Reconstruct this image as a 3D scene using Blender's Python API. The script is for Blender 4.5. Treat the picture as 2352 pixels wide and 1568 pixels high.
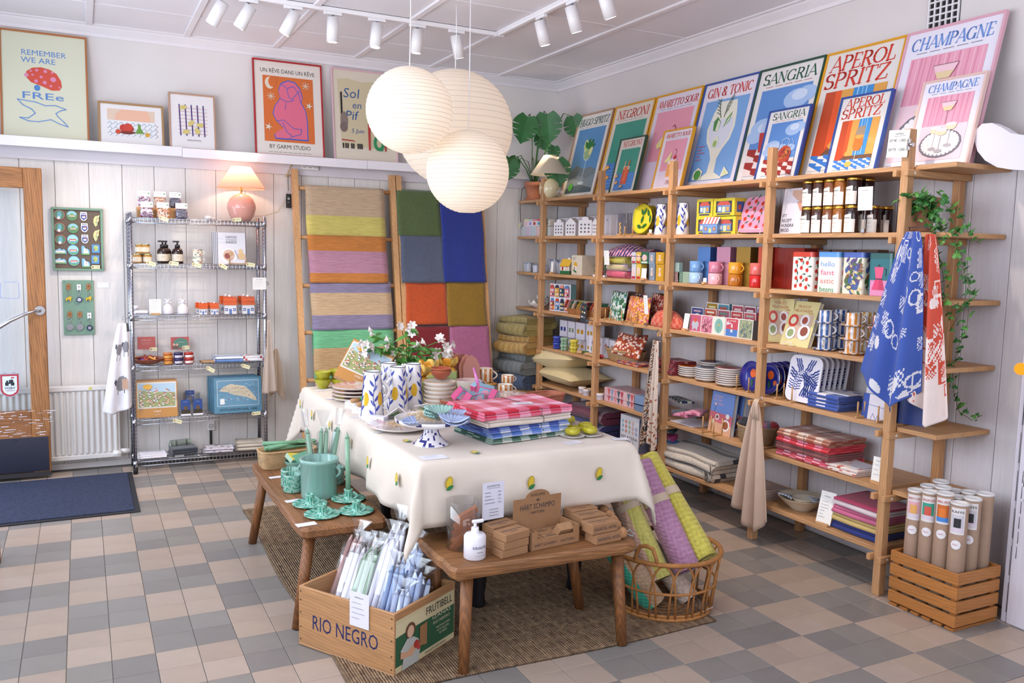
import bpy,math,random
from mathutils import Vector as V,Matrix as M
random.seed(7)
sc=bpy.context.scene;col=sc.collection
for o in list(bpy.data.objects):bpy.data.objects.remove(o)
PI=math.pi;R=math.radians
# ---- camera
CAM=V((.0903,-5.2422,1.5732));FPX=1958.37
CR=M.Rotation(-.4679,3,'Z')@M.Rotation(-.1058,3,'X')@M.Rotation(-.0230,3,'Y')
cd=bpy.data.cameras.new('camera');cam=bpy.data.objects.new('camera',cd);col.objects.link(cam)
cd.sensor_width=36;cd.lens=FPX/2352*36;cd.clip_start=.05
cam.matrix_world=M.Translation(CAM)@(CR@M.Rotation(PI/2,3,'X')).to_4x4()
sc.camera=cam
sc.view_settings.view_transform='Standard';sc.view_settings.look='None'
sc.view_settings.gamma=1;sc.view_settings.use_curve_mapping=False
sc.view_settings.exposure=0.0
cy=sc.cycles;cy.max_bounces=6;cy.diffuse_bounces=3;cy.glossy_bounces=2;cy.transmission_bounces=2;cy.transparent_max_bounces=12;cy.caustics_reflective=False;cy.caustics_refractive=False
# ---- world and daylight
w=bpy.data.worlds.new('sky');sc.world=w;w.use_nodes=True
bg=w.node_tree.nodes['Background'];bg.inputs[0].default_value=(.72,.83,1,1);bg.inputs[1].default_value=1.0
def area(name,loc,rot,sx,sy,power,colr):
 l=bpy.data.lights.new(name,'AREA');l.shape='RECTANGLE';l.size=sx;l.size_y=sy;l.energy=power;l.color=colr
 o=bpy.data.objects.new(name,l);col.objects.link(o);o.location=loc;o.rotation_euler=rot;return o
 # the shop windows in the street wall, and the open doorway beside the back wall
area('daylight_shop_window',(1.45,-6.42,1.85),(R(90),0,0),3.7,1.8,52,(.93,.95,1))
area('daylight_shop_window',(-1.02,-2.6,2.0),(0,R(-90),0),1.6,4.4,128,(.84,.9,1))
area('daylight_doorway',(-1.04,.45,1.05),(0,R(-90),0),1.9,1.0,26,(.66,.78,1))
# ---- pixel helpers (points on real planes)
def _d(px,py):return CR@V(((px-1176)/FPX,1,(784-py)/FPX))
def _pl(px,py,a,v):
 d=_d(px,py);return CAM+d*((v-CAM[a])/d[a])
def on(px,py,z=0.):return _pl(px,py,2,z)
def onx(px,py,x):return _pl(px,py,0,x)
def ony(px,py,y):return _pl(px,py,1,y)
# ---- colour and materials
def lin(c):return c/12.92 if c<=.04045 else((c+.055)/1.055)**2.4
_cc={}
def H(h):
 if not isinstance(h,str):return h
 if h not in _cc:_cc[h]=tuple(lin(int(h[i:i+2],16)/255)for i in(0,2,4))+(1.,)
 return _cc[h]
MT={}
def mat(name,rough=.6,metal=0,spec=.5,vary=.06,vscale=6,bump=None,bstr=.2,bscale=60,stretch=None,grain=0,sheen=0,trans=0,coat=0,rvary=0):
 m=bpy.data.materials.new(name);m.use_nodes=True;nt=m.node_tree;N=nt.nodes;Lk=nt.links.new
 b=N['Principled BSDF'];at=N.new('ShaderNodeAttribute');at.attribute_name='Col'
 tc=N.new('ShaderNodeTexCoord');cur=at.outputs['Color']
 mp=N.new('ShaderNodeMapping');Lk(tc.outputs['Object'],mp.inputs[0])
 if stretch:mp.inputs['Scale'].default_value=stretch
 if vary:
  n=N.new('ShaderNodeTexNoise');n.inputs['Scale'].default_value=vscale;n.inputs['Detail'].default_value=5
  Lk(mp.outputs[0],n.inputs['Vector'])
  r=N.new('ShaderNodeMapRange');r.inputs['From Min'].default_value=.3;r.inputs['From Max'].default_value=.7
  r.inputs['To Min'].default_value=1-vary;r.inputs['To Max'].default_value=1+vary*.6;Lk(n.outputs[0],r.inputs[0])
  x=N.new('ShaderNodeVectorMath');x.operation='SCALE';Lk(cur,x.inputs[0]);Lk(r.outputs[0],x.inputs['Scale']);cur=x.outputs[0]
 if grain:
  wv=N.new('ShaderNodeTexWave');wv.inputs['Scale'].default_value=5.;wv.inputs['Distortion'].default_value=7;wv.inputs['Detail'].default_value=3
  wv.inputs['Detail Scale'].default_value=1.4;wv.bands_direction='DIAGONAL';Lk(mp.outputs[0],wv.inputs['Vector'])
  r=N.new('ShaderNodeMapRange');r.inputs['To Min'].default_value=1-grain;r.inputs['To Max'].default_value=1.04;Lk(wv.outputs[1],r.inputs[0])
  x=N.new('ShaderNodeVectorMath');x.operation='SCALE';Lk(cur,x.inputs[0]);Lk(r.outputs[0],x.inputs['Scale']);cur=x.outputs[0]
 Lk(cur,b.inputs['Base Color'])
 b.inputs['Roughness'].default_value=rough;b.inputs['Metallic'].default_value=metal;b.inputs['Specular IOR Level'].default_value=spec
 b.inputs['Sheen Weight'].default_value=sheen;b.inputs['Coat Weight'].default_value=coat;b.inputs['Transmission Weight'].default_value=trans
 if bump:
  if bump=='noise':
   n=N.new('ShaderNodeTexNoise');n.inputs['Scale'].default_value=bscale;n.inputs['Detail'].default_value=4;Lk(mp.outputs[0],n.inputs['Vector']);out=n.outputs[0]
  elif bump=='weave':
   a=N.new('ShaderNodeTexWave');c=N.new('ShaderNodeTexWave');a.bands_direction='X';c.bands_direction='Z'
   for q in(a,c):q.inputs['Scale'].default_value=bscale;q.inputs['Distortion'].default_value=1.5;Lk(mp.outputs[0],q.inputs['Vector'])
   n=N.new('ShaderNodeMath');n.operation='ADD';Lk(a.outputs[1],n.inputs[0]);Lk(c.outputs[1],n.inputs[1]);out=n.outputs[0]
  else:
   n=N.new('ShaderNodeTexWave');n.bands_direction=bump;n.inputs['Scale'].default_value=bscale;n.inputs['Distortion'].default_value=3;n.inputs['Detail'].default_value=3;n.inputs['Detail Scale'].default_value=6;Lk(mp.outputs[0],n.inputs['Vector']);out=n.outputs[1]
  bp=N.new('ShaderNodeBump');bp.inputs['Strength'].default_value=bstr;bp.inputs['Distance'].default_value=.01
  Lk(out,bp.inputs['Height']);Lk(bp.outputs[0],b.inputs['Normal'])
 MT[name]=m;return m
mat('paint',.55,bump='noise',bstr=.05,bscale=30,vary=.05,vscale=3)
mat('plaster',.8,bump='noise',bstr=.06,bscale=14,vary=.05,vscale=1.6)
mat('plank_paint',.5,bump='noise',bstr=.12,bscale=30,vary=.06,vscale=8,stretch=(9,9,.6))
mat('matte',.75,vary=.04,vscale=20)
mat('paper',.7,vary=.02,vscale=15)
mat('framed',.45,vary=0,coat=.12)
mat('satin',.38,vary=.03)
mat('gloss',.12,vary=.03,coat=.3)
mat('lacquer',.3,vary=.02,coat=.2)
mat('chrome',.18,metal=1,vary=.03)
mat('steel',.32,metal=1,vary=.05)
mat('brass',.25,metal=1,vary=.05)
mat('black_metal',.4,metal=.3)
for k,s in(('x',(.7,9,9)),('y',(9,.7,9)),('z',(9,9,.7))):
 mat('pine_'+k,.5,vary=.13,vscale=2.2,stretch=s,grain=.16,bump='noise',bstr=.05,bscale=6)
 mat('oldwood_'+k,.55,vary=.3,vscale=2.6,stretch=s,grain=.34,bump='noise',bstr=.25,bscale=7)
mat('cloth',.9,vary=.05,vscale=14,bump='weave',bstr=.12,bscale=110,sheen=.15)
mat('linen',.9,vary=.05,vscale=5,bump='noise',bstr=.15,bscale=9,sheen=.1)
mat('wool',.95,vary=.14,vscale=70,bump='noise',bstr=.5,bscale=160,sheen=.4)
mat('twill',.95,vary=.10,vscale=60,bump='weave',bstr=.6,bscale=42,sheen=.3)
mat('ragweave',.95,vary=.16,vscale=40,stretch=(.35,1,3),bump='Z',bstr=.35,bscale=9,sheen=.2)
mat('rugroll',.95,vary=.18,vscale=60,bump='weave',bstr=.3,bscale=20,sheen=.2)
mat('jute',.95,vary=.35,vscale=55,bump='weave',bstr=1.,bscale=30)
mat('wicker',.7,vary=.2,vscale=30)
mat('kraft',.8,vary=.07,vscale=30)
mat('clay',.85,vary=.15,vscale=14)
mat('leaf',.4,vary=.25,vscale=12,spec=.4)
mat('petal',.7,vary=.05)
mat('cork',.85,vary=.35,vscale=120)
mat('tile',.35,vary=.07,vscale=9,bump='noise',bstr=.03,bscale=90)
mat('carpet',1,vary=.55,vscale=130,bump='noise',bstr=1.,bscale=180,stretch=(.5,1,1))
mat('wax',.35,vary=.02,coat=.1)
def special(name,fn):
 m=bpy.data.materials.new(name);m.use_nodes=True;nt=m.node_tree;nt.nodes.clear()
 out=nt.nodes.new('ShaderNodeOutputMaterial');nt.links.new(fn(nt),out.inputs[0]);MT[name]=m
def _glass(tint,frac):
 def f(nt):
  N=nt.nodes;t=N.new('ShaderNodeBsdfTransparent');t.inputs[0].default_value=tint;g=N.new('ShaderNodeBsdfGlossy');g.inputs['Roughness'].default_value=.06
  lw=N.new('ShaderNodeLayerWeight');lw.inputs[0].default_value=.25;k=N.new('ShaderNodeMath');k.operation='MULTIPLY_ADD';k.inputs[1].default_value=frac;k.inputs[2].default_value=frac*.12;m=N.new('ShaderNodeMixShader')
  nt.links.new(lw.outputs['Facing'],k.inputs[0]);nt.links.new(k.outputs[0],m.inputs[0]);nt.links.new(t.outputs[0],m.inputs[1]);nt.links.new(g.outputs[0],m.inputs[2]);return m.outputs[0]
 return f
special('glass',_glass((.985,.99,.99,1),.5));special('pane',_glass((.97,.985,.99,1),.35));special('film',_glass((.97,.98,.99,1),.5))
def _shade(cr,thick,pale):
 def f(nt):
  N=nt.nodes;a=N.new('ShaderNodeAttribute');a.attribute_name='Col';d=N.new('ShaderNodeBsdfDiffuse');t=N.new('ShaderNodeBsdfTranslucent')
  n=N.new('ShaderNodeTexNoise');n.inputs['Scale'].default_value=14;n.inputs['Detail'].default_value=6;bp=N.new('ShaderNodeBump');bp.inputs['Strength'].default_value=.25;bp.inputs['Distance'].default_value=.01
  nt.links.new(n.outputs[0],bp.inputs['Height']);nt.links.new(bp.outputs[0],d.inputs['Normal'])
  nt.links.new(a.outputs['Color'],d.inputs[0]);nt.links.new(a.outputs['Color'],t.inputs[0])
  m=N.new('ShaderNodeMixShader');m.inputs[0].default_value=thick;nt.links.new(d.outputs[0],m.inputs[1]);nt.links.new(t.outputs[0],m.inputs[2]);return m.outputs[0]
 return f
special('lantern_paper',_shade(None,.5,None));special('shade_fabric',_shade(None,.45,None))
def _emit(c,s):
 def f(nt):
  e=nt.nodes.new('ShaderNodeEmission');e.inputs[0].default_value=c;e.inputs[1].default_value=s;return e.outputs[0]
 return f
special('bulb',_emit((1,.87,.7,1),14));special('spot_lens',_emit((1,.86,.7,1),12));special('orange_bulb',_emit((1,.28,.02,1),1.6))
# ---- mesh builder
class MB:
 def __init__(s):s.v=[];s.f=[];s.c=[];s.sm=[];s.m=M.Identity(4)
 def at(s,loc=(0,0,0),rot=(0,0,0),sc_=None):
  s.m=M.Translation(V(loc))@M.Rotation(rot[2],4,'Z')@M.Rotation(rot[1],4,'Y')@M.Rotation(rot[0],4,'X')
  if sc_:s.m=s.m@M.Diagonal((*sc_,1))
  return s
 def p(s,*pts):
  i=len(s.v);s.v+=[s.m@V(q)for q in pts];return i
 def face(s,idx,c,sm=False):s.f.append(tuple(idx));s.c.append(H(c));s.sm.append(sm)
 def quad(s,a,b,c_,d,c,sm=False):
  i=s.p(a,b,c_,d);s.face((i,i+1,i+2,i+3),c,sm)
 def box(s,x0,x1,y0,y1,z0,z1,c,b=0,cols=None):
  if b<=0:
   i=s.p((x0,y0,z0),(x1,y0,z0),(x1,y1,z0),(x0,y1,z0),(x0,y0,z1),(x1,y0,z1),(x1,y1,z1),(x0,y1,z1))
   for k,q in enumerate(((3,2,1,0),(4,5,6,7),(0,1,5,4),(1,2,6,5),(2,3,7,6),(3,0,4,7))):
    s.face([i+a for a in q],(cols or{}).get(k,c))
   return s
  b=min(b,(x1-x0)*.45,(y1-y0)*.45,(z1-z0)*.45);X=(x0,x1);Y=(y0,y1);Z=(z0,z1);I={}
  for a in(0,1):
   for e in(0,1):
    for g in(0,1):
     sx,sy,sz=(1-2*a)*b,(1-2*e)*b,(1-2*g)*b
     I[a,e,g]=s.p((X[a],Y[e]+sy,Z[g]+sz),(X[a]+sx,Y[e],Z[g]+sz),(X[a]+sx,Y[e]+sy,Z[g]))
  def q(l,cc):s.face([I[k]+n for k,n in l],cc)
  C=cols or{}
  q([((0,1,0),2),((1,1,0),2),((1,0,0),2),((0,0,0),2)],C.get(0,c));q([((0,0,1),2),((1,0,1),2),((1,1,1),2),((0,1,1),2)],C.get(1,c))
  q([((0,0,0),1),((1,0,0),1),((1,0,1),1),((0,0,1),1)],C.get(2,c));q([((1,1,0),1),((0,1,0),1),((0,1,1),1),((1,1,1),1)],C.get(4,c))
  q([((1,0,0),0),((1,1,0),0),((1,1,1),0),((1,0,1),0)],C.get(3,c));q([((0,1,0),0),((0,0,0),0),((0,0,1),0),((0,1,1),0)],C.get(5,c))
  for a in(0,1):
   for e in(0,1):
    l=[((a,e,0),0),((a,e,0),1),((a,e,1),1),((a,e,1),0)];q(l if(a+e)%2==0 else l[::-1],c)
    l=[((a,0,e),0),((a,1,e),0),((a,1,e),2),((a,0,e),2)];q(l if(a+e)%2==1 else l[::-1],c)
    l=[((0,a,e),1),((1,a,e),1),((1,a,e),2),((0,a,e),2)];q(l if(a+e)%2==0 else l[::-1],c)
    for g in(0,1):
     l=[((a,e,g),0),((a,e,g),1),((a,e,g),2)];q(l if(a+e+g)%2==1 else l[::-1],c)
  return s
 def ring(s,cen,ax,r,n,ph=0,up=None):
  ax=V(ax).normalized();u=(V(up)if up else(V((0,0,1))if abs(ax.z)<.9 else V((1,0,0))));u=(u-ax*u.dot(ax)).normalized();w_=ax.cross(u)
  return s.p(*[V(cen)+(u*math.cos(ph+2*PI*k/n)+w_*math.sin(ph+2*PI*k/n))*r for k in range(n)])
 def strip(s,a,b,n,c,sm=True,closed=True):
  for k in range(n if closed else n-1):j=(k+1)%n;s.face((a+k,a+j,b+j,b+k),c,sm)
 def cyl(s,p0,p1,r0,r1=None,n=12,c='ffffff',caps=True,ph=0,sm=True):
  r1=r0 if r1 is None else r1;ax=V(p1)-V(p0);a=s.ring(p0,ax,r0,n,ph);b=s.ring(p1,ax,r1,n,ph);s.strip(a,b,n,c,sm)
  if caps:s.face([a+k for k in range(n)][::-1],c);s.face([b+k for k in range(n)],c)
  return s
 def tube(s,pts,r,n=6,c='ffffff',caps=True,closed=False):
  P=[V(q)for q in pts];L=len(P);rr=r if isinstance(r,(list,tuple))else[r]*L;rings=[];u=None
  for k in range(L):
   t=(P[(k+1)%L]-P[k-1])if(closed or 0<k<L-1)else(P[1]-P[0]if k==0 else P[-1]-P[-2])
   if t.length<1e-9:t=V((0,0,1))
   t.normalize()
   if u is None:u=V((0,0,1))if abs(t.z)<.9 else V((1,0,0))
   u=u-t*u.dot(t)
   u=u.normalized()if u.length>1e-6 else t.orthogonal().normalized()
   w_=t.cross(u);rings.append(s.p(*[P[k]+(u*math.cos(2*PI*j/n)+w_*math.sin(2*PI*j/n))*rr[k]for j in range(n)]))
  for k in range(L if closed else L-1):s.strip(rings[k],rings[(k+1)%L],n,c)
  if caps and not closed:s.face([rings[0]+j for j in range(n)][::-1],c);s.face([rings[-1]+j for j in range(n)],c)
  return s
 def lathe(s,prof,n=20,c='ffffff',cen=(0,0,0),cf=None,rf=None,caps=True,sm=True):
  rings=[]
  for k,(r,z)in enumerate(prof):
   rings.append(s.p(*[(cen[0]+(r*(rf(2*PI*j/n,k)if rf else 1))*math.cos(2*PI*j/n),cen[1]+(r*(rf(2*PI*j/n,k)if rf else 1))*math.sin(2*PI*j/n),cen[2]+z)for j in range(n)]))
  for k in range(len(prof)-1):
   for j in range(n):i=(j+1)%n;s.face((rings[k]+j,rings[k]+i,rings[k+1]+i,rings[k+1]+j),cf(k,j)if cf else c,sm)
  if caps:
   if prof[0][0]>1e-5:s.face([rings[0]+j for j in range(n)][::-1],cf(0,0)if cf else c)
   if prof[-1][0]>1e-5:s.face([rings[-1]+j for j in range(n)],cf(len(prof)-2,0)if cf else c)
  return s
 def ball(s,cen,r,n=12,c='ffffff',sq=(1,1,1)):
  m=max(4,n//2);rings=[]
  for k in range(m+1):
   t=-PI/2+PI*k/m;rings.append(s.p(*[(cen[0]+r*sq[0]*math.cos(t)*math.cos(2*PI*j/n),cen[1]+r*sq[1]*math.cos(t)*math.sin(2*PI*j/n),cen[2]+r*sq[2]*math.sin(t))for j in range(n)]))
  for k in range(m):s.strip(rings[k],rings[k+1],n,c)
  return s
 def grid(s,fn,nu,nv,c,cf=None,thick=0,sm=True):
  def sheet(off):
   P=[[V(fn(i/nu,j/nv))for j in range(nv+1)]for i in range(nu+1)]
   if off:
    Q=[]
    for i in range(nu+1):
     row=[]
     for j in range(nv+1):
      a=P[min(i+1,nu)][j]-P[max(i-1,0)][j];b=P[i][min(j+1,nv)]-P[i][max(j-1,0)];n_=a.cross(b)
      row.append(P[i][j]+(n_.normalized()if n_.length>1e-12 else V((0,0,1)))*off)
     Q.append(row)
    P=Q
   return s.p(*[P[i][j]for i in range(nu+1)for j in range(nv+1)])
  W=nv+1;a=sheet(0);cl=lambda i,j:cf((i+.5)/nu,(j+.5)/nv)if cf else c
  for i in range(nu):
   for j in range(nv):
    k=a+i*W+j;s.face((k,k+W,k+W+1,k+1),cl(i,j),sm)
  if thick:
   b=sheet(-thick)
   for i in range(nu):
    for j in range(nv):
     k=b+i*W+j;s.face((k,k+1,k+W+1,k+W),cl(i,j),sm)
   for i in range(nu):
    for j0 in(0,nv):
     k,l=a+i*W+j0,b+i*W+j0;q=(k,l,l+W,k+W);s.face(q if j0==0 else q[::-1],cl(i,min(j0,nv-1)))
   for j in range(nv):
    for i0 in(0,nu):
     k,l=a+i0*W+j,b+i0*W+j;q=(k,k+1,l+1,l);s.face(q if i0==0 else q[::-1],cl(min(i0,nu-1),j))
  return s
 def prism(s,pts,z0,z1,c,side=None):
  n=len(pts);a=s.p(*[(x,y,z0)for x,y in pts]);b=s.p(*[(x,y,z1)for x,y in pts])
  s.face([a+k for k in range(n)][::-1],c);s.face([b+k for k in range(n)],c)
  for k in range(n):j=(k+1)%n;s.face((a+k,a+j,b+j,b+k),side or c)
  return s
 def obj(s,name,m='matte',parent=None,label=None,cat=None,group=None,kind=None,loc=None,rot=None):
  me=bpy.data.meshes.new(name);me.from_pydata([tuple(q)for q in s.v],[],s.f)
  at=me.color_attributes.new('Col','FLOAT_COLOR','CORNER');buf=[]
  for f,c in zip(s.f,s.c):buf+=list(c)*len(f)
  at.data.foreach_set('color',buf);me.polygons.foreach_set('use_smooth',s.sm);me.materials.append(MT[m]);me.update()
  return link(name,me,parent,label,cat,group,kind,loc,rot)
def link(name,data,parent=None,label=None,cat=None,group=None,kind=None,loc=None,rot=None):
 o=bpy.data.objects.new(name,data);col.objects.link(o)
 if parent:o.parent=parent
 if label:o['label']=label
 if cat:o['category']=cat
 if group:o['group']=group
 if kind:o['kind']=kind
 if loc is not None:o.location=loc
 if rot is not None:o.rotation_euler=rot
 return o
def T(name,label,cat,loc=(0,0,0),rz=0,group=None,rot=None):return link(name,None,None,label,cat,group,None,loc,rot or(0,0,rz))
def dup(o,loc=None,rot=None,label=None,group=None,parent=None):
 c=o.copy();col.objects.link(c);c.parent=parent
 if loc is not None:c.location=loc
 if rot is not None:c.rotation_euler=rot if not isinstance(rot,(int,float))else(0,0,rot)
 if label:c['label']=label
 if group:c['group']=group
 for ch in list(o.children):dup(ch,parent=c)
 return c
 # ---- flat print: 2-D drawing on a plane (u right, v up)
_tx={}
def textmesh(t,shear=0,bold=0):
 k=(t,shear,bold)
 if k not in _tx:
  cu=bpy.data.curves.new('t','FONT');cu.body=t;cu.shear=shear;cu.resolution_u=2
  o=bpy.data.objects.new('t',cu);col.objects.link(o);me=bpy.data.meshes.new_from_object(o.evaluated_get(bpy.context.evaluated_depsgraph_get())if False else o)
  vs=[tuple(q.co[:2])for q in me.vertices];fs=[tuple(p.vertices)for p in me.polygons]
  bpy.data.objects.remove(o);bpy.data.curves.remove(cu);bpy.data.meshes.remove(me)
  xs=[q[0]for q in vs]or[0,1];_tx[k]=(vs,fs,min(xs),max(xs))
 return _tx[k]
class Dr:
 """draws on the plane through o with axes ux, uy (unit vectors)"""
 def __init__(s,mb,o,ux,uy,lay=.0004,step=.0003):s.mb=mb;s.o=V(o);s.ux=V(ux).normalized();s.uy=V(uy).normalized();s.n=s.ux.cross(s.uy);s.l=lay;s.st=step
 def P(s,x,y):return s.o+s.ux*x+s.uy*y+s.n*s.l
 def up(s):s.l+=s.st
 def poly(s,pts,c):
  i=s.mb.p(*[s.P(*q)for q in pts]);s.mb.face(range(i,i+len(pts)),c);s.up();return s
 def rect(s,x0,y0,x1,y1,c):return s.poly([(x0,y0),(x1,y0),(x1,y1),(x0,y1)],c)
 def disc(s,x,y,r,c,ry=None,n=16,a=0,a0=0,a1=2*PI):
  ry=ry or r;ca,sa=math.cos(a),math.sin(a);pts=[]
  for k in range(n+(0 if a1-a0>6.28 else 1)):
   t=a0+(a1-a0)*k/n;u,v=r*math.cos(t),ry*math.sin(t);pts.append((x+u*ca-v*sa,y+u*sa+v*ca))
  return s.poly(pts,c)
 def line(s,pts,wd,c):
  for k in range(len(pts)-1):
   (x0,y0),(x1,y1)=pts[k],pts[k+1];d=math.hypot(x1-x0,y1-y0)or 1e-9;nx,ny=-(y1-y0)/d*wd/2,(x1-x0)/d*wd/2
   ex,ey=(x1-x0)/d*wd*.3,(y1-y0)/d*wd*.3
   i=s.mb.p(s.P(x0-ex+nx,y0-ey+ny),s.P(x0-ex-nx,y0-ey-ny),s.P(x1+ex-nx,y1+ey-ny),s.P(x1+ex+nx,y1+ey+ny));s.mb.face((i,i+1,i+2,i+3),c)
  s.up();return s
 def leaf(s,x,y,ln,wd,a,c):return s.poly([(x+math.cos(a)*ln*t-math.sin(a)*wd*q,y+math.sin(a)*ln*t+math.cos(a)*wd*q)for t,q in((0,0),(.25,-.4),(.55,-.5),(.85,-.25),(1,0),(.85,.25),(.55,.5),(.25,.4))],c)
 def text(s,t,x,y,wd=None,ht=.02,c='222222',al='c',shear=0,bold=0):
  vs,fs,x0,x1=textmesh(t,shear,bold);sy=ht/.7;sx=sy if wd is None else wd/max(1e-6,x1-x0);W=(x1-x0)*sx
  ox=x-(W/2 if al=='c' else 0 if al=='l' else W);i=s.mb.p(*[s.P(ox+(q[0]-x0)*sx,y+q[1]*sy)for q in vs])
  for f in fs:s.mb.face([i+k for k in f],c)
  s.up();return s
 def scrawl(s,x,y,wd,ht,c='333333',seed=0,lw=None):
  rr=random.Random(seed);pts=[(x,y)];n=max(4,int(wd/ht*2.2))
  for k in range(1,n):pts.append((x+wd*k/n,y+ht*(.5 if k%2 else-.2)*rr.uniform(.3,1)))
  return s.line(pts,lw or ht*.18,c)
  # a small high-contrast serif alphabet for the poster titles: l = line(thick 1/0), a = arc, s = serif
GL={'A':(.78,'l0 .03 0 .4 1|l1 .4 1 .75 0|l0 .16 .34 .6 .34|s .04 0|s .74 0'),'C':(.8,'a .44 .5 .36 .47 50 310|l0 .68 .7 .68 .95'),'E':(.64,'l1 .16 0 .16 1|l0 .08 .97 .56 .97|l0 .08 .03 .6 .03|l0 .16 .52 .46 .52|l0 .56 .97 .56 .78|l0 .6 .03 .6 .24'),'G':(.86,'a .44 .5 .36 .47 48 330|l0 .7 .72 .7 .95|l1 .74 .06 .74 .42|s .74 .42'),'H':(.84,'l1 .16 0 .16 1|l1 .68 0 .68 1|l0 .16 .5 .68 .5|s .16 0|s .16 1|s .68 0|s .68 1'),'I':(.34,'l1 .17 0 .17 1|s .17 0|s .17 1'),'L':(.62,'l1 .16 0 .16 1|s .16 1|l0 .06 .03 .58 .03|l0 .58 .03 .58 .26'),'M':(1.,'l0 .14 0 .14 1|l1 .14 1 .5 .1|l0 .5 .1 .86 1|l1 .86 0 .86 1|s .14 0|s .86 0|s .08 1|s .9 1'),'N':(.84,'l0 .14 0 .14 1|l1 .14 1 .7 0|l0 .7 0 .7 1|s .14 0|s .08 1|s .7 1'),'O':(.88,'a .44 .5 .37 .47 0 360'),'P':(.68,'l1 .16 0 .16 1|s .16 0|l0 .06 .97 .34 .97|a .34 .73 .26 .24 -90 90|l0 .16 .49 .34 .49'),'R':(.76,'l1 .16 0 .16 1|s .16 0|l0 .06 .97 .34 .97|a .34 .74 .25 .23 -90 90|l0 .16 .51 .34 .51|l1 .36 .5 .66 0|s .68 0'),'S':(.62,'a .3 .74 .22 .23 30 270|a .32 .27 .24 .24 -150 90|l0 .52 .78 .52 .97|l0 .08 .03 .08 .24'),'T':(.74,'l1 .37 0 .37 1|s .37 0|l0 .04 .97 .7 .97|l0 .04 .97 .04 .76|l0 .7 .97 .7 .76'),'U':(.82,'l1 .16 .34 .16 1|a .4 .34 .24 .32 180 360|l0 .64 .34 .64 1|s .16 1|s .64 1'),'Z':(.7,'l0 .08 .97 .62 .97|l1 .62 .97 .08 .03|l0 .08 .03 .64 .03|l0 .08 .97 .08 .76|l0 .64 .03 .64 .26'),'&':(.84,'a .36 .76 .18 .2 -60 250|a .32 .27 .26 .25 60 330|l1 .22 .66 .72 .02|l0 .54 .1 .74 .42'),' ':(.34,'')}
def serif(d,t,x,y,wd,ht,c,shear=.18):
 tot=sum(GL[k][0]for k in t);sx=wd/tot;ox=x-wd/2
 def pt(u,v):return(ox+u*sx+shear*v*ht*.5-shear*ht*.25,y+v*ht)
 for k in t:
  w_,src=GL[k]
  for st in filter(None,src.split('|')):
   q=st.split();a=[float(z)for z in q[1:]];tk={'l1':.17,'l0':.075}.get(q[0],.06)
   if q[0]=='s':d.line([pt(a[0]-.12,a[1]*.94+.03),pt(a[0]+.12,a[1]*.94+.03)],.05*ht,c)
   elif q[0]=='a':
    n=14;A=[R(a[4]+(a[5]-a[4])*i/n)for i in range(n+1)]
    outr=[pt(a[0]+a[2]*math.cos(z),a[1]+a[3]*math.sin(z))for z in A]
    for i in range(n):
     wv=(.07+.11*abs(math.cos((A[i]+A[i+1])/2))**1.5)*ht;d.line([outr[i],outr[i+1]],min(wv,sx*.2),c);d.l-=d.st
    d.up()
   else:d.line([pt(a[0],a[1]),pt(a[2],a[3])],min(tk*ht,tk*sx*1.15),c)
   d.l-=d.st
  ox+=w_*sx
 d.up();d.up()
 # ======= the room
XL,XR,YF,YB,ZC=-1.08,3.806,-6.5,1.287,3.03
TP=.1525
wht,lilac='e9e3e0','dcd6da'
fl=MB();fl.box(XL-.1,XR+.1,YF-.1,YB+.15,-.1,-.003,'6f675f');fl=fl.obj('floor','matte',kind='structure')
def infr(p):
 q=(p-CAM)@CR
 return q.y>.1 and-60<1176+FPX*q.x/q.y<2410 and 784-FPX*q.z/q.y<1620
def covered(x,y):return(.93<x<2.42 and-2.4<y<-.2)or(-1<x<.34 and .08<y<1.0)or(3.37<x<3.67 and-3<y<-2.65)
tl=[]
for i in range(int(XL/TP)-1,int(XR/TP)+1):
 for j in range(int(YF/TP)-1,int(YB/TP)+1):
  x,y=(i+.5)*TP,(j+.5)*TP
  if XL<x<XR and YF<y<YB:tl.append((0 if infr(V((x,y,0)))and not covered(x,y)else 1,(V((x,y,0))-CAM).length,i,j))
tl.sort();g=.0012
def tilebox(b,x,y,c):b.box(x+g,x+TP-g,y+g,y+TP-g,-.012,0,c,.0012)
LT=['a89689','ad9b8e','a49285','aa9889'];GT=['837e7a','898480','7e7976','86817c']
var={}
for p in(0,1):
 for k in range(4):
  b=MB();tilebox(b,0,0,(LT if p==0 else GT)[k]);o=b.obj('tile','tile');var[p,k]=o.data;bpy.data.objects.remove(o)
rest=MB()
for n,(_,_,i,j)in enumerate(tl):
 p=((i//2)+(j//2))%2;k=random.randrange(4)
 if n<300:link('tile',var[p,k],fl,loc=(i*TP,j*TP,0))
 else:tilebox(rest,i*TP,j*TP,(LT if p==0 else GT)[k])
rest.obj('tile_field','tile',fl,kind='stuff')
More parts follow.
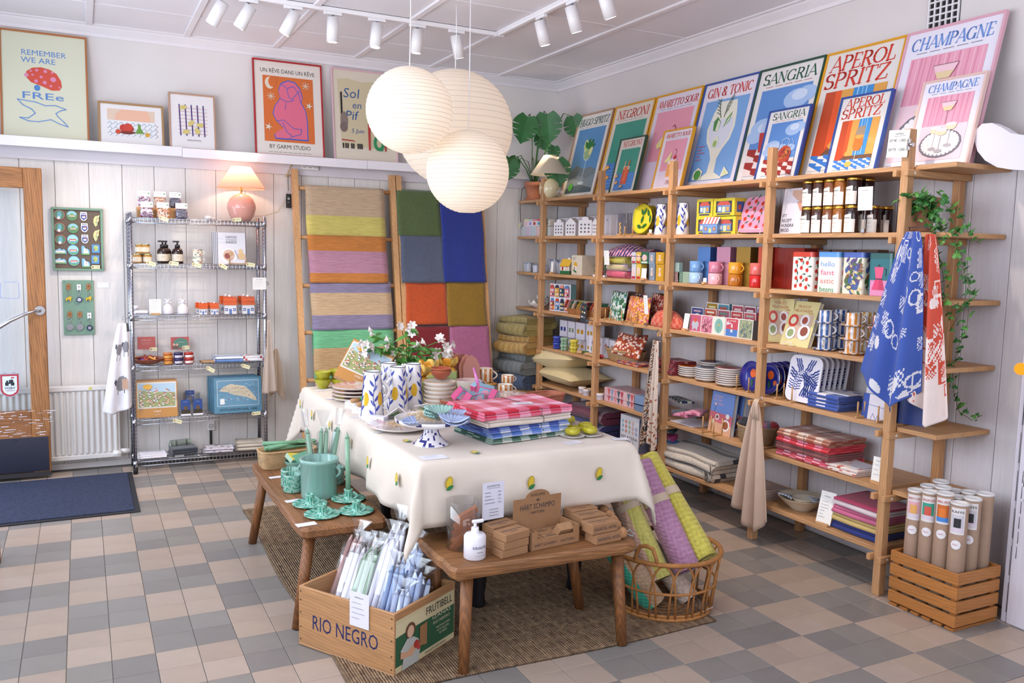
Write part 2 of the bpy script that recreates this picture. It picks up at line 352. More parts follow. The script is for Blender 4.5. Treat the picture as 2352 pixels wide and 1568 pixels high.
# --- walls: boarded below the ledge, plaster above
pw=.205;ZP=2.13
wb=MB();wb.box(XL-.2,XR+.3,1.40,1.5,0,ZC+.1,wht);wb.box(XL-.1,XR+.1,1.302,1.40,0,ZP,'cfc8c6');wb=wb.obj('wall_back','plaster',kind='structure')
x=XL;k=0
while x<XR-.01:
 b=MB();e=min(x+pw,XR);b.box(x+.0012,e-.0012,YB+.0005*(k%3),1.303,.012,ZP,['e6e0db','e3ddd8','e8e2dd'][k%3],.003);b.obj('plank','plank_paint',wb);x+=pw;k+=1
wr=MB();wr.box(3.845,3.95,YF-.1,1.5,0,ZC+.1,'ddd5d3');wr.box(3.82,3.845,-3.0,1.3,0,ZP,'cfc8c6');wr=wr.obj('wall_right','plaster',kind='structure')
y=YB;k=0
while y>-2.98:
 b=MB();e=max(y-pw,-3.0);b.box(XR+.0005*(k%3),3.821,e+.0012,y-.0012,.012,ZP,['dfd9dc','dcd6da','e2dcde'][k%3],.003);b.obj('plank','plank_paint',wr);y-=pw;k+=1
def wall_open(name,ops,ax,pos,lo,hi,th,c):
 b=MB();xs=sorted({lo,hi,*[o[0]for o in ops],*[o[1]for o in ops]})
 for a,e in zip(xs,xs[1:]):
  o=[q for q in ops if q[0]<=a and e<=q[1]]
  for z0,z1 in([(0,o[0][2]),(o[0][3],ZC+.1)]if o else[(0,ZC+.1)]):
   if z1-z0>.001:(b.box(a,e,pos,pos+th,z0,z1,c)if ax=='x' else b.box(pos,pos+th,a,e,z0,z1,c))
 return b.obj(name,'plaster',kind='structure')
wall_open('wall_front',[(-.4,3.3,.75,2.75)],'x',YF-.1,XL-.1,3.95,.1,wht)
wall_open('wall_left',[(-4.8,-.4,1.2,2.8),(-.1,1.02,0,2.1)],'y',XL-.1,YF-.1,1.5,.1,wht)
b=MB();b.box(XL-.1,3.95,YF-.1,1.5,ZC,ZC+.08,'eeeaee');ce=b.obj('ceiling','plaster',kind='structure')
for x in[.178+.613*k for k in range(-2,6)]:
 b=MB();b.box(x-.022,x+.022,YF,1.40,ZC-.014,ZC,'f0ebee',.004);b.obj('batten','paint',ce)
for y in[.78-1.22*k for k in range(0,6)]:
 b=MB();b.box(XL,3.85,y-.012,y+.012,ZC-.005,ZC,'efeaed',.002);b.obj('batten','paint',ce)
def cove(name,along,sgn):
 b=MB();prof=[(0,-.075),(.012,-.075),(.016,-.055),(.05,-.022),(.056,-.012),(.075,-.010),(.075,0),(0,0)]
 n=len(prof)
 for k in range(n):
  (a,z),(e,y_)=prof[k],prof[(k+1)%n]
  if along=='x':b.quad((XL,1.40-a,ZC+z),(3.845,1.40-a,ZC+z),(3.845,1.40-e,ZC+y_),(XL,1.40-e,ZC+y_),'eee9ec')
  else:b.quad((3.845-a,YF,ZC+z),(3.845-a,1.40,ZC+z),(3.845-e,1.40,ZC+y_),(3.845-e,YF,ZC+y_),'eae4e7')
 b.obj(name,'paint',kind='structure')
cove('trim_1','x',1);cove('trim_2','y',1)
# picture ledge along the back wall and the plain cap on the shelf wall
b=MB();b.box(XL,3.80,1.185,1.40,2.212,2.232,'eeeaee',.002);le=b.obj('trim_3','paint',kind='structure')
b=MB();b.box(XL,.735,1.172,1.186,2.172,2.236,'f0ecf0',.002);b.obj('ledge_lip','paint',le)
b=MB();b.box(.737,2.06,1.172,1.186,2.168,2.232,'f0ecf0',.002);b.obj('ledge_lip','paint',le)
b=MB();b.box(2.062,3.80,1.172,1.186,2.170,2.234,'f0ecf0',.002);b.obj('ledge_lip','paint',le)
b=MB();b.box(XL,3.80,1.262,1.40,2.10,2.212,'d9d3d8');b.obj('frieze','paint',le)
b=MB();b.box(3.79,3.846,-3.0,1.27,2.105,2.135,'dbd5d8',.003);b.obj('trim_4','paint',kind='structure')
b=MB();b.box(XL,3.80,1.272,1.288,0,.045,'d8d2d0',.004);b.obj('baseboard_back','paint',kind='structure')
# casing boards of the opening beside the shelf wall
cz=MB();cz.box(3.80,3.846,-6.4,-3.0,0,2.6,'d2ccd6');cz=cz.obj('trim_5','paint',kind='structure')
for n_,(y0,y1,x0)in enumerate(((-3.018,-2.995,3.672),(-3.30,-3.022,3.668),(-3.62,-3.303,3.672))):
 b=MB();b.box(x0,3.80,y0,y1,0,2.12,['cbc5cf','d6d1dc','d0cad5'][n_],.004)
 o=b.obj('plank','plank_paint',cz)
b=MB();rr=random.Random(3)
for y0,z0,h in((-3.0205,.05,1.0),(-3.06,.9,.55),(-3.045,.3,.4),(-3.05,.62,.25),(-3.03,1.2,.3)):
 for k in range(6):
  yy=y0+rr.uniform(-.002,.002);zz=z0+h*k/6;b.quad((3.6672,yy-.0016,zz),(3.6672,yy+.0016,zz),(3.6672,yy+.0012,zz+h/7.5),(3.6672,yy-.0008,zz+h/7.5),'2b2624')
b.obj('crack','matte',cz)
b=MB();b.at((3.667,-3.085,.56));b.tube([(0,0,0),(-.02,0,0),(-.03,.0,-.012),(-.028,0,-.03),(-.012,.006,-.034)],.006,8,'16161a');b.ball((-.028,0,.01),.011,8,'16161a');b.box(-.004,0,-.012,.012,-.02,.025,'16161a',.001)
b.obj('coat_hook','black_metal',None,'black iron hook screwed to the cracked pale casing board','hook')
p=onx(2345,847,3.62);lb=T('wall_bulb','round glowing orange bulb on the pale casing board','light bulb',p)
b=MB();b.ball((0,0,0),.026,14,'ff8a1e');b.obj('globe','orange_bulb',lb)
b=MB();b.cyl((.02,0,0),(.05,0,0),.012,.014,10,'dddddd');b.obj('socket','satin',lb)
# cut-out cloud shaped board above it
pts=[(2238,322),(2240,300),(2256,284),(2278,282),(2300,292),(2322,306),(2352,310),(2400,300),(2440,310),(2450,345),(2430,378),(2390,392),(2352,391),(2320,389),(2290,384),(2262,368),(2245,347)]
def onwave(a):
 return onx(a[0],a[1],3.60)
W3=[onwave(q)for q in pts];b=MB();n=len(W3)
a0=b.p(*W3);a1=b.p(*[q+V((.055,0,0))for q in W3]);b.face([a0+k for k in range(n)],'dedae2');b.face([a1+k for k in range(n)][::-1],'dedae2')
for k in range(n):b.face((a0+k,a1+k,a1+(k+1)%n,a0+(k+1)%n),'e6e2ea')
b.obj('cutout_board','paint',None,'thick white wavy cut-out wooden board beside the pink champagne posters','sign')
# vent grille
vg=T('vent_grille','white lattice air vent high on the plaster wall above the posters','vent',(3.843,-2.36,2.92))
b=MB();b.box(-.002,.004,-.085,.085,-.26,.1,'1c1a1a');b.obj('backing','matte',vg)
for k in range(6):b=MB();yy=-.08+.032*k;b.box(-.012,0,yy-.004,yy+.004,-.26,.1,'e9e6e8',.002);b.obj('bar','satin',vg)
for k in range(12):b=MB();zz=-.256+.0316*k;b.box(-.013,-.001,-.085,.085,zz-.004,zz+.004,'e9e6e8',.002);b.obj('bar','satin',vg)
# ---- old glazed door standing open against the back wall
dr=T('door_1','old worn wooden entrance door with glass pane and chrome push bar','door',(-.125,1.08,0));dr['kind']='structure'
wd='a8703f'
b=MB();b.box(-.105,0,0,.045,.03,2.03,wd,.004);st=b.obj('stile','oldwood_z',dr)
b=MB();b.box(-.95,-.845,0,.045,.03,2.03,wd,.004);b.obj('stile','oldwood_z',dr)
b=MB();b.box(-.845,-.105,.001,.044,1.90,2.03,wd,.004);b.obj('top_rail','oldwood_x',dr)
b=MB();b.box(-.845,-.105,.001,.044,.05,.46,'9a6338',.004);br=b.obj('bottom_rail','oldwood_x',dr)
b=MB();rr=random.Random(5)
for k in range(90):
 x,z=rr.uniform(-.84,-.0),rr.uniform(.29,.46)
 if z>.46:x=rr.uniform(-.1,-.01)
 l,h=rr.uniform(.01,.07),rr.uniform(.002,.006)
 if z>.46:l,h=.008,rr.uniform(.01,.05)
 b.poly=None;b.quad((x,-.0006,z),(x+l,-.0006,z+rr.uniform(-.003,.003)),(x+l*.9,-.0006,z+h),(x+l*.1,-.0006,z+h),'d9cfd0')
b.obj('flaked_paint','matte',br)
b=MB();b.box(-.93,-.012,-.006,-.0005,.055,.285,'5d6070',.001)
for x in(-.9,-.6,-.35,-.2,-.05):
 for z in(.075,.268):b.ball((x,-.006,z),.005,6,'3b3d48')
b.obj('kick_plate','steel',dr)
b=MB();b.box(-.93,0,-.004,.05,.02,.05,'2d2a2c');b.obj('sweep','matte',dr)
b=MB();b.box(-.846,-.104,.018,.024,.46,1.90,'e8f0f4');b.obj('pane','pane',dr)
b=MB();b.cyl((-.035,-.001,1.118),(-.035,-.012,1.118),.033,.03,16,'d8d8dc');b.tube([(-.035,-.01,1.118),(-.06,-.05,1.118),(-.12,-.085,1.10),(-.20,-.095,1.06),(-.28,-.09,1.005),(-.4,-.075,.93),(-.55,-.05,.86),(-.7,-.02,.82)],.0115,10,'d8d8dc');b.obj('push_bar','chrome',dr)
b=MB();d=Dr(b,(-.222,.017,.63),(1,0,0),(0,0,1));sh=[(-.055,.08),(-.035,.08),(-.035,.088),(-.015,.088),(-.015,.08),(.015,.08),(.015,.088),(.035,.088),(.035,.08),(.055,.08),(.055,-.03),(.045,-.055),(.02,-.072),(0,-.076),(-.02,-.072),(-.045,-.055),(-.055,-.03)]
d.poly(sh,'9c9aa6');d.poly([(x*.93,y*.93)for x,y in sh if y<.085],'a8323c');d.poly([(x*.74,y*.78)for x,y in sh if y<.085],'cdd6da')
d.rect(-.026,.0,.026,.022,'23262e').rect(-.02,.022,-.008,.034,'23262e').rect(-.004,.022,.02,.038,'23262e').disc(0,.006,.007,'cdd6da').line([(.01,.038),(.01,.056)],.002,'23262e').rect(.01,.048,.026,.056,'c0303a')
d.text('VISBY',0,-.022,.062,.014,'23283a',bold=.01);d.text('CENTRUM',0,-.036,.05,.008,'b04048');b.obj('sticker','paper',dr,'red and grey shield sticker')
b=MB();d=Dr(b,(-.14,.017,1.25),(1,0,0),(0,0,1));d.line([(-.09,.05),(-.02,.052)],.002,'5a74c0').line([(-.11,.045),(-.115,-.05),(-.03,-.055),(-.01,-.05),(-.01,.05)],.0022,'6a80c4');b.obj('sticker','paper',dr)
# small wooden post of the doorway, just inside the frame edge
p=on(-2,1290);b=MB();b.box(p.x-.05,p.x+.006,p.y-.02,p.y+.02,0,.27,'a5683c',.004);b.obj('door_stop','oldwood_z',None,'short worn wooden stop post standing beside the doormat','door stop')
# ======= pine shelving along the shelf wall
PY=[.82,-.03,-.857,-1.715,-2.565];LV=[1.995,1.697,1.40,1.103,.807,.51,.218]
PN='c7976a'
su=T('shelving_unit','long open pine shelving unit along the white boarded wall','shelf',(3.6,-.6,0))
def sp(b,name,m):o=b.obj(name,m,su);o.location=(-3.6,.6,0);return o
pm=None
for y in PY:
 b=MB();b.box(3.388,3.432,y-.02,y+.02,0,2.153,PN,.003);sp(b,'post','pine_z')
 b=MB();b.box(3.745,3.787,y-.02,y+.02,0,2.0,'c48f60',.003);sp(b,'post','pine_z')
 for z in LV:
  for s in(-1,1):
   y0,y1=sorted((y+s*.0205,y+s*.0405))
   b=MB();b.box(3.362,3.800,y0,y1,z-.052,z-.0225,'c9986a',.002);b.cyl((3.41,y+s*.0405,z-.037),(3.41,y+s*.0425,z-.037),.006,.006,8,'e6e0da');sp(b,'support_bar','pine_x')
ends=[1.272]+PY+[-2.79]
for k,z in enumerate(LV):
 for a in range(6):
  if a==5 and z<.3:continue
  y1,y0=ends[a]-(.0215 if a else 0),ends[a+1]+(.0215 if a<5 else 0)
  if a==0 and z<.9:y1=.915
  x0=3.412 if a<5 else 3.432
  b=MB();b.box(x0,x0+.19,y0,y1,z-.022,z,PN,.002);sp(b,'board','pine_y')
  b=MB();b.box(x0+.192,3.80,y0,y1,z-.022,z-.0005,'cc9866',.002);sp(b,'board','pine_y')
  # ======= framed posters
class Ds(Dr):
 def __init__(s,mb,o,ux,uy,k=1,**kw):super().__init__(mb,o,ux,uy,**kw);s.k=k
 def P(s,x,y):return s.o+s.ux*x*s.k+s.uy*y*s.k+s.n*s.l
def poster(label,loc,rot,w,h,fc,draw,k=1,fw=.012,dp=.022,bgc='ece6e0',name='framed_poster',cat='poster',group=None,m='lacquer'):
 t=T(name,label,cat,loc,rot=rot,group=group);b=MB()
 for q in((-w/2,-w/2+fw,0,h),(w/2-fw,w/2,0,h),(-w/2+fw,w/2-fw,0,fw),(-w/2+fw,w/2-fw,h-fw,h)):b.box(q[0],q[1],0,dp,q[2],q[3],fc,.0015)
 b.obj('frame',m,t)
 b=MB();b.box(-w/2+fw,w/2-fw,.008,dp-.002,fw,h-fw,bgc);d=Ds(b,(0,.008,fw),(1,0,0),(0,0,1),k);draw(d);b.obj('print','framed',t);return t
def mini(d,y,x0,x1,c='9a8f9a',n=5):
 w_=(x1-x0)/n
 for i in range(n):d.line([(x0+w_*i+.004,y),(x0+w_*(i+.82),y)],.0032,c);d.l-=d.st
 d.up()
def art_hugo(d):
 serif(d,'HUGO SPRITZ',0,.603,.43,.058,'2c5a49');mini(d,.588,-.2,.17)
 d.rect(-.2,.04,.2,.575,'5b93c8').poly([(-.2,.04),(-.2,.23),(-.1,.27),(.02,.235),(.1,.25),(.2,.22),(.2,.04)],'6f7f86').poly([(-.2,.04),(-.2,.13),(-.06,.19),(.08,.15),(.2,.19),(.2,.04)],'86939a').poly([(-.2,.04),(-.2,.08),(0,.11),(.2,.07),(.2,.04)],'4f646c')
 d.line([(.02,.12),(.02,.33)],.006,'d6e2ea').disc(.02,.12,.045,'b9c8cf',.014).disc(.02,.385,.068,'b9d0d8',.085).disc(.02,.37,.055,'9fb98a',.06)
 d.disc(-.03,.43,.03,'dfe8b0',.05,a=.2).disc(-.03,.43,.022,'b6cf74',.04,a=.2)
 for a in(.4,1.,1.7,2.4):d.leaf(.02,.40,.09,.04,a,'2f7a3e')
 d.disc(.06,.38,.022,'e4e8a8',.035,a=-.3).disc(-.12,.09,.035,'56b34a',.03,a=.4);d.text('DANK',.15,.02,.03,.008,'666666')
def art_negroni(d):
 serif(d,'NEGRONI',0,.595,.4,.066,'cf3a31');mini(d,.578,-.17,.15)
 d.rect(-.2,.04,.2,.56,'3c9a85').rect(-.2,.04,.2,.25,'4a86d0')
 for i in range(7):d.line([(-.2,.06+i*.026),(-.05+i*.02,.075+i*.024),(.2,.05+i*.027)],.005,'79a9de')
 d.poly([(-.07,.12),(.06,.10),(.075,.33),(-.06,.34)],'d9d3cc').poly([(-.066,.12),(.058,.105),(.07,.29),(-.058,.30)],'e2533a').poly([(-.03,.14),(.02,.13),(.03,.28),(-.02,.29)],'ef7a4a')
 d.disc(.0,.31,.05,'f2a25c',.022).disc(.0,.31,.026,'e2533a',.01).poly([(-.045,.33),(-.03,.33),(-.022,.40),(-.04,.40)],'f0cfa8').poly([(.03,.33),(.05,.33),(.062,.41),(.044,.41)],'ee7a3e')
 for x,y in((-.15,.12),(-.03,.07),(-.17,.2)):d.disc(x,y,.035,'f49b3d',a0=PI*.1,a1=PI*1.1).disc(x,y,.026,'f8bf70',a0=PI*.1,a1=PI*1.1)
def art_amaretto(d):
 serif(d,'AMARETTO SOUR',0,.607,.44,.05,'d2453c');mini(d,.592,-.18,.18)
 d.rect(-.2,.04,.2,.575,'ec9fb4').rect(-.2,.04,.2,.215,'e4d2e6')
 for i in range(10):d.line([(-.04+i*.012,.055),(-.02+i*.012,.10)],.004,'b07a70')
 d.poly([(-.06,.10),(.07,.10),(.085,.35),(-.07,.35)],'ecd9e2').poly([(-.052,.14),(.064,.14),(.075,.29),(-.062,.29)],'f2a95c').rect(-.065,.29,.08,.335,'f5e6dc')
 d.poly([(-.13,.33),(-.02,.44),(-.03,.34),(-.1,.30)],'efe39a').disc(.05,.36,.026,'c9243a').line([(.05,.38),(.06,.43),(.04,.46),(.02,.45)],.005,'7d2a35')
def art_gin(d):
 serif(d,'GIN & TONIC',0,.60,.42,.062,'d2453c',.05);d.rect(-.205,.04,.205,.575,'7aa8de')
 d.poly([(-.06,.56),(-.1,.49),(-.13,.38),(-.11,.3),(-.06,.24),(-.03,.18),(-.035,.09),(-.1,.06),(-.12,.045),(.12,.045),(.1,.06),(.035,.09),(.03,.18),(.06,.24),(.11,.3),(.13,.38),(.12,.47),(.1,.555)],'e9e6d8').poly([(-.1,.44),(-.11,.37),(-.09,.31),(-.04,.25),(.04,.25),(.09,.31),(.11,.37),(.1,.44)],'d9dbe8')
 d.poly([(-.07,.37),(-.02,.36),(-.01,.42),(-.05,.46),(-.08,.43)],'4c8a44').poly([(-.05,.37),(-.02,.36),(-.015,.42),(-.04,.44)],'d7dfc8').poly([(.02,.38),(.07,.42),(.08,.48),(.04,.44)],'6a9c4c').poly([(.03,.39),(.065,.425),(.07,.46)],'e8ecd8').disc(-.02,.29,.03,'dfe2cc',.04).disc(-.02,.28,.018,'9ab870',.022)
 for q in([(-.02,.45),(-.05,.51),(-.06,.58)],[(.01,.45),(.02,.53),(.06,.6)]):d.line(q,.005,'3f5a3c')
 for i in range(5):d.line([(-.03-i*.006,.47+i*.022),(-.07-i*.004,.49+i*.022)],.004,'3f5a3c').line([(.01+i*.008,.47+i*.022),(.04+i*.008,.5+i*.02)],.004,'3f5a3c')
 d.poly([(-.16,.05),(-.16,.1),(-.12,.13),(-.07,.1),(-.08,.05)],'ece9da').disc(-.115,.08,.034,'4f9447',.032).poly([(.11,.05),(.13,.12),(.19,.07)],'ece9da').poly([(.125,.06),(.137,.105),(.175,.07)],'dbe2a8')
 for i in range(5):d.line([(-.17,.27-i*.022),(-.17+[.06,.04,.07,.03,.05][i],.27-i*.022)],.006,'c06a86')
 d.text('DAN PA',.15,.02,.035,.008,'c05050')
def checks(d,x0,y0,x1,y1,nx,ny,c,bgc,sk=0):
 d.rect(x0,y0,x1,y1,bgc)
 for i in range(nx):
  for j in range(ny):
   if(i+j)%2:
    a,e=x0+(x1-x0)*i/nx,x0+(x1-x0)*(i+1)/nx;f,g_=y0+(y1-y0)*j/ny,y0+(y1-y0)*(j+1)/ny
    d.poly([(a,f+sk*.01),(e,f-sk*.01),(min(e+sk*.01,x1),g_),(a,g_+sk*.006)],c);d.l-=d.st
 d.up()
def art_sangria(d):
 serif(d,'SANGRIA',0,.60,.42,.066,'2a5f45');mini(d,.583,-.18,.2,'b05a5a')
 d.rect(-.2,.04,.2,.565,'5f8fd0')
 for x,y,r in((.1,.48,.1),(.17,.5,.08),(-.12,.33,.1),(.0,.29,.09),(-.17,.28,.07),(.12,.3,.06)):d.disc(x,y,r,'a9c4ea',r*.6)
 for x,y,r in((.12,.5,.06),(-.1,.33,.06),(.02,.28,.05)):d.disc(x,y,r,'cfdcf2',r*.55)
 checks(d,-.2,.04,.2,.20,6,4,'9c2a26','ead9d6',1)
 d.disc(.06,.24,.085,'b8452f',.085);rr=random.Random(2)
 for i in range(26):d.disc(.06+rr.uniform(-.055,.055),.24+rr.uniform(-.055,.05),.013,rr.choice(['d9642f','8e2a2c','e08a4a','a03a36']));d.l-=d.st
 d.line([(.02,.31),(.0,.38),(.06,.40),(.1,.37),(.09,.31)],.007,'b9cbe6').line([(.12,.3),(.16,.34),(.12,.39)],.006,'a5bce0')
 d.poly([(-.11,.18),(-.04,.18),(-.02,.30),(-.13,.30)],'c23a34').poly([(-.13,.30),(-.02,.30),(-.03,.36),(-.12,.36)],'b7cae8').line([(-.075,.18),(-.075,.12)],.006,'cddaf0');d.text('2021',-.18,.014,.03,.01,'666a60')
def art_aperol(d):
 serif(d,'APEROL',0,.59,.42,.082,'d6402f');serif(d,'SPRITZ',-.02,.495,.42,.085,'d6402f')
 d.rect(-.2,.04,.2,.475,'e2a24e').poly([(-.2,.04),(-.2,.475),(-.13,.475),(-.12,.18),(-.06,.13)],'c44a24').poly([(-.13,.475),(-.09,.475),(-.08,.2),(-.12,.15)],'ea5a28').rect(-.01,.15,.12,.475,'3f8fd0')
 for x in(.02,.05,.075):d.line([(x,.16),(x,.475)],.008,['9fcbea','2a5fae','7fb8e4'][int(x*40)%3])
 d.poly([(-.1,.15),(.2,.15),(.2,.1),(-.16,.1)],'6e4a34');checks(d,-.2,.035,.2,.115,9,4,'3c7ccc','e9e3dc',1)
 d.line([(.02,.1),(.03,.2)],.005,'dcd6d0').poly([(-.02,.22),(.0,.19),(.06,.19),(.08,.24),(.07,.33),(-.02,.33)],'f0762c').disc(.03,.315,.045,'f6a24a',.02).poly([(-.02,.33),(.075,.33),(.07,.41),(-.01,.40)],'a08c78').disc(-.03,.075,.036,'f0b055',.026);d.text('2021',-.18,.012,.03,.009,'d06050')
def art_champ(d):
 serif(d,'CHAMPAGNE',0,.60,.43,.062,'7396d6');mini(d,.583,-.18,.18,'6a6a80')
 d.rect(-.2,.04,.2,.56,'eba3b8').rect(-.2,.04,.2,.32,'f0cfd9');rr=random.Random(4)
 for i in range(16):
  x=-.19+i*.0245+rr.uniform(-.006,.006);d.poly([(x,.32),(x+.004,.32),(x+.012,.555),(x+.004,.555)],rr.choice(['d98aa4','f3bccb','e092aa']));d.l-=d.st
 d.up();d.disc(0,.17,.185,'76727c',.115).disc(0,.172,.17,'9a97a2',.103).disc(0,.175,.15,'f2eff0',.09)
 for i in range(26):a=2*PI*i/26;d.disc(.15*math.cos(a),.175+.09*math.sin(a),.014,'f2eff0');d.l-=d.st
 d.disc(0,.175,.11,'e4e2e6',.064);d.disc(0,.175,.106,'f4f1f2',.06)
 for x,y in((-.06,.13),(.07,.15),(.0,.11)):
  d.disc(x,y,.035,'bdb8be',.014).line([(x,y),(x,y+.13)],.004,'b8a8a8').disc(x,y+.15,.045,'ecd9b8',.028).disc(x,y+.168,.05,'f2dbe0',.014)
 d.line([(.01,.33),(.01,.44)],.004,'a08c90').poly([(-.02,.43),(.04,.43),(.06,.465),(-.04,.465)],'e8cfa4').poly([(-.04,.465),(.06,.465),(.075,.50),(-.055,.50)],'f3c9d3').line([(-.055,.50),(.075,.50)],.004,'9a6a78');d.text('2026',-.18,.012,.03,.01,'8090c0')
ZT=LV[0]+.0005;BX,TX=3.615,3.788;LN=math.asin((TX-BX)/.716);GF='e3a11c'
big=[('HUGO SPRITZ',.683,'b78d6c',art_hugo,'ece6e2','tan wood frame'),('NEGRONI',.152,GF,art_negroni,'e6dccf','yellow frame'),('AMARETTO SOUR',-.386,GF,art_amaretto,'e6dceb','yellow frame'),('GIN & TONIC',-.91,'2a4f9c',art_gin,'e9e1ec','blue frame'),('SANGRIA',-1.428,'1f4a3a',art_sangria,'eae4e2','dark green frame'),('APEROL SPRITZ',-1.943,GF,art_aperol,'e6e0da','yellow frame'),('CHAMPAGNE',-2.461,'dfa9b8',art_champ,'e9e4ef','pink frame')]
for i,(n_,y,fc,dr_,bgc,fr)in enumerate(big):
 poster('large %s cocktail poster in a %s leaning on the shelf wall'%(n_.lower().replace('&','and'),fr),(BX+.006*(i%2),y,ZT),(-LN,0,-PI/2),.514,.716,fc,dr_,1,bgc=bgc,group='large cocktail posters on the shelving',m='lacquer')
S=.585
for n_,px,fc,dr_,bgc,fr in(('NEGRONI',1437,'1f4a3a',art_negroni,'e6dccf','dark green'),('AMARETTO SOUR',1540,GF,art_amaretto,'e9e1ec','yellow'),('SANGRIA',1790,'2a4f9c',art_sangria,'eae4e2','blue'),('APEROL SPRITZ',1966,'2a4f9c',art_aperol,'e6e0da','blue'),('CHAMPAGNE',2163,'e6c2b8',art_champ,'e9e4ef','pale pink')):
 y=onx(px,300 if px>1900 else 360,3.585).y;n2={'CHAMPAGNE':.175}.get(n_,.16)
 poster('small %s cocktail poster in a %s frame propped before its larger twin'%(n_.lower(),fr),(3.545,y,ZT),(-LN+.01,0,-PI/2),.32,.42,fc,dr_,S,fw=.01,dp=.024,bgc=bgc,group='small cocktail posters on the shelving')
 # price card clipped to a post top
p=onx(2063,330,3.375);t=T('price_card','white handwritten price card clipped to the end post top beside the champagne posters','price card',p,rot=(0,R(4),-PI/2))
b=MB();b.box(-.055,.055,-.001,.001,-.06,.06,'f3f1ec');d=Dr(b,(0,-.001,0),(1,0,0),(0,0,1));d.scrawl(-.02,.042,.05,.012,'333333',1);d.line([(-.025,.034),(.035,.034)],.0014,'333333');d.text('30*40  1000:-',0,.008,.095,.013,'333333');d.text('50*70  1200:-',0,-.032,.095,.013,'333333');d.scrawl(-.03,-.008,.03,.004,'888888',2);d.scrawl(-.02,-.048,.03,.004,'888888',3);b.obj('card','paper',t)
b=MB();b.box(.05,.062,-.006,.006,-.03,.02,'c4c4c8',.001);b.cyl((.06,0,-.006),(.08,0,-.006),.009,.009,10,'c8c8cc');b.obj('clip','chrome',t)
# ---- pictures on the back ledge
def art_rem(d):
 for t,x,y,w_,h_ in(('REMEMBER',.0,.545,.26,.036),('WE ARE',-.035,.495,.2,.036)):d.text(t,x,y,w_,h_,'5b8ace',bold=.012)
 d.poly([(-.11,.40),(-.105,.435),(-.07,.462),(-.02,.47),(.03,.46),(.07,.435),(.095,.39),(.10,.35),(.085,.325),(.04,.32),(-.02,.345),(-.08,.365)],'d9523f')
 for x,y,r in((-.08,.44,.007),(-.045,.448,.009),(.005,.445,.011),(.045,.44,.007),(-.105,.41,.013),(-.07,.415,.007),(-.02,.405,.009),(.05,.395,.017),(-.05,.375,.011),(0,.37,.012),(.035,.35,.008),(.085,.345,.006)):d.disc(x,y,r,'e28fb4');d.l-=d.st
 d.disc(-.045,.33,.018,'4f8acb',.02);d.text('FREe',-.01,.255,.24,.045,'5b8ace',bold=.012)
 bird=[(-.16,.245),(-.06,.235),(.0,.215),(.06,.222),(.12,.2),(.09,.19),(.06,.17),(.07,.15),(.11,.11),(.13,.085),(.08,.1),(.03,.125),(-.04,.105),(-.1,.105),(-.15,.125),(-.1,.125),(-.06,.16),(-.08,.185),(-.13,.21),(-.16,.245)]
 d.line(bird,.006,'6f9ad6')
poster('large cream mushroom and bird print reading remember we are free',(-.095,1.262,2.232),(-.155,0,0),.512,.716,'b5713f',art_rem,bgc='dfe0c6',name='framed_picture',cat='picture')
def art_still(d):
 d.rect(-.15,.05,.15,.24,'e9cfb9').poly([(-.1,.13),(-.1,.2),(-.06,.24),(.1,.24),(.12,.2),(.12,.13)],'f2bfa2').rect(-.15,.05,.15,.16,'eef0f2')
 for i in range(9):
  for j in range(3):d.line([(-.15+i*.036,.065+j*.034),(-.135+i*.036,.08+j*.034),(-.12+i*.036,.065+j*.034),(-.135+i*.036,.05+j*.034)],.0022,'4a5a78');d.l-=d.st
 d.up();d.disc(-.03,.105,.045,'9c2e22',.03).disc(-.05,.11,.025,'c93a2c').disc(-.02,.115,.028,'d24432').disc(-.03,.085,.055,'7a2f22',.02,a0=PI,a1=2*PI).disc(-.085,.08,.017,'d4502e').poly([(.02,.075),(.08,.075),(.06,.11),(.055,.14),(.04,.14),(.04,.11)],'6f9e3f').disc(.1,.07,.016,'e0a83c')
poster('small still life print of red fruit and a green jug',(.423,1.262,2.232),(-.22,0,0),.415,.30,'b08a5e',art_still,fw=.014,bgc='f2efee',name='framed_picture',cat='picture')
def art_citron(d):
 for i in range(5):d.line([(-.08+i*.04,.09),(-.085+i*.04,.31)],.0085,'41397e')
 for i in range(8):d.line([(-.095,.105+i*.026),(.1,.105+i*.026)],.002,'b84a52')
 for x,y,a in((-.06,.29,.3),(.05,.17,0),(-.01,.18,.8),(-.045,.115,.2),(.03,.125,2)):d.disc(x,y,.024,'dbc97a',.016,a=a)
 d.scrawl(-.04,.055,.1,.012,'555566',5)
poster('narrow lemon print with purple grid and handwritten caption',(.82,1.262,2.232),(-.18,0,0),.313,.405,'c09a82',art_citron,bgc='f1ecec',name='framed_picture',cat='picture')
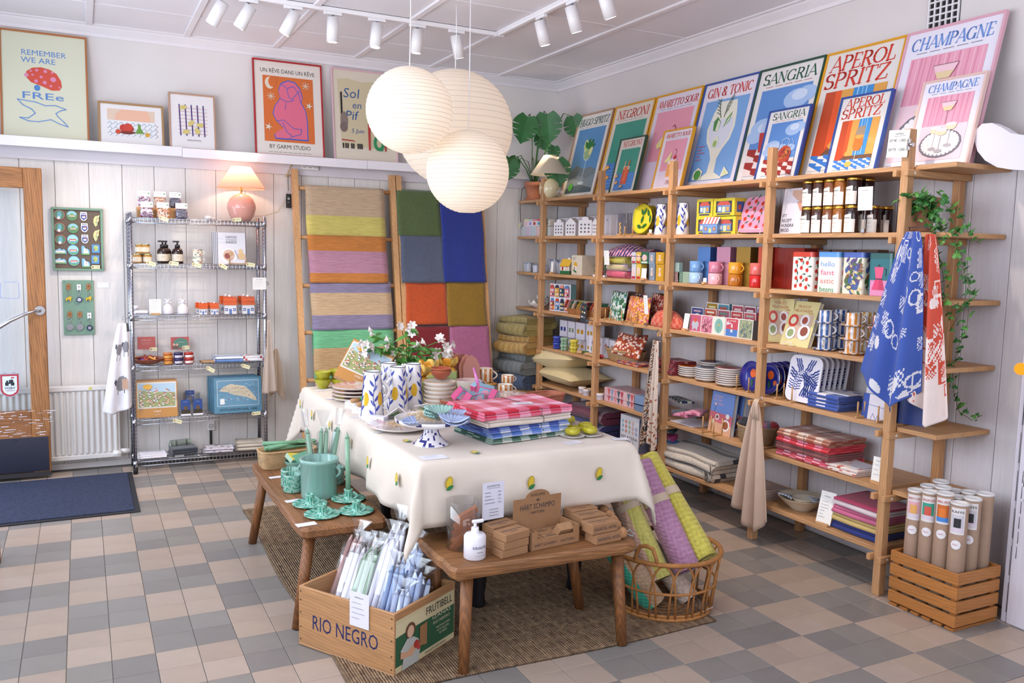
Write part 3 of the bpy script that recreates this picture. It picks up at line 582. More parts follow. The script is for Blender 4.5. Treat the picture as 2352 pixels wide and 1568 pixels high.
def art_reve(d):
 d.text('UN RÊVE DANS UN RÊVE',0,.61,.4,.03,'2a2626',bold=.004);d.text('BY GARMI STUDIO',0,.045,.3,.03,'2a2626',bold=.004);mini(d,.018,-.16,.16,'888888',9)
 d.rect(-.185,.095,.185,.585,'dd7232');bl,pk='4a63c4','e5708c'
 out=[(-.1,.12),(-.11,.15),(-.08,.18),(-.04,.2),(-.09,.25),(-.115,.30),(-.1,.36),(-.06,.42),(-.07,.48),(-.05,.53),(0,.555),(.05,.545),(.085,.5),(.1,.44),(.09,.4),(.12,.34),(.13,.26),(.13,.12)]
 d.poly([(x*1.06,(y-.3)*1.035+.3)for x,y in out],bl);d.poly(out,pk)
 d.line([(-.05,.53),(-.01,.5),(.0,.44),(.02,.42),(.05,.45),(.08,.49)],.005,bl).line([(-.01,.5),(.04,.52),(.075,.47),(.09,.4)],.005,bl).line([(-.06,.42),(-.02,.40),(.02,.405),(.04,.42)],.005,bl).line([(-.09,.25),(-.04,.26),(.03,.2),(.09,.2),(.08,.16),(.02,.14),(-.02,.17),(-.05,.24)],.005,bl).line([(-.02,.39),(-.03,.34)],.004,bl).line([(-.1,.12),(.13,.12)],.006,bl).line([(-.01,.12),(.02,.14)],.004,bl)
 d.disc(-.135,.53,.035,'e9dcc8',.045).disc(-.115,.54,.03,'dd7232',.04)
 for x,y in((.13,.53),(-.13,.43)):
  for a in range(4):d.line([(x-.03*math.cos(a*PI/4),y-.03*math.sin(a*PI/4)),(x+.03*math.cos(a*PI/4),y+.03*math.sin(a*PI/4))],.004,'e9dcc8')
 for x,y in((.15,.38),(-.155,.2)):d.poly([(x+(.03 if k%2==0 else .01)*math.cos(k*PI/5),y+(.03 if k%2==0 else .01)*math.sin(k*PI/5))for k in range(10)],'e9dcc8')
poster('red framed print of a pink abstract figure on orange',(1.502,1.262,2.232),(-.155,0,0),.512,.716,'b3262b',art_reve,bgc='ece3da',name='framed_picture',cat='picture')
def art_soleil(d):
 d.poly([(-.21,.62),(-.13,.63),(-.02,.61),(.06,.62),(.2,.6),(.2,.1),(-.19,.1)],'d8cba8')
 for t,x,y,h_ in(('Sol',-.1,.48,.075),('en',-.06,.4,.055),('Pif',-.1,.31,.07),('5 Juin',-.06,.21,.032)):d.text(t,x,y,None,h_,'2f5a98',shear=.15)
 d.rect(-.19,.34,-.175,.52,'2b2a2e').disc(-.165,.3,.03,'8d7d76',.07).disc(-.17,.25,.03,'7d6d68',.04).poly([(-.19,.155),(-.1,.15),(-.08,.14),(-.19,.145)],'b03a34')
 for x in(-.185,-.165,-.15,-.12,-.105,-.07,-.055,-.04):d.rect(x,.085,x+.011,.125,'1e1e20')
 d.poly([(.02,.08),(.035,.08),(.04,.3),(.02,.3)],'c23a34').disc(.1,.14,.04,'2f9460',.06).disc(.105,.14,.02,'d8cba8',.035).rect(.15,.08,.162,.3,'c23a34').poly([(.1,.08),(.13,.08),(.16,.16),(.15,.18)],'2f9460')
poster('pale pink framed music festival print with blue handwriting',(2.085,1.262,2.232),(-.155,0,0),.512,.716,'e5bcc6',art_soleil,bgc='e7dcc8',name='framed_picture',cat='picture')
# ======= generic builders
def serp(b,w_,dep,h,n,c,cf=None,nx=8,wob=.004,seed=0,gap=.12):
 """a cloth folded n times: serpentine ribbon in y-z, width along x, base at z=0, front at -y"""
 t=h/n;r_=t/2;pts=[];rr=random.Random(seed)
 for k in range(n):
  z=(k+.5)*t;fr,bk=-dep/2+t,dep/2-t;a,e=(bk,fr)if k%2==0 else(fr,bk)
  m=7
  for i in range(m):pts.append((a+(e-a)*i/(m-1),z))
  if k<n-1:
   for q in(-60,-20,20,60):s_=-1 if k%2==0 else 1;pts.append((e+s_*r_*math.cos(R(q)),z+r_+r_*math.sin(R(q))))
 L=len(pts);th=t*(1-gap)/2;up,dn=[],[]
 for i in range(L):
  y0,z0=pts[max(i-1,0)];y1,z1=pts[min(i+1,L-1)];d_=math.hypot(y1-y0,z1-z0)or 1;ny,nz=-(z1-z0)/d_,(y1-y0)/d_
  up.append((pts[i][0]+ny*th,pts[i][1]+nz*th));dn.append((pts[i][0]-ny*th,pts[i][1]-nz*th))
 loop=up+dn[::-1];K=len(loop);rings=[]
 ph=[rr.uniform(0,6)for _ in range(4)]
 for i in range(nx+1):
  x=-w_/2+w_*i/nx;ed=wob*1.2 if i in(0,nx)else 0
  rings.append(b.p(*[(x+(wob*math.sin(z*90+ph[0])if i in(0,nx)else 0),y+wob*math.sin(x*17+ph[1]+z*30),max(.0005,z+wob*.7*math.sin(x*13+y*11+ph[2])*(z/h)))for y,z in loop]))
 for i in range(nx):
  for k in range(K):
   j=(k+1)%K;s_=min(k,2*L-1-k)/L;b.face((rings[i]+k,rings[i+1]+k,rings[i+1]+j,rings[i]+j),cf((i+.5)/nx,s_,k<L)if cf else c,True)
 for k in range(L-1):
  for R_,fl_ in((rings[0],0),(rings[-1],1)):
   q=(R_+k,R_+k+1,R_+K-2-k,R_+K-1-k);b.face(q if fl_ else q[::-1],cf(.01 if not fl_ else .99,k/L,True)if cf else c)
 return b
def folded(label,loc,rz,w_,dep,h,n,c,cf=None,m='cloth',cat='textile',name='folded_textile',group=None,seed=0,nx=10,wob=.004,parts=None,gap=.12):
 b=MB();serp(b,w_,dep,h,n,c,cf,nx,wob,seed,gap);return b.obj(name,m,None,label,cat,group,None,loc,(0,0,rz))
def mug(b,r,h,c,cf=None,n=20,hand=0,z0=0,hc=None,t=.003):
 prof=[(r*.86,0),(r*.97,h*.04),(r,h*.12),(r,h*.5),(r,h-.002),(r-t*.5,h),(r-t,h-.002),(r-t,h*.1),(0,h*.08)]
 b.lathe([(a,z+z0)for a,z in prof],n,c,cf=cf,caps=True);hx,hy=math.cos(hand),math.sin(hand)
 pts=[(r*.95+h*.34*math.sin(PI*k/8),z0+h*(.82-.64*k/8))for k in range(9)]
 b.tube([(a*hx,a*hy,z)for a,z in pts],h*.06,6,hc or c);return b
def card(b,w_,h,c='f4f2ee',seed=0,lines=5,o=(0,0,0),ux=(1,0,0),uy=(0,0,1),title=True):
 d=Dr(b,o,ux,uy);n_=d.n
 for s in(0,-1):
  i=b.p(*[V(o)+V(ux)*x+V(uy)*y+n_*(.0002*s)for x,y in((-w_/2,0),(w_/2,0),(w_/2,h),(-w_/2,h))]);b.face((i,i+1,i+2,i+3)if s==0 else(i+3,i+2,i+1,i),c)
 rr=random.Random(seed)
 if title:d.scrawl(-w_*.25,h*.84,w_*.5,h*.06,'444450',seed)
 for k in range(lines):d.scrawl(-w_*.38,h*(.68-.58*k/max(1,lines)),w_*rr.uniform(.3,.7),h*.035,'7a7a86',seed+k)
 return d
NT=[0]
def tag(loc,rot,label,L=.062,c='e9e4b8',group='price tags on the wire shelving'):
 NT[0]+=1;b=MB();w_=.026;pts=[(0,-w_*.2),(.008,-w_/2),(L,-w_/2),(L,w_/2),(.008,w_/2),(0,w_*.2)]
 b.at(rot=(PI/2,0,0));b.prism(pts,-.0008,.0008,c);d=Dr(b,(0,0,.0008),(1,0,0),(0,1,0));d.disc(.011,0,.0065,'8a4a3a').disc(.011,0,.003,'e9e4b8');d.scrawl(.024,.001,L*.5,.006,'555555',NT[0])
 b.obj('price_tag','paper',None,label,'price tag',group,None,loc,rot)
def signcard(label,loc,rz,w_=.07,h=.1,tilt=-.15,base='wood',seed=0,lines=5,c='f4f2ee',lift=.008):
 t=T('sign_card',label,'price card',loc,rz);b=MB();a=math.tan(tilt)
 card(b,w_,h,c,seed,lines,(0,0,lift),(1,0,0),V((0,-a,1)).normalized());b.obj('card','paper',t);b=MB()
 if base=='wood':b.box(-w_*.4,w_*.4,-.014,.016,0,.014,'cf9f70',.001);b.obj('base','pine_x',t)
 else:
  b.box(-.009,.009,-.009,.009,0,.018,'b9b9be',.001);b.cyl((0,.002,.018),(0,.002,lift+h*.2),.0012,.0012,6,'c8c8cc');b.obj('base','steel',t)
 return t
 # ======= lights: track with spots, paper lanterns
b=MB();b.box(-.9,2.65,.075,.105,3.0,3.026,'f2eef0',.002);tr=T('lighting_track','white L shaped ceiling track carrying the spotlights','lighting track',(2.6,.09,3.026));o=b.obj('rail','satin',tr);o.location=(-2.6,-.09,-3.026)
b=MB();b.box(2.615,2.645,-6.2,.075,3.0,3.026,'f2eef0',.002);o=b.obj('rail','satin',tr);o.location=(-2.6,-.09,-3.026)
b=MB();b.box(2.60,2.66,.06,.12,2.994,3.012,'e6e2e6',.002);b.box(2.44,2.6,.082,.098,2.997,3.001,'dcd8dc');o=b.obj('corner_joint','satin',tr);o.location=(-2.6,-.09,-3.026)
def spot(loc,tilt,az,k,onX):
 t=T('track_spotlight','white cylinder spotlight on the track arm %s, %s from the corner'%(('parallel to the back wall',['seventh','sixth','fifth','fourth','third','second','first'][k])if onX else('parallel to the shelf wall',['first','second','third','fourth','fifth'][k])),'spotlight',loc,group='spotlights on the ceiling track',rot=(0,0,0))
 b=MB();(b.box(-.055,.055,-.012,.012,-.018,0,'efecee',.002)if onX else b.box(-.012,.012,-.055,.055,-.018,0,'efecee',.002));b.obj('adapter','satin',t)
 b=MB();b.cyl((0,0,-.018),(0,0,-.062),.006,.006,8,'c8c8cc');b.obj('stem','chrome',t)
 ax=V((math.sin(tilt)*math.cos(az),math.sin(tilt)*math.sin(az),-math.cos(tilt)));c0=V((0,0,-.062));a,e=c0-ax*.03,c0+ax*.115
 b=MB();b.cyl(a,e,.036,.036,20,'eeeaea');b.cyl(a,a-ax*.002,.03,.028,20,'e2dede');hd=b.obj('head','satin',t)
 b=MB();b.cyl(e+ax*.0004,e+ax*.0008,.028,.028,16,'fff2dd');b.obj('lens','spot_lens',hd)
 l=bpy.data.lights.new('spot','SPOT');l.energy=32;l.color=(1,.85,.72);l.spot_size=R(75);l.spot_blend=.7;l.shadow_soft_size=.03
 lo=bpy.data.objects.new('spot_lamp',l);col.objects.link(lo);lo.parent=t;lo.location=e+ax*.012;lo.rotation_euler=ax.to_track_quat('-Z','Y').to_euler()
for k,(x,tilt,az)in enumerate(((.85,.6,2.4),(1.005,.55,2.6),(1.265,.5,2.7),(1.505,.1,1.5),(1.785,.12,-2.8),(2.055,.1,2.),(2.325,.3,.4))):spot((x,.09,3.0),tilt,az,k,True)
for k,(y,tilt,az)in enumerate(((-.51,.3,0),(-.88,.35,.1),(-1.22,.4,0),(-1.9,.5,0),(-2.6,.5,.2))):spot((2.63,y,3.0),tilt,az,k,False)
def atdep(px,py,dp):return CAM+_d(px,py)*dp
def lantern(px,py,dia,dp,watt,label):
 c=atdep(px,py,dp);t=T('paper_lantern',label,'lamp',c,group='paper lanterns over the table');r=dia/2;b=MB();n=40;rings=26;prof=[]
 for k in range(rings+1):
  a=-PI/2+.2+(PI-.4)*k/rings;prof.append((r*math.cos(a),r*.985*math.sin(a)))
  if k<rings:a2=a+(PI-.4)/rings/2;prof.append((r*math.cos(a2)*.992,r*.985*math.sin(a2)*.992))
 b.lathe(prof,n,'fdf4e8',caps=False);b.obj('paper_shade','lantern_paper',t)
 for k in range(1,rings):
  a=-PI/2+.2+(PI-.4)*k/rings;b=MB();q=r*math.cos(a)*1.0015;z=r*.985*math.sin(a);b.tube([(q*math.cos(u*PI/20),q*math.sin(u*PI/20),z)for u in range(40)],.0009,4,'cfc6c2',closed=True);b.obj('wire_hoop','matte',t)
 b=MB();zt=r*.985*math.sin(PI/2-.2);b.tube([(r*.199*math.cos(u*PI/10),r*.199*math.sin(u*PI/10),zt)for u in range(20)],.0016,5,'d8d2d0',closed=True);b.tube([(-r*.2,0,zt),(0,0,zt+.004),(r*.2,0,zt)],.0016,5,'d8d2d0');b.obj('top_ring','satin',t)
 b=MB();b.tube([(0,0,.05),(0,0,r),(.003,0,r+.2),(0,0,3.028-c.z)],.003,6,'f2eeee');b.obj('cord','satin',t)
 b=MB();b.cyl((0,0,.03),(0,0,.075),.018,.018,12,'eeeeee');b.obj('socket','satin',t)
 b=MB();b.ball((0,0,0),.03,14,'fff0d8');b.obj('bulb','bulb',t)
 l=bpy.data.lights.new('lantern','POINT');l.energy=watt;l.color=(1,.9,.78);l.shadow_soft_size=.05;lo=bpy.data.objects.new('lantern_lamp',l);col.objects.link(lo);lo.parent=t;lo.location=(0,0,-.02)
lantern(940,254,.44,4.35,.42,'round paper lantern with its bottom opening showing, hanging highest of the small pair')
lantern(1074,395,.45,4.62,.5,'round paper lantern hanging lowest over the display table')
lantern(1044,296,.70,5.12,.95,'largest paper lantern hanging behind the two smaller ones')
# ======= leaning ladders with rugs and blankets
LA,LS=1.235,.17
def onl(px,py,off=0):
 d=_d(px,py);A=LA-off-LS*2.13+LS*CAM.z;t=(A-CAM.y)/(d.y-LS*d.z);return CAM+d*t
def yl(z):return LA-LS*(2.13-z)
BW='d9a672'
RZ=[onl(700,q).z for q in(432,545,656,764,874)]+[.3]
def ladder(x0,x1,label):
 t=T('leaning_ladder',label,'ladder',((x0+x1)/2,yl(0),0));o_=V(t.location)
 for x in(x0,x1):
  b=MB();w_=.021;i=b.p(*[V(q)-o_ for q in((x-w_,yl(0)-.024,0),(x+w_,yl(0)-.024,0),(x+w_,yl(0)+.024,0),(x-w_,yl(0)+.024,0),(x-w_,yl(2.14)-.024,2.14),(x+w_,yl(2.14)-.024,2.14),(x+w_,yl(2.14)+.024,2.14),(x-w_,yl(2.14)+.024,2.14))])
  for q in((3,2,1,0),(4,5,6,7),(0,1,5,4),(1,2,6,5),(2,3,7,6),(3,0,4,7)):b.face([i+a for a in q],BW)
  b.obj('rail','pine_z',t)
 for z in RZ:b=MB();b.cyl(V((x0,yl(z),z))-o_,V((x1,yl(z),z))-o_,.0155,.0155,10,'cf9a66');b.obj('rung','pine_x',t)
x1a=onl(678,500).x+.008;x1b=onl(897,430).x+.012;x2a=onl(909,430).x+.018;x2b=onl(1108,560).x
ladder(x1a,x1b,'pale wooden ladder draped with striped rag rugs against the boarded wall');ladder(x2a,x2b,'pale wooden ladder draped with plain wool blankets against the boarded wall')
def drape(label,x0,x1,z,zb,cf,m,th,back,name,cat,group,seed=0,off=0,flare=0):
 b=MB();rr=random.Random(seed);ph=rr.uniform(0,6);xc=(x0+x1)/2;hf=z-zb;rt=.0175+off;tot=hf+PI*rt+back
 def fn(u,v):
  s=v*tot;xx=x0+(x1-x0)*u
  if s<hf:zz=zb+s;y=yl(zz if zz<z else z)-rt-.004*math.sin(u*9+ph)*(1-s/hf)-.006*(1-s/hf);return(xx+flare*(u-.5)*(1-s/hf)+.003*math.sin(zz*14+ph),y-th,zz)
  if s<hf+PI*rt:a=(s-hf)/rt;return(xx,yl(z)-math.cos(a)*(rt+th),z+math.sin(a)*(rt+th))
  zz=z-(s-hf-PI*rt);return(xx+.01,yl(zz)+rt+th+.002,zz)
 nv=max(18,int(tot/.018));b.grid(fn,12,nv,'ffffff',cf=lambda u,v:cf(u,min(1,max(0,1-v*tot/hf))if v*tot<hf else-((v*tot-hf)/tot)),thick=th)
 return b.obj(name,m,None,label,cat,group)
def stripes(*st):
 def f(u,s):
  s=abs(s)
  for lim,c in st:
   if s<=lim:return c
  return st[-1][1]
 return f
be,pu,gr_,yo,og,mv='c9ab88','8d83a0','72bd8c','d3c46c','c9803e','bd8a9e'
xr0,xr1=onl(701,480).x,onl(881,480).x
rugd=[('rag rug with a plain beige band over a yellow band, topmost on its ladder',430,541,stripes((.55,'c8ad8e'),(1,yo)),0),('rag rug striped orange and mauve hung over the second rung',543,649,stripes((.30,og),(.80,mv),(1,og)),.004),('rag rug striped lavender and beige hung over the middle rung',654,756,stripes((.13,pu),(.68,be),(1,pu)),.006),('rag rug striped mint green and tan hung low on the ladder',762,870,stripes((.32,gr_),(.80,'c2a075'),(1,'68b184')),.008),('pinkish beige rag rug on the lowest visible rung of its ladder',873,960,stripes((1,'c7a596')),.008)]
for k,(lb,pa,pb,cf,of)in enumerate(rugd):drape(lb,xr0+.003*k,xr1+(.02 if k in(2,3)else 0),RZ[k]+.0,onl(790,pb).z,cf,'ragweave',.010,.35,'rag_rug','rug','rag rugs on the ladder',k,of)
bl=[('moss green wool blanket folded over the top rung',916,1012,0,541,'55683a',0),('grey blue wool blanket hanging under the moss green one',919,1016,1,648,'565f74',.01),('long royal blue wool blanket hanging beside the green and grey ones',1014,1108,0,647,'22338a',.012),('rust orange wool blanket hanging from the middle rung',926,1017,2,744,'c4501c',.004),('mustard brown wool blanket hanging beside the rust orange one',1019,1106,2,747,'94701c',.006),('deep red wool blanket hanging low beside the pink one',926,1021,3,880,'7c1420',.004),('dusty pink wool blanket hanging low beside the deep red one',1021,1110,3,862,'b0668c',.008)]
for k,(lb,a,e,r_,pb,c,of)in enumerate(bl):
 z=RZ[r_];drape(lb,onl(a,600).x,onl(e,600).x,z,onl((a+e)/2,pb).z,(lambda cc:(lambda u,s:cc))(c),'wool',.016,.3,'wool_blanket','blanket','wool blankets on the ladder',k+9,of,.01)
 # ======= back wall: radiator, boards, outlets
rd=T('radiator','white fluted panel radiator under the souvenir boards','radiator',(-.3,1.24,.085))
b=MB();x=-.68
while x<.585:b.box(x,x+.024,-.042,-.02,.03,.47,'e6e1dc',.008);x+=.0365
b.box(-.70,.60,-.028,.0,.0,.5,'e2ddd8',.004);b.obj('panel','satin',rd)
b=MB();b.box(-.70,.603,-.046,.012,.472,.506,'e8e3de',.004);b.box(-.70,.603,-.046,.012,-.004,.028,'e8e3de',.004);b.obj('edge_rail','satin',rd)
b=MB();b.cyl((.6,-.02,.03),(.66,-.02,.03),.018,.02,12,'ece7e2');b.cyl((.55,-.03,.02),(.605,-.03,.02),.022,.022,12,'f0ece8');b.obj('thermostat','satin',rd)
b=MB();b.cyl((.42,-.03,.488),(.42,-.047,.488),.012,.012,10,'d9d27a');b.obj('valve_sticker','paper',rd)
for x in(-.5,.4):b=MB();b.box(x-.02,x+.02,0,.03,.05,.45,'dcd7d2');b.obj('bracket','satin',rd)
def outlet(label,loc,w_,h,n_,vert=True):
 t=T('power_outlet',label,'outlet',loc);b=MB();b.box(-w_/2,w_/2,-.022,.003,-h/2,h/2,'eeeae8',.003);b.obj('box','satin',t)
 for k in range(n_):
  o_=(0,0,h*(.5-(k+.5)/n_))if vert else(w_*((k+.5)/n_-.5),0,0);b=MB();b.at(o_);b.cyl((0,-.022,0),(0,-.0235,0),.018,.018,14,'9d9a9a');b.cyl((0,-.0236,0),(0,-.024,0),.014,.014,14,'d6d3d2')
  for s in(-1,1):b.cyl((s*.007,-.024,0),(s*.007,-.0245,0),.002,.002,6,'222222')
  b.obj('socket','satin',t)
 return t
outlet('white double wall outlet behind the radiator end',ony(268,985,1.262)+V((.0,0,0)),.045,.12,2);outlet('white double wall outlet below the puzzle shelf',ony(484,968,1.284),.05,.12,2)
outlet('white triple outlet just under the picture ledge',ony(711,381,1.258),.125,.06,3,False)
b=MB();p0=ony(484,985,1.28);b.box(-.008,.008,-.008,.0,-.22,-.01,'2a2624');b.obj('cable_channel','matte',None,'dark cable running down the boards below the wall outlet','cable',loc=p0)
# cable tied up beside the ladder with a black hang tag
p0=ony(668,375,1.262);cb=T('lamp_cable','beige braided cable bundle with black tag hanging beside the rug ladder','cable',p0);b=MB()
for k in range(5):b.tube([(-.03+.004*k,0,-.1),(-.01,-.006,-.03),(.02+.006*k,-.004,.03),(.03-.003*k,0,.045),(.01+.002*k,-.003,.0),(-.02,-.006,-.06),(-.03-.003*k,0,-.1)],.002,5,'cdb897')
b.tube([(-.02,0,-.05),(-.022,-.004,-.12),(-.02,-.004,-.2)],.0022,5,'3a342c');b.tube([(-.02,0,-.2),(-.035,0,-.26),(-.1,-.01,-.36),(-.2,-.02,-.395),(-.34,-.02,-.40)],.0025,5,'d9bfa0');b.obj('cord','matte',cb)
b=MB();b.box(-.038,.0,-.008,-.005,-.33,-.225,'17161a');d=Dr(b,(-.019,-.008,-.26),(1,0,0),(0,0,1));d.disc(0,0,.008,'e8e8e8').disc(0,.001,.004,'17161a');d.text('SPA',0,-.03,.014,.005,'e8e8e8');b.obj('hang_tag','satin',cb)
# magnet board
p0,p1=ony(117,475,1.28),ony(239,622,1.28);W_,H_=p1.x-p0.x,p0.z-p1.z;mbd=T('magnet_board','green framed dark board of souvenir magnets on the boarded wall','board',(p0.x,1.286,p1.z))
b=MB();b.box(0,W_,-.012,0,0,H_,'6f5f52');b.obj('backing','matte',mbd)
b=MB();f_=.015
for q in((0,W_,0,f_),(0,W_,H_-f_,H_),(0,f_,f_,H_-f_),(W_-f_,W_,f_,H_-f_)):b.box(q[0],q[1],-.026,0,q[2],q[3],'7fa089',.002)
b.obj('frame','paint',mbd)
def magnet(px,py,kind,label):
 p=ony(px,py,1.274);b=MB();b.at(rot=(PI/2,0,0));d=Dr(b,(0,0,.0062),(1,0,0),(0,1,0))
 ci=[(math.cos(2*PI*k/18),math.sin(2*PI*k/18))for k in range(18)];r=.034
 if kind in 'abc':
  b.prism([(x*r,y*r)for x,y in ci],0,.006,{'a':'a83a3a','b':'4b8a3c','c':'5fb2cf'}[kind])
  if kind=='a':d.disc(0,0,r*.88,'2f6a34').poly([(-.008,.02),(.008,.022),(.014,-.004),(.004,-.024),(-.014,-.014)],'4f9fae').disc(-.004,-.02,.009,'e8ece8')
  if kind=='b':d.disc(0,0,r*.9,'8cc4e4').disc(0,0,r*.9,'3f7a33',a0=PI*.95,a1=PI*2.05).rect(-.018,-.008,.02,.002,'c9b49a').disc(.0,.008,.012,'66a045',.007)
  if kind=='c':d.disc(0,0,r*.9,'9fd6ea').disc(0,0,r*.9,'5aa04a',a0=PI*1.05,a1=PI*1.95).rect(-.022,-.004,.022,.004,'c2553a').rect(-.018,-.01,.018,-.004,'efe6d8').rect(-.024,-.018,.024,-.012,'4aa3cf')
 elif kind=='d':b.prism([(-.02,.03),(.02,.03),(.022,-.01),(.012,-.026),(0,-.03),(-.012,-.026),(-.022,-.01)],0,.006,'e6e4ea');d.poly([(-.016,.012),(.016,.012),(.018,-.01),(0,-.026),(-.018,-.01)],'2e3a86').disc(0,-.005,.011,'eeeeee',.006).rect(-.014,.017,.014,.024,'8a8aa0').poly([(-.004,.002),(.012,.008),(.01,.0)],'d03a3a')
 elif kind=='e':b.prism([(-.002,-.042),(.008,-.03),(.01,-.012),(.02,.002),(.018,.018),(.026,.04),(.012,.034),(-.004,.03),(-.014,.012),(-.016,-.01),(-.01,-.028)],0,.006,'d8cf82');d.line([(.0,-.03),(.004,-.005),(.008,.02),(.014,.03)],.003,'7fa4b8').disc(.002,-.01,.004,'6a9a5a').disc(.008,.012,.004,'c86a5a')
 elif kind=='f':b.prism([(-.036,-.018),(.036,-.018),(.034,.004),(.02,.016),(.008,.01),(-.006,.022),(-.018,.012),(-.032,.008)],0,.006,'74b8dc');d.rect(-.028,-.01,.026,.004,'e2ded8').poly([(-.034,-.017),(.034,-.017),(.03,-.008),(-.03,-.01)],'6aa044').rect(-.012,.0,-.004,.012,'c9c2ba')
 elif kind=='g':b.prism([(-.022,-.03),(.026,-.03),(.026,.0),(.012,.014),(.004,.008),(-.006,.03),(-.02,.032),(-.024,.02)],0,.006,'72b6e0');d.poly([(-.012,-.02),(.02,-.02),(.014,.004),(-.008,.02)],'e9e9ec').rect(-.022,-.03,.026,-.02,'5a9a40').disc(.004,.0,.003,'c04040')
 else:b.prism([(-.024,-.028),(.024,-.028),(.024,.028),(-.024,.028)],0,.006,'3c87c4');d.disc(.0,.002,.014,'9fb85a',.02).rect(-.014,-.012,-.004,.0,'8a6a4a').disc(.01,.01,.005,'d9c04a')
 b.obj('magnet','gloss',None,label,'magnet','souvenir magnets on the green framed board',None,p)
kn={'a':'round red rimmed waterfall magnet','b':'round green hillside magnet','c':'round blue harbour magnet','d':'shield magnet with a white ram','e':'yellow island shaped magnet','f':'wide magnet of white town houses','g':'magnet of a white lighthouse','h':'square blue map magnet'}
col_=['the outer column','the second column','the third column','the last column']
for kd,pts in{'a':[(136,493),(137,522),(139,550)],'b':[(165,495),(168,524)],'c':[(167,550),(168,574),(170,599)],'d':[(192,497),(194,523),(195,549)],'e':[(220,507),(220,540)],'f':[(139,577),(139,599)],'g':[(196,575),(197,604)],'h':[(220,571),(219,596)]}.items():
 for k,(a,e)in enumerate(pts):magnet(a,e,kd,'%s, %s of its kind on the green framed board'%(kn[kd],(['upper','lower']if len(pts)==2 else['upper','middle','lower'])[k]))
tag(ony(209,613,1.258),(0,0,0),'cream price tag on the corner of the magnet board',.055)
# keyring board
p0,p1=ony(143,643,1.282),ony(218,768,1.282);W_,H_=p1.x-p0.x,p0.z-p1.z;b=MB();b.box(0,W_,-.014,0,0,H_,'7ea08c',.002)
for x in(.012,W_-.012):
 for z in(.012,H_-.012):b.cyl((x,-.014,z),(x,-.0155,z),.003,.003,6,'555555')
b.obj('keyring_board','paint',None,'plain sage green board hung with keyrings','board',None,None,(p0.x,1.286,p1.z))
def keyring(px,py,cardc,kind,label):
 t=T('keyring',label,'keyring',ony(px,py,1.268),group='keyrings on the green board');b=MB();b.tube([(0,.006,.006),(0,-.006,.006),(0,-.01,.012)],.0014,5,'c8a24a');b.obj('hook','brass',t)
 b=MB();b.box(-.013,.013,-.004,-.003,-.036,.004,cardc,.0004);d=Dr(b,(0,-.004,-.02),(1,0,0),(0,0,1));d.poly([(-.006,.004),(0,.012),(.006,.004)],'333333');d.scrawl(-.007,-.006,.014,.004,'444444',int(px));b.obj('card','kraft',t)
 mc,mm={'gold':('d9b042','brass'),'silver':('b8bac2','chrome'),'blue':('2c3566','gloss')}[kind]
 b=MB();b.at((0,-.006,-.046),(PI/2,0,0));b.tube([(.012*math.cos(a*PI/8),.012*math.sin(a*PI/8),0)for a in range(16)],.0014,5,'d0c8a0' if kind=='gold' else 'c8c8cc',closed=True);b.obj('ring','chrome',t)
 b=MB()
 for k in range(4):b.ball((0,-.006,-.06-k*.006),.003,6,'c8c8cc')
 b.obj('chain','chrome',t);b=MB();b.at((0,-.006,-.1),(PI/2,0,0))
 if kind=='gold':b.prism([(-.018,-.012),(-.012,-.012),(-.01,-.002),(.004,-.002),(.006,-.012),(.013,-.012),(.014,.004),(.02,.012),(.008,.02),(-.004,.012),(-.018,.008)],-.004,.004,mc)
 elif px>190 or kind=='blue':b.cyl((0,0,-.006),(0,0,.006),.018,.018,18,'2c3566');b.cyl((0,0,.006),(0,0,.007),.012,.012,14,'c8cad2')
 else:b.cyl((0,0,-.003),(0,0,.003),.022,.022,18,mc)
 b.obj('charm',mm,t)
for a,e,c,kd,lb in((157,653,'a9774f','gold','keyring with a golden animal charm on a brown card, beside the board edge'),(181,654,'eeeeea','blue','keyring with a round navy charm on a white card'),(203,653,'a9774f','gold','keyring with a golden animal charm and white card behind'),(160,717,'a9774f','silver','keyring with an oval silver charm, outer one of the lower row'),(183,717,'a9774f','silver','keyring with an oval silver charm, middle of the lower row'),(205,719,'eeeeea','silver','keyring with a dark round charm on a white card, lower row')):keyring(a,e,c,kd,lb)
p0=ony(237,655,1.284);b=MB();card(b,.075,.035,'f2f0f2',3,2,(0,0,-.017),(1,0,0),(0,0,1),False);b.obj('price_card','paper',None,'small white handwritten price card pinned beside the keyring board','price card',loc=p0)
# ======= chrome wire shelving
WX0,WX1,WY0,WY1=.382,1.252,.985,1.235;WZ=[1.737,1.432,1.082,.737,.368,.082]
ws=T('wire_shelving','chrome wire shelving rack of six tiers against the boarded wall','shelf',(WX0,WY0,0));LX,LY=WX1-WX0,WY1-WY0
for x in(0,LX):
 for y in(0,LY):
  b=MB();b.cyl((x,y,.04),(x,y,1.765),.0128,.0128,12,'b4b6c2')
  for k in range(66):b.cyl((x,y,.07+k*.0254),(x,y,.073+k*.0254),.0133,.0133,10,'8d90a0',caps=False)
  b.cyl((x,y,1.765),(x,y,1.772),.0128,.009,12,'c8c8d0');po=b.obj('post','chrome',ws)
  b=MB();b.cyl((x,y,0),(x,y,.045),.015,.015,12,'161618');b.obj('rubber_foot','matte',po)
  for z in WZ:b=MB();b.cyl((x,y,z-.035),(x,y,z+.008),.0165,.0155,12,'b9bbc6');b.obj('collar','chrome',po)
shelfm=None
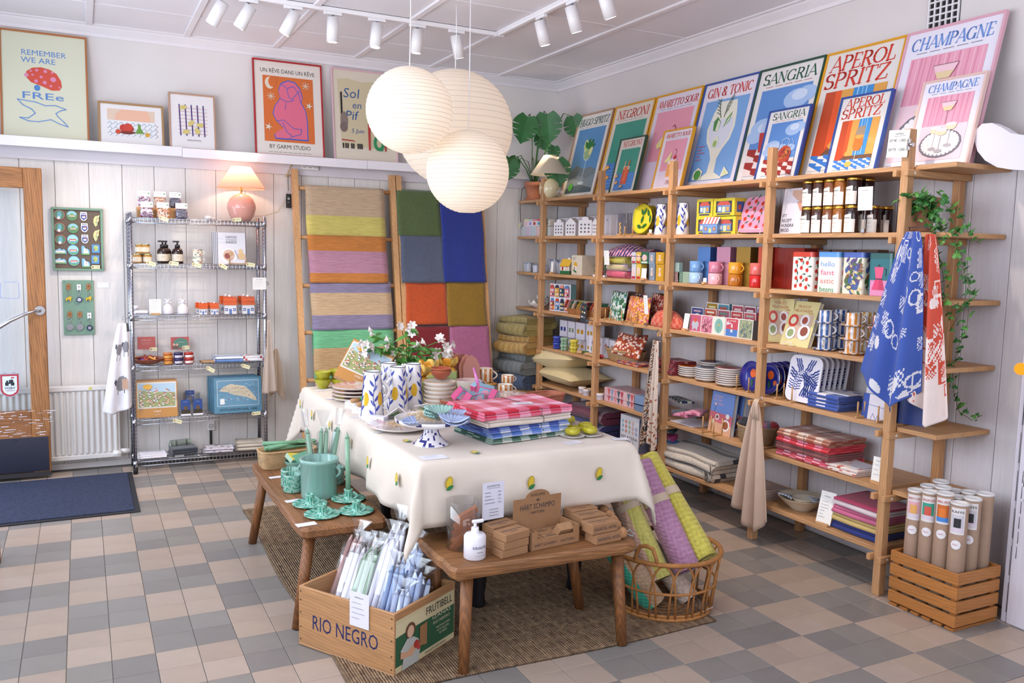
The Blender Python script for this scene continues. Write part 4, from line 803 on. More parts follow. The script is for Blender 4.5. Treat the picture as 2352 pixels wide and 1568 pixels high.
for z in WZ:
 if shelfm is None:
  b=MB();g_='c2c4cc'
  for y in(0,LY):
   for zz in(-.002,-.03):b.cyl((0,y,zz),(LX,y,zz),.0027,.0027,6,g_)
   k=.012
   while k<LX:b.cyl((k,y,-.03),(k,y,-.002),.0018,.0018,5,g_,caps=False);k+=.0245
  for x in(0,LX):
   for zz in(-.002,-.03):b.cyl((x,0,zz),(x,LY,zz),.0027,.0027,6,g_)
  k=.012
  while k<LX:b.cyl((k,0,-.003),(k,LY,-.003),.0017,.0017,5,g_,caps=False);k+=.0245
  for y in(.08,.165):b.cyl((0,y,-.007),(LX,y,-.007),.0027,.0027,6,g_)
  o=b.obj('wire_tier','chrome',ws);shelfm=o.data;o.location=(0,0,z)
 else:link('wire_tier',shelfm,ws,loc=(0,0,z))
def W(px,py,k,dy=0):return V((ony(px,py,WY0+.045+dy).x,WY0+.045+dy,WZ[k]+.0005))
for a,e,k,r_,nm in((365,498,0,.35,'candy bags'),(533,505,0,-.1,'pink lamp'),(336,602,1,.3,'honey jars'),(388,603,1,.15,'pump bottles'),(441,605,1,.3,'enamel mugs'),(503,606,1,.5,'baking books'),(565,606,1,.15,'second post of the book tier'),(474,843,3,.55,'kraft notebooks'),(554,838,3,.35,'folded tea towels'),(397,964,4,.35,'town puzzle boxes'),(578,950,4,-.05,'map puzzle boxes')):
 p=ony(a,e,.975);tag(p,(0,r_,0),'cream paper price tag hanging below the %s'%nm)
 # --- tier 1: candy bags, ornament, lamp
bx=MB();p=W(362,494,0,.09);bx.box(-.13,.13,-.02,.05,0,.075,'b98a5c',.003);bx.obj('cardboard_riser','kraft',None,'brown cardboard riser block behind the candy bags','box',loc=p)
def candy(p,c,c2,label):
 t=T('candy_bag',label,'candy bag',p,group='candy bags on the wire shelving');b=MB();rr=random.Random(int(p.x*1e4));b.box(-.036,.036,-.017,.017,.001,.062,c2,.01)
 for k in range(46):
  q=rr.random();x,y,z=rr.uniform(-.036,.036),(-.0185 if q<.7 else rr.uniform(-.017,.017)),(rr.uniform(.006,.06)if q<.7 else .063);a=rr.uniform(0,3);b.cyl((x-.006*math.cos(a),y,z-.004*math.sin(a)),(x+.006*math.cos(a),y,z+.004*math.sin(a)),.0055,.0055,6,rr.choice([c,c2,c]))
 b.obj('candies','satin',t);b=MB();b.box(-.039,.039,-.026,.022,0,.07,'ffffff',.012);b.obj('cellophane','film',t)
 b=MB();b.box(-.038,.038,-.006,.004,.07,.108,'f0eef0',.001);d=Dr(b,(0,-.006,.07),(1,0,0),(0,0,1));d.scrawl(-.025,.025,.04,.006,'333333',int(p.x*999));d.scrawl(-.025,.014,.035,.004,'777777',4);d.disc(.028,.022,.006,'4a8a4a',.004);b.obj('header_card','paper',t)
for px,py,dy,dz,c,c2,lb in((337,494,.02,0,'9a5a86','e9dfe6','bag of purple striped candies before the riser'),(374,496,.02,0,'e08a56','f4dcc8','bag of orange striped candies before the riser'),(417,498,.02,0,'4d4258','776a84','bag of dark liquorice candies before the riser'),(332,494,.1,.076,'a8688e','efe6ea','bag of purple striped candies on top of the riser'),(368,496,.1,.076,'e08a56','f4dcc8','bag of orange striped candies on top of the riser'),(403,498,.1,.076,'4d4258','776a84','bag of dark liquorice candies on top of the riser')):candy(W(px,py,0,dy)+V((0,0,dz)),c,c2,lb)
b=MB();b.at(sc_=(1,.7,.7));b.ball((0,0,.022),.028,12,'e3dcdc',(1,1,.9));b.tube([(.02,0,.022),(.05,0,.012)],[.012,.004],8,'e3dcdc');b.obj('bird_ornament','satin',None,'small pale ceramic bird lying beside the pink lamp','ornament',loc=W(478,500,0,.06))
lp=T('table_lamp','pink table lamp with round base and lit cone shade on the wire shelving','lamp',W(555,506,0,.08));b=MB()
b.lathe([(.045,0),(.06,.004),(.085,.04),(.0985,.085),(.1,.1),(.096,.125),(.08,.16),(.05,.186),(.02,.195),(.012,.2),(0,.2)],28,'e6a596');b.obj('base','gloss',lp)
b=MB();b.cyl((0,0,.195),(0,0,.26),.006,.006,10,'c9a24a');b.obj('stem','brass',lp)
b=MB();b.lathe([(.165,.232),(.0655,.385)],40,'f3c0aa',caps=False);sh=b.obj('shade','shade_fabric',lp);b=MB();b.tube([(.165*math.cos(k*PI/20),.165*math.sin(k*PI/20),.232)for k in range(40)],.002,5,'f0b09a',closed=True);b.tube([(.0655*math.cos(k*PI/12),.0655*math.sin(k*PI/12),.385)for k in range(24)],.0016,5,'f0b09a',closed=True);b.obj('trim_ring','matte',sh)
b=MB();b.ball((0,0,.29),.022,10,'ffe0b0');b.obj('bulb','bulb',lp)
l=bpy.data.lights.new('lamp','POINT');l.energy=3.2;l.color=(1,.72,.48);l.shadow_soft_size=.025;lo=bpy.data.objects.new('lamp_light',l);col.objects.link(lo);lo.parent=lp;lo.location=(0,0,.325)
# --- tier 2: honey jars, pump bottles, mugs, books
def jar(p,r,h,body,lid,lab,label,group,name='jar',tilt=None):
 t=T(name,label,'jar',p,group=group);b=MB();b.lathe([(r*.9,0),(r,.004),(r,h*.78),(r*.86,h*.86),(r*.86,h*.88)],16,body);b.obj('jar_body','gloss',t)
 b=MB();b.lathe([(r*.9,h*.87),(r*.95,h*.88),(r*.95,h*.985),(r*.88,h),(0,h)],16,lid);b.obj('lid','brass',t)
 b=MB();b.lathe([(r*1.012,h*.18),(r*1.012,h*.66)],20,lab,caps=False,cf=lambda k,j:lab);d=Dr(b,(0,-r*1.013,0),(1,0,0),(0,0,1));d.scrawl(-r*.3,h*.5,r*.6,h*.06,'5a4a3a',int(p.x*900));d.scrawl(-r*.3,h*.35,r*.6,h*.05,'b06a4a',7);b.obj('paper_label','paper',t);return t
z2=WZ[1]
for k,(px,py,dz,dy,lb)in enumerate(((315,596,0,.02,'beside the rack post in the bottom row'),(339,597,0,.02,'in the bottom row facing the pump bottles'),(321,596,.066,.035,'stacked on top, first of the pair'),(335,597,.066,.03,'stacked on top, second of the pair'),(328,588,0,.08,'half hidden behind the bottom row'))):jar(W(px,py,1,dy)+V((0,0,dz)),.028,.064,'b88a4a','d8c690','e6d9c4','small honey jar with flowery label %s'%lb,'honey jars on the wire shelving','honey_jar')
def pump(p,label):
 t=T('pump_bottle',label,'bottle',p,group='amber pump bottles');b=MB();b.lathe([(.034,0),(.037,.004),(.037,.082),(.03,.098),(.014,.108),(.014,.115),(0,.115)],18,'2a1712');b.obj('bottle','gloss',t)
 b=MB();b.lathe([(.0373,.018),(.0373,.066)],22,'d9cdbc',caps=False);d=Dr(b,(0,-.0375,0),(1,0,0),(0,0,1));d.scrawl(-.014,.05,.028,.004,'6a5a4a',1);d.scrawl(-.014,.04,.02,.003,'8a7a6a',2);b.obj('paper_label','paper',t)
 b=MB();b.cyl((0,0,.108),(0,0,.13),.0175,.016,14,'121214');b.cyl((0,0,.13),(0,0,.148),.006,.006,8,'121214');b.box(-.03,.012,-.007,.007,.146,.156,'121214',.002);b.obj('pump','satin',t)
for px,py,dy,lb in((374,599,.015,'amber pump bottle beside the honey jars'),(408,600,.015,'amber pump bottle beside the enamel mugs'),(381,596,.095,'amber pump bottle behind the one beside the honey jars'),(408,597,.095,'amber pump bottle behind the one beside the enamel mugs')):pump(W(px,py,1,dy),lb)
def dotcf(base,cols,seed):
 rr=random.Random(seed);memo={}
 def f(k,j):
  if(k,j)not in memo:memo[k,j]=rr.choice(cols)if rr.random()<.3 and 1<k<5 else base
  return memo[k,j]
 return f
def emug(p,label,seed):
 b=MB();r,h=.033,.05;prof=[(r*.9,0)]+[(r,h*q)for q in(.06,.2,.34,.48,.62,.76,.9,.985)]+[(r*1.03,h),(r*.95,h),(r*.93,h*.1),(0,h*.06)]
 b.lathe(prof,26,'e6dfce',cf=lambda k,j:(random.Random(seed*97+k*31+j//2).choice(['b8533a','6a7a4a','c9a05a','4a4a44'])if 1<k<8 and random.Random(seed+k*7+j//2*13).random()<.22 else 'ece6d8'))
 b.tube([((r+.017*math.sin(PI*q/8)),0,h*(.85-.6*q/8))for q in range(9)],.003,6,'e6dfce');b.obj('enamel_mug','gloss',None,label,'mug','enamel mugs',None,p,(0,0,-.3))
p=W(453,600,1,.02);emug(p,'small patterned enamel mug standing on the wire tier',3);emug(p+V((0,0,.0505)),'small patterned enamel mug stacked on another',8)
def book(label,p,rz,w_,h,t_,cov,draw=None,tilt=0,spine=None,page='efe9df',name='book',group=None,cat='book',k=1,m='lacquer',rotx=None):
 t=T(name,label,cat,p,rot=(-tilt if rotx is None else rotx,0,rz),group=group);b=MB();b.box(-w_/2,w_/2,0,.002,0,h,cov);b.box(-w_/2,w_/2,t_-.002,t_,0,h,cov);b.box(-w_/2-.001,-w_/2+.002,0,t_,0,h,spine or cov)
 if draw:d=Ds(b,(0,0,0),(1,0,0),(0,0,1),k);draw(d)
 b.obj('cover',m,t);b=MB();b.box(-w_/2+.003,w_/2-.003,.0021,t_-.0021,.002,h-.002,page);b.obj('pages','paper',t);return t
def cov_kak(d):
 d.text('FARMORS',0,.185,.075,.017,'2c2c34',bold=.01);d.text('GOTLANDSKA',0,.168,.075,.011,'777783');d.text('KAKBOK',0,.148,.075,.017,'2c2c34',bold=.01)
 d.disc(-.02,.06,.055,'f3f0f0').disc(-.02,.065,.04,'dcb8a0').disc(-.03,.06,.02,'9a4a40').disc(-.005,.075,.016,'caa078').disc(.065,.06,.026,'e6bf8a').disc(.06,.095,.016,'e9c896').line([(.02,.1),(.045,.04)],.006,'a8a4b0')
for k in range(4):book('copy of the pale cake cookbook, %s on its little stand'%['foremost with plate on the cover','second','third','hindmost'][k],W(533-4*k,600-k,1,.03+.014*k),0,.19,.225,.011,'e9e5ea',cov_kak if k==0 else None,.12,spine='2c3446',group='cake cookbooks on the wire shelving')
def plate_stand(label,p,rz,w_=.06,dp=.05,h=.05,n_=2,group='small wooden display stands'):
 t=T('display_stand',label,'stand',p,rz,group);b=MB()
 for s in(-1,1):b.box(s*w_/2-.006,s*w_/2+.006,-dp/2-.012,dp/2+.02,0,.01,'c99b66',.001)
 b.box(-w_/2,w_/2,-.006,.006,.002,.009,'c99b66',.001);b.obj('rail','pine_y',t)
 for s in(-1,1):
  for j in range(n_):y=-dp/2+dp*j/max(1,n_-1);b=MB();b.cyl((s*w_/2,y,.009),(s*w_/2,y,h),.004,.004,8,'c99b66');b.obj('peg','pine_z',t)
plate_stand('small pegged stand holding the cake cookbooks',W(545,602,1,.035),0,.11,.05)
# --- tier 3: ram figures, card, houses
def ramf(p,label,lying=False):
 t=T('ram_figurine',label,'figurine',p,rz=.0,group='white ram figurines');b=MB();c='e8e4ea'
 if lying:b.box(-.05,.05,-.025,.025,0,.03,c,.012);b.ball((-.035,-.01,.05),.018,10,c,(1.2,1,.8));b.tube([(-.035,-.01,.05),(-.02,-.016,.038),(-.02,-.018,.046),(-.03,-.018,.05)],.006,6,c)
 else:
  b.lathe([(.036,0),(.038,.01),(.036,.04),(.026,.06),(.014,.068),(.01,.08),(.012,.09),(0,.098)],16,c);b.ball((0,-.004,.086),.014,10,c,(1,1,1.1))
  for s in(-1,1):b.tube([(s*(.014+.012*math.cos(a)),0,.09+.012*math.sin(a))for a in[q*.7+1 for q in range(8)]],.005,6,c)
 b.obj('body','satin',t)
ramf(W(325,716,2,.06),'white ceramic ram figurine lying down beside the rack post',True);ramf(W(385,719,2,.06),'white horned ram figurine standing beside the price card');ramf(W(420,719,2,.06),'white horned ram figurine standing beside the red roofed houses')
signcard('white price card on a wooden foot before the ram figurines',W(357,722,2,.01),0,.075,.1,-.1,'wood',5,4)
def chouse(p,s,label,rz=0):
 t=T('ceramic_house',label,'ornament',p,rz,'white cottages with orange roofs');w_,dp,h,rf=.055*s,.045*s,.045*s,.035*s;b=MB()
 b.box(-w_/2,w_/2,-dp/2,dp/2,0,h,'e9e5e6');i=b.p((-w_/2,-dp/2,h),(-w_/2,dp/2,h),(-w_/2,0,h+rf),(w_/2,-dp/2,h),(w_/2,dp/2,h),(w_/2,0,h+rf));b.face((i,i+2,i+1),'e9e5e6');b.face((i+3,i+4,i+5),'e9e5e6')
 d=Dr(b,(0,-dp/2,0),(1,0,0),(0,0,1));d.rect(-.006*s,0,.006*s,.024*s,'5f7fb8')
 for x in(-.018,.018):d.rect((x-.006)*s,.014*s,(x+.006)*s,.028*s,'3f5f9c').line([(x*s,.014*s),(x*s,.028*s)],.0015*s,'e9e5e6').line([((x-.006)*s,.021*s),((x+.006)*s,.021*s)],.0015*s,'e9e5e6')
 b.obj('walls','gloss',t);b=MB();e=.004
 for sg in(-1,1):
  n=4
  for k in range(n):
   t0,t1=k/n,(k+1)/n;y0,z0=sg*(dp/2+e)*(1-t0),h-e+(rf+e)*t0;y1,z1=sg*(dp/2+e)*(1-t1),h-e+(rf+e)*t1
   b.box(-w_/2-e,w_/2+e,min(y0,y1)-.001,max(y0,y1)+.001,z0,z1+.002,['d9622a','cc5622'][k%2])
 b.ball((0,0,h+rf+.003*s),.008*s,8,'eeeae8');b.obj('roof','gloss',t)
for px,py,s,dy,lb in((466,719,.95,.03,'small white cottage with orange roof, nearer the rams'),(492,719,.95,.03,'small white cottage with orange roof, nearer the big cottages'),(459,716,.95,.1,'small cottage tucked behind the small one nearer the rams'),(486,716,.95,.1,'small cottage tucked behind the small one nearer the big cottages'),(528,718,1.5,.05,'big white cottage with orange roof beside the small ones'),(569,717,1.5,.05,'big white cottage with orange roof beside the end post'),(519,712,1.5,.13,'big cottage tucked behind the one beside the small ones'),(560,711,1.5,.13,'big cottage tucked behind the one beside the end post')):chouse(W(px,py,2,dy),s,lb)
# --- tier 4: bowl of sweets, tins, cards, folded towels
t=T('sweets_bowl','shallow dark red bowl heaped with wrapped sweets','bowl',W(338,834,3,.07));b=MB();b.lathe([(.05,0),(.1,.02),(.115,.04),(.118,.045),(.11,.042),(.05,.012),(0,.01)],24,'8f4a36',rf=lambda a,k:1+(.03*math.sin(9*a)if k>1 else 0));b.obj('bowl','gloss',t);rr=random.Random(9)
for k in range(16):b=MB();a,q=rr.uniform(0,6.28),rr.uniform(0,.075);b.at((q*math.cos(a),q*math.sin(a),.035+.012*rr.random()),(rr.uniform(-.5,.5),rr.uniform(-.4,.4),rr.uniform(0,3)));b.box(-.028,.028,-.011,.011,-.005,.006,rr.choice(['b84a34','8f3a2c','3f7ab8','d99a3a','a83a30','6a4a8a']),.004);b.obj('wrapped_sweet','lacquer',t)
def tin(p,c,c2,label):
 t=T('salve_tin',label,'tin',p,group='round tins of salve');b=MB();b.lathe([(.028,0),(.03,.003),(.03,.026)],20,c);b.obj('tin','lacquer',t);b=MB();b.lathe([(.031,.026),(.031,.038),(.029,.04),(0,.04)],20,c);b.obj('lid','lacquer',t)
 b=MB();b.lathe([(.0303,.006),(.0303,.022)],22,c2,caps=False,cf=lambda k,j:c2 if 12<j<20 else c);d=Dr(b,(.006,-.0305,.012),(1,.25,0),(0,0,1));d.scrawl(-.008,0,.02,.005,'333333',int(p.x*99));b.obj('paper_label','paper',t)
for k,(px,c,c2,nm)in enumerate(((386,'c8722c','e0a050','orange'),(410,'33305e','d8d0d8','dark blue'),(434,'b0302a','ece4e0','red'))):
 for j in range(2):tin(W(px,838,3,.03)+V((0,0,j*.0405)),c,c2,'%s round salve tin, %s'%(nm,['bottom of its pair','stacked on its twin'][j]))
 tin(W(px+2,832,3,.1)+V((0,0,.0)),c,c2,'%s round salve tin standing behind the %s pair'%(nm,nm))
def cv_red(d):d.text('HALLON',0,.06,.06,.01,'e8b0a0');d.scrawl(-.035,.045,.07,.006,'e8b0a0',3);d.scrawl(-.03,.035,.05,.005,'e0a090',4)
def cv_grn(d):
 d.rect(-.06,0,.06,.088,'b83a34').disc(.005,.045,.05,'3f7a62',.036);d.scrawl(-.02,.05,.05,.006,'cfe0d0',5)
 for x in(-.04,-.02):d.disc(x,.02,.012,'5a3a2c',.02).disc(x,.034,.009,'d8a888')
for px,py,rx,cv,dc,lb in((337,770,.115,'b3392c',cv_red,'red leaflet card standing behind the sweets bowl'),(414,768,.12,'b83a34',cv_grn,'green and red leaflet card standing behind the tins')):book(lb,ony(px,802,1.2)*1+V((0,0,.0)),0,rx,.088,.006,cv,dc,.1,name='leaflet_card',cat='card')
tag(ony(343,802,1.18),(0,0,0),'cream tag on the red leaflet card',.05);tag(ony(418,798,1.18),(0,0,0),'cream tag on the green leaflet card',.05)
folded('flat kraft paper notebook beside the folded tea towels',W(483,836,3,.06),.1,.13,.09,.012,2,'b08a64',m='kraft',name='kraft_notebook',cat='notebook',wob=.001)
def tw1(u,s,o):return '5f86c0' if int(s*30)%5<2 else 'e6e6ee'
folded('folded blue and white tea towels on the wire tier',W(522,832,3,.09),0,.19,.17,.038,4,'dfe2ee',tw1,name='folded_towels',cat='towel');folded('folded white tea towel with red print beside the end post',W(580,829,3,.09),-.05,.15,.16,.034,3,'eae8ee',lambda u,s,o:'c04a4a' if(int(u*9)+int(s*22))%7==0 else 'ece9ee',name='folded_towels',cat='towel')
# --- tier 5: puzzles, booklets
def box3(label,p,rz,w_,dp,h,c,draw=None,tilt=0,name='box',cat='box',group=None,m='lacquer',cols=None,k=1,side=None,bev=.001,lid=None):
 t=T(name,label,cat,p,rot=(-tilt,0,rz),group=group);b=MB();b.box(-w_/2,w_/2,0,dp,0,h,c,bev,cols)
 b.obj('carton',m,t);b=MB();d=Ds(b,(0,0,0),(1,0,0),(0,0,1),k)
 if draw:draw(d)
 if side:side(Ds(b,(w_/2,0,0),(0,1,0),(0,0,1),k))
 if b.f:b.obj('print',m,t)
 return t
def town(d,x0,y0,x1,y1,n,seed,sky='bcd6ea',land='a8b078'):
 rr=random.Random(seed);d.rect(x0,y0,x1,y1,sky);d.poly([(x0,y0),(x0,y0+(y1-y0)*.75),(x0+(x1-x0)*.4,y0+(y1-y0)*.65),(x1,y0+(y1-y0)*.6),(x1,y0)],land)
 for k in range(n):
  s=(x1-x0)*.035;x,y=rr.uniform(x0+s,x1-s),y0+(y1-y0)*(.72*(1-k/n));d.rect(x-s*.7,y,x+s*.7,y+s,rr.choice(['f0ece4','e8d8c0','f4f0f0','d8c0a0']));d.l-=d.st;d.poly([(x-s*.9,y+s),(x+s*.9,y+s),(x,y+s*1.9)],rr.choice(['c0503a','a84434','d4704a','6a7a8a']))
  if k%4:d.l-=d.st*.5
 d.up()
def visby(d):d.rect(-.13,0,.13,.255,'c98f4c').rect(-.125,.065,.125,.245,'e6e2da');town(d,-.118,.075,.118,.235,70,4);d.disc(-.06,.215,.03,'e9b23a',.018);d.text('VISBY',0,.036,.05,.014,'f0e6d8');d.scrawl(-.02,.018,.04,.008,'e8dcc8',2)
for k in range(2):box3('tan boxed jigsaw puzzle of the old town, %s'%['foremost on the wire tier','leaning behind its twin'][k],W(362-3*k,955,4,.03+.05*k),0,.265,.045,.258,'b98348',visby if k==0 else None,.1,'puzzle_box','puzzle','town jigsaw puzzles')
def gotl(d):
 d.rect(-.165,0,.165,.25,'5f8fa8');d.rect(-.145,.05,.145,.235,'dfe4e6').rect(-.142,.053,.142,.232,'6a98b4');d.poly([(-.13,.16),(-.1,.19),(-.05,.21),(.0,.2),(.05,.19),(.09,.15),(.12,.11),(.13,.08),(.1,.09),(.06,.11),(.02,.12),(-.03,.13),(-.07,.15)],'d3c6ac');rr=random.Random(2)
 for k in range(60):d.disc(rr.uniform(-.13,.13),rr.uniform(.07,.22),.003,rr.choice(['c05a4a','4a7a5a','e8e8e8','8a6a4a']));d.l-=d.st
 d.up();d.rect(-.125,.065,-.095,.105,'eef0f0');d.text('GOTLANDSPUSSEL 1000',.0,.018,.26,.016,'2c3c4c')
for k in range(4):box3('blue boxed island map jigsaw puzzle, %s'%['foremost of four','second of four','third of four','hindmost of four'][k],W(548-5*k,948,4,.02+.045*k),0,.33,.042,.255,'55859f',gotl if k==0 else None,.1,'puzzle_box','puzzle','island map puzzles')
gl=T('booklet_glass','wide clear glass holding picture booklets','glass',W(440,946,4,.1));b=MB();b.lathe([(.05,0),(.055,.003),(.058,.15),(.055,.15),(.05,.008),(0,.008)],28,'ffffff');b.obj('glass','glass',gl)
def bkl(d):d.rect(-.03,0,.03,.1,'2c4a8c').rect(-.03,.0,.03,.03,'3a3226').rect(-.012,.03,.012,.055,'6a5038');d.scrawl(-.015,.085,.03,.005,'c8d4ee',4)
for px,py,dy,dz,lb in((437,944,.13,.06,'blue picture booklet standing up inside the glass'),(427,950,.03,.012,'blue picture booklet on a white foot, first of the pair'),(455,949,.03,.012,'blue picture booklet on a white foot beside the map puzzles')):
 t=book(lb,W(px,py,4,dy)+V((0,0,dz)),0,.06,.1,.01,'2c4a8c',bkl,.08,group='picture booklets')
 if dz<.05:b=MB();b.box(-.033,.033,-.012,.03,-.012,0,'eceaee',.001);b.obj('foot','satin',t)
 # --- tier 6: folded textiles
def shp(u,s,o):return '4a4a52' if .3<u<.5 and .55<s<.62 else 'ece9f0'
folded('folded white tea towel printed with a dark sheep on the lowest tier',W(348,1050,5,.1),.05,.18,.17,.022,3,'e9e7f0',shp,name='folded_towels',cat='towel');folded('dark grey felt pieces folded in a pile on the lowest tier',W(420,1046,5,.1),.1,.17,.15,.05,6,'3c3f48',name='folded_felt',m='wool');folded('grey green patterned cloth tossed behind the dark felt',W(415,1034,5,.16),.3,.15,.05,.09,2,'8a9484',lambda u,s,o:'6a7a6a' if(int(u*11)+int(s*17))%3==0 else 'aab0a4',name='folded_cloth')
folded('pale printed cotton cloths folded on the lowest tier',W(500,1040,5,.1),-.05,.2,.15,.035,4,'cfc9d4',lambda u,s,o:'9a8a8a' if(int(u*13)*3+int(s*19))%8==0 else 'd3cdd6',name='folded_cloth');folded('beige cotton tote bags folded with a lemon print',W(573,1034,5,.1),-.1,.19,.17,.06,5,'cdbfb0',lambda u,s,o:'c9b23c' if .55<u<.65 and .7<s<.78 else 'cfc2b2',name='folded_tote_bags',m='linen')
b=MB();card(b,.06,.022,'f0eef0',2,1,(0,0,0),(1,0,0),(0,-.6,.8),False);b.obj('price_card','paper',None,'small white price card lying on the lowest wire tier','price card',loc=W(412,1052,5,-.005))
p=ony(596,652,.965);t=T('price_card','white price card clipped to the end post of the wire rack','price card',p);b=MB();card(b,.095,.085,'f3f1ee',6,4,(0,0,-.04),(1,.1,0),(0,0,1));b.obj('card','paper',t);b=MB();b.tube([(.045,-.004,.01),(.055,-.012,.015),(.062,-.01,.0),(.05,-.004,-.008)],.002,6,'222226');b.obj('clip','black_metal',t)
# --- hanging towel and aprons at the rack ends
def hang(label,p,wt,wb,ln,c,cf=None,folds=4,amp=.03,drop=.12,m='cloth',name='hanging_towel',cat='towel',rz=0,seed=0,thick=.002,skew=0,nu=26,nv=26,tip=.5):
 b=MB();rr=random.Random(seed);ph=rr.uniform(0,6)
 def fn(u,v):
  w_=wt+(wb-wt)*(v**.7);x=(u-.5)*w_+skew*v;y=-amp*(.25+v)*math.sin(u*folds*PI*2+ph)*(.6+.4*math.sin(ph+3*u));z=-ln*v-drop*v*(1-abs(u-tip)/max(tip,1-tip));return(x,y,z)
 b.grid(fn,nu,nv,c,cf=cf,thick=thick);return b.obj(name,m,None,label,cat,None,None,p,(0,0,rz))
p=ony(283,742,.97);rr=random.Random(3);SH=[(.68,.27,.15),(.34,.29,.15),(.52,.68,.2)]
def shcf(u,v):
 for a,e,r in SH:
  if((u-a)/r)**2+((v-e)/(r*.42))**2<1:return '8b8a90'
  if((u-a+r*1.1)/(.05))**2+((v-e+.03)/.03)**2<1:return '4d4c52'
  if e<v<e+.12 and(abs(u-a-r*.5)<.016 or abs(u-a+r*.5)<.016):return '55545a'
 return '59585e' if v<.1 and u>.75 else 'ebe9f0'
hang('white tea towel printed with grey sheep hanging from the rack',p,.06,.21,.56,'ebe9f0',shcf,2,.018,.05,rz=.2,nu=44,nv=60,tip=.3,skew=-.035)
b=MB();card(b,.035,.07,'c9a48c',4,3);b.obj('paper_label','paper',None,'pinkish paper label on the sheep towel','label',loc=p+V((.0,-.036,-.44)))
b=MB();b.tube([(.0,0,.02),(-.005,0,.04),(.008,0,.045),(.01,0,.03),(.08,.01,.03),(.12,.015,.03)],.0018,6,'b8b8bc');b.obj('wire_hanger','chrome',None,'thin wire hanger holding the sheep towel on the rack','hanger',loc=p)
p=ony(617,735,1.0);hang('pale linen apron with printed pocket hanging from the rack end post',p,.02,.17,.52,'d9cdc4',lambda u,v:('6f9fc8' if v<.76 else '8a8a4a')if .42<u<.6 and .66<v<.86 else 'dccfc6',2,.035,.02,'linen','hanging_apron','apron',.9,5,nu=30,nv=40);
p=ony(633,800,1.12);hang('second linen apron hanging behind the pale one',p,.03,.15,.40,'c3b09e',None,2,.02,-.08,'linen','hanging_apron','apron',.3,8)
# ======= goods on the pine shelving
XF=3.412;RZ_=-PI/2
def S(px,py,k,dx=.06):return V((XF+dx,onx(px,py,XF+dx).y,LV[k]+.0004))
def SY(px,py,dx):return onx(px,py,XF+dx).y
def wy(a,e,py,dx):return abs(SY(a,py,dx)-SY(e,py,dx))
def hz(py,px,dx):return onx(px,py,XF+dx).z
# a carton facing the room: front -x; spans pixel columns a..e, top at pixel row pt
def carton(label,a,e,py,pt,k,dx,dp,c,draw=None,name='carton_box',cat='box',group=None,m='lacquer',tilt=0,rz=0,side=None,dz=0,k_=1,cols=None):
 w_=wy(a,e,py,dx);p=V((XF+dx,(SY(a,py,dx)+SY(e,py,dx))/2,LV[k]+.0004+dz));h=hz(pt,(a+e)/2,dx)-p.z
 return box3(label,p,RZ_+rz,w_,dp,h,c,(lambda d:draw(d,w_,h))if draw else None,tilt,name,cat,group,m,cols,k_,(lambda d:side(d,dp,h))if side else None)
 # ---- top: monstera, cream lamp, glass ornament
mp_=T('monstera_plant','split leaf monstera in a terracotta pot on the shelf top','plant',S(1226,455,0,.07));b=MB()
b.lathe([(.05,0),(.062,.0),(.064,.012),(.055,.014),(.072,.115),(.08,.116),(.083,.15),(.076,.15),(.07,.12),(0,.12)],24,'b77355');b.obj('pot','clay',mp_)
b=MB();b.lathe([(.05,.002),(.072,.002),(.075,.02),(.07,.02),(.06,.006)],22,'b06c4e');b.obj('saucer','clay',mp_)
M0=mp_.location
def mleaf(px,py,dxx,s,ang,face,c='2c6a34'):
 q=ony(px,py,dxx)-M0;b=MB();L=s;rr=random.Random(int(px*7+py));pts=[]
 n=11
 for sg in(1,-1):
  side=[]
  for i in range(n+1):
   v=i/n;wd_=.46*math.sin(PI*min(1,v*.92+.12))**.8*L
   side.append((sg*wd_,v*L))
   if i in(4,6,8):side.append((sg*wd_*.4,v*L+L*.02));side.append((sg*wd_*.97,v*L+L*.045))
  pts.append(side)
 heart=[(0,.1*L)];R3=M.Rotation(face,3,'Z')@M.Rotation(R(8),3,'X')@M.Rotation(ang,3,'Y')
 def tr(x,y):return q+R3@V((x,-.18*abs(x)-.1*(y/L)**2*L,-(y-L*.35)))
 for sg,side in zip((1,-1),pts):
  spine=[]
  i0=b.p(*[tr(x,y)for x,y in side]);i1=b.p(*[tr(0,min(L,max(.1*L,y)))for x,y in side])
  for i in range(len(side)-1):
   f=(i0+i,i0+i+1,i1+i+1,i1+i);b.face(f if sg>0 else f[::-1],c,True)
 b.obj('leaf','leaf',mp_);b=MB();top=tr(0,.1*L);b.tube([(rr.uniform(-.02,.02),rr.uniform(-.02,.02),.12),V((top.x*.35,top.y*.35,top.z*.6+.06)),V((top.x*.75,top.y*.75,top.z+.03)),top],.0045,6,'3f7a3c');b.obj('stalk','leaf',mp_)
for a in((1207,286,1.08,.25,.25,-.3),(1258,282,1.02,.27,-.1,-.6),(1320,283,.95,.21,-.3,-.7),(1170,380,1.08,.2,.2,-.1),(1280,385,.78,.24,-.15,-.5),(1272,345,.8,.12,.1,-.4),(1246,318,1.12,.17,-.4,-.8),(1180,372,1.12,.14,.6,0)):mleaf(*a)
b=MB();rr=random.Random(1)
for k in range(6):
 a=rr.uniform(0,6.28);b.tube([(0,0,.12),(.06*math.cos(a),.06*math.sin(a),.3+.05*k/6),(.13*math.cos(a),.13*math.sin(a),.34),(.17*math.cos(a),.17*math.sin(a),.26-.05*rr.random())],.003,5,'5a6a3a')
b.tube([(-.02,.05,.15),(-.05,.12,.1),(-.06,.13,-.05),(-.05,.13,-.18)],.003,5,'5c4a36');b.obj('aerial_roots','matte',mp_)
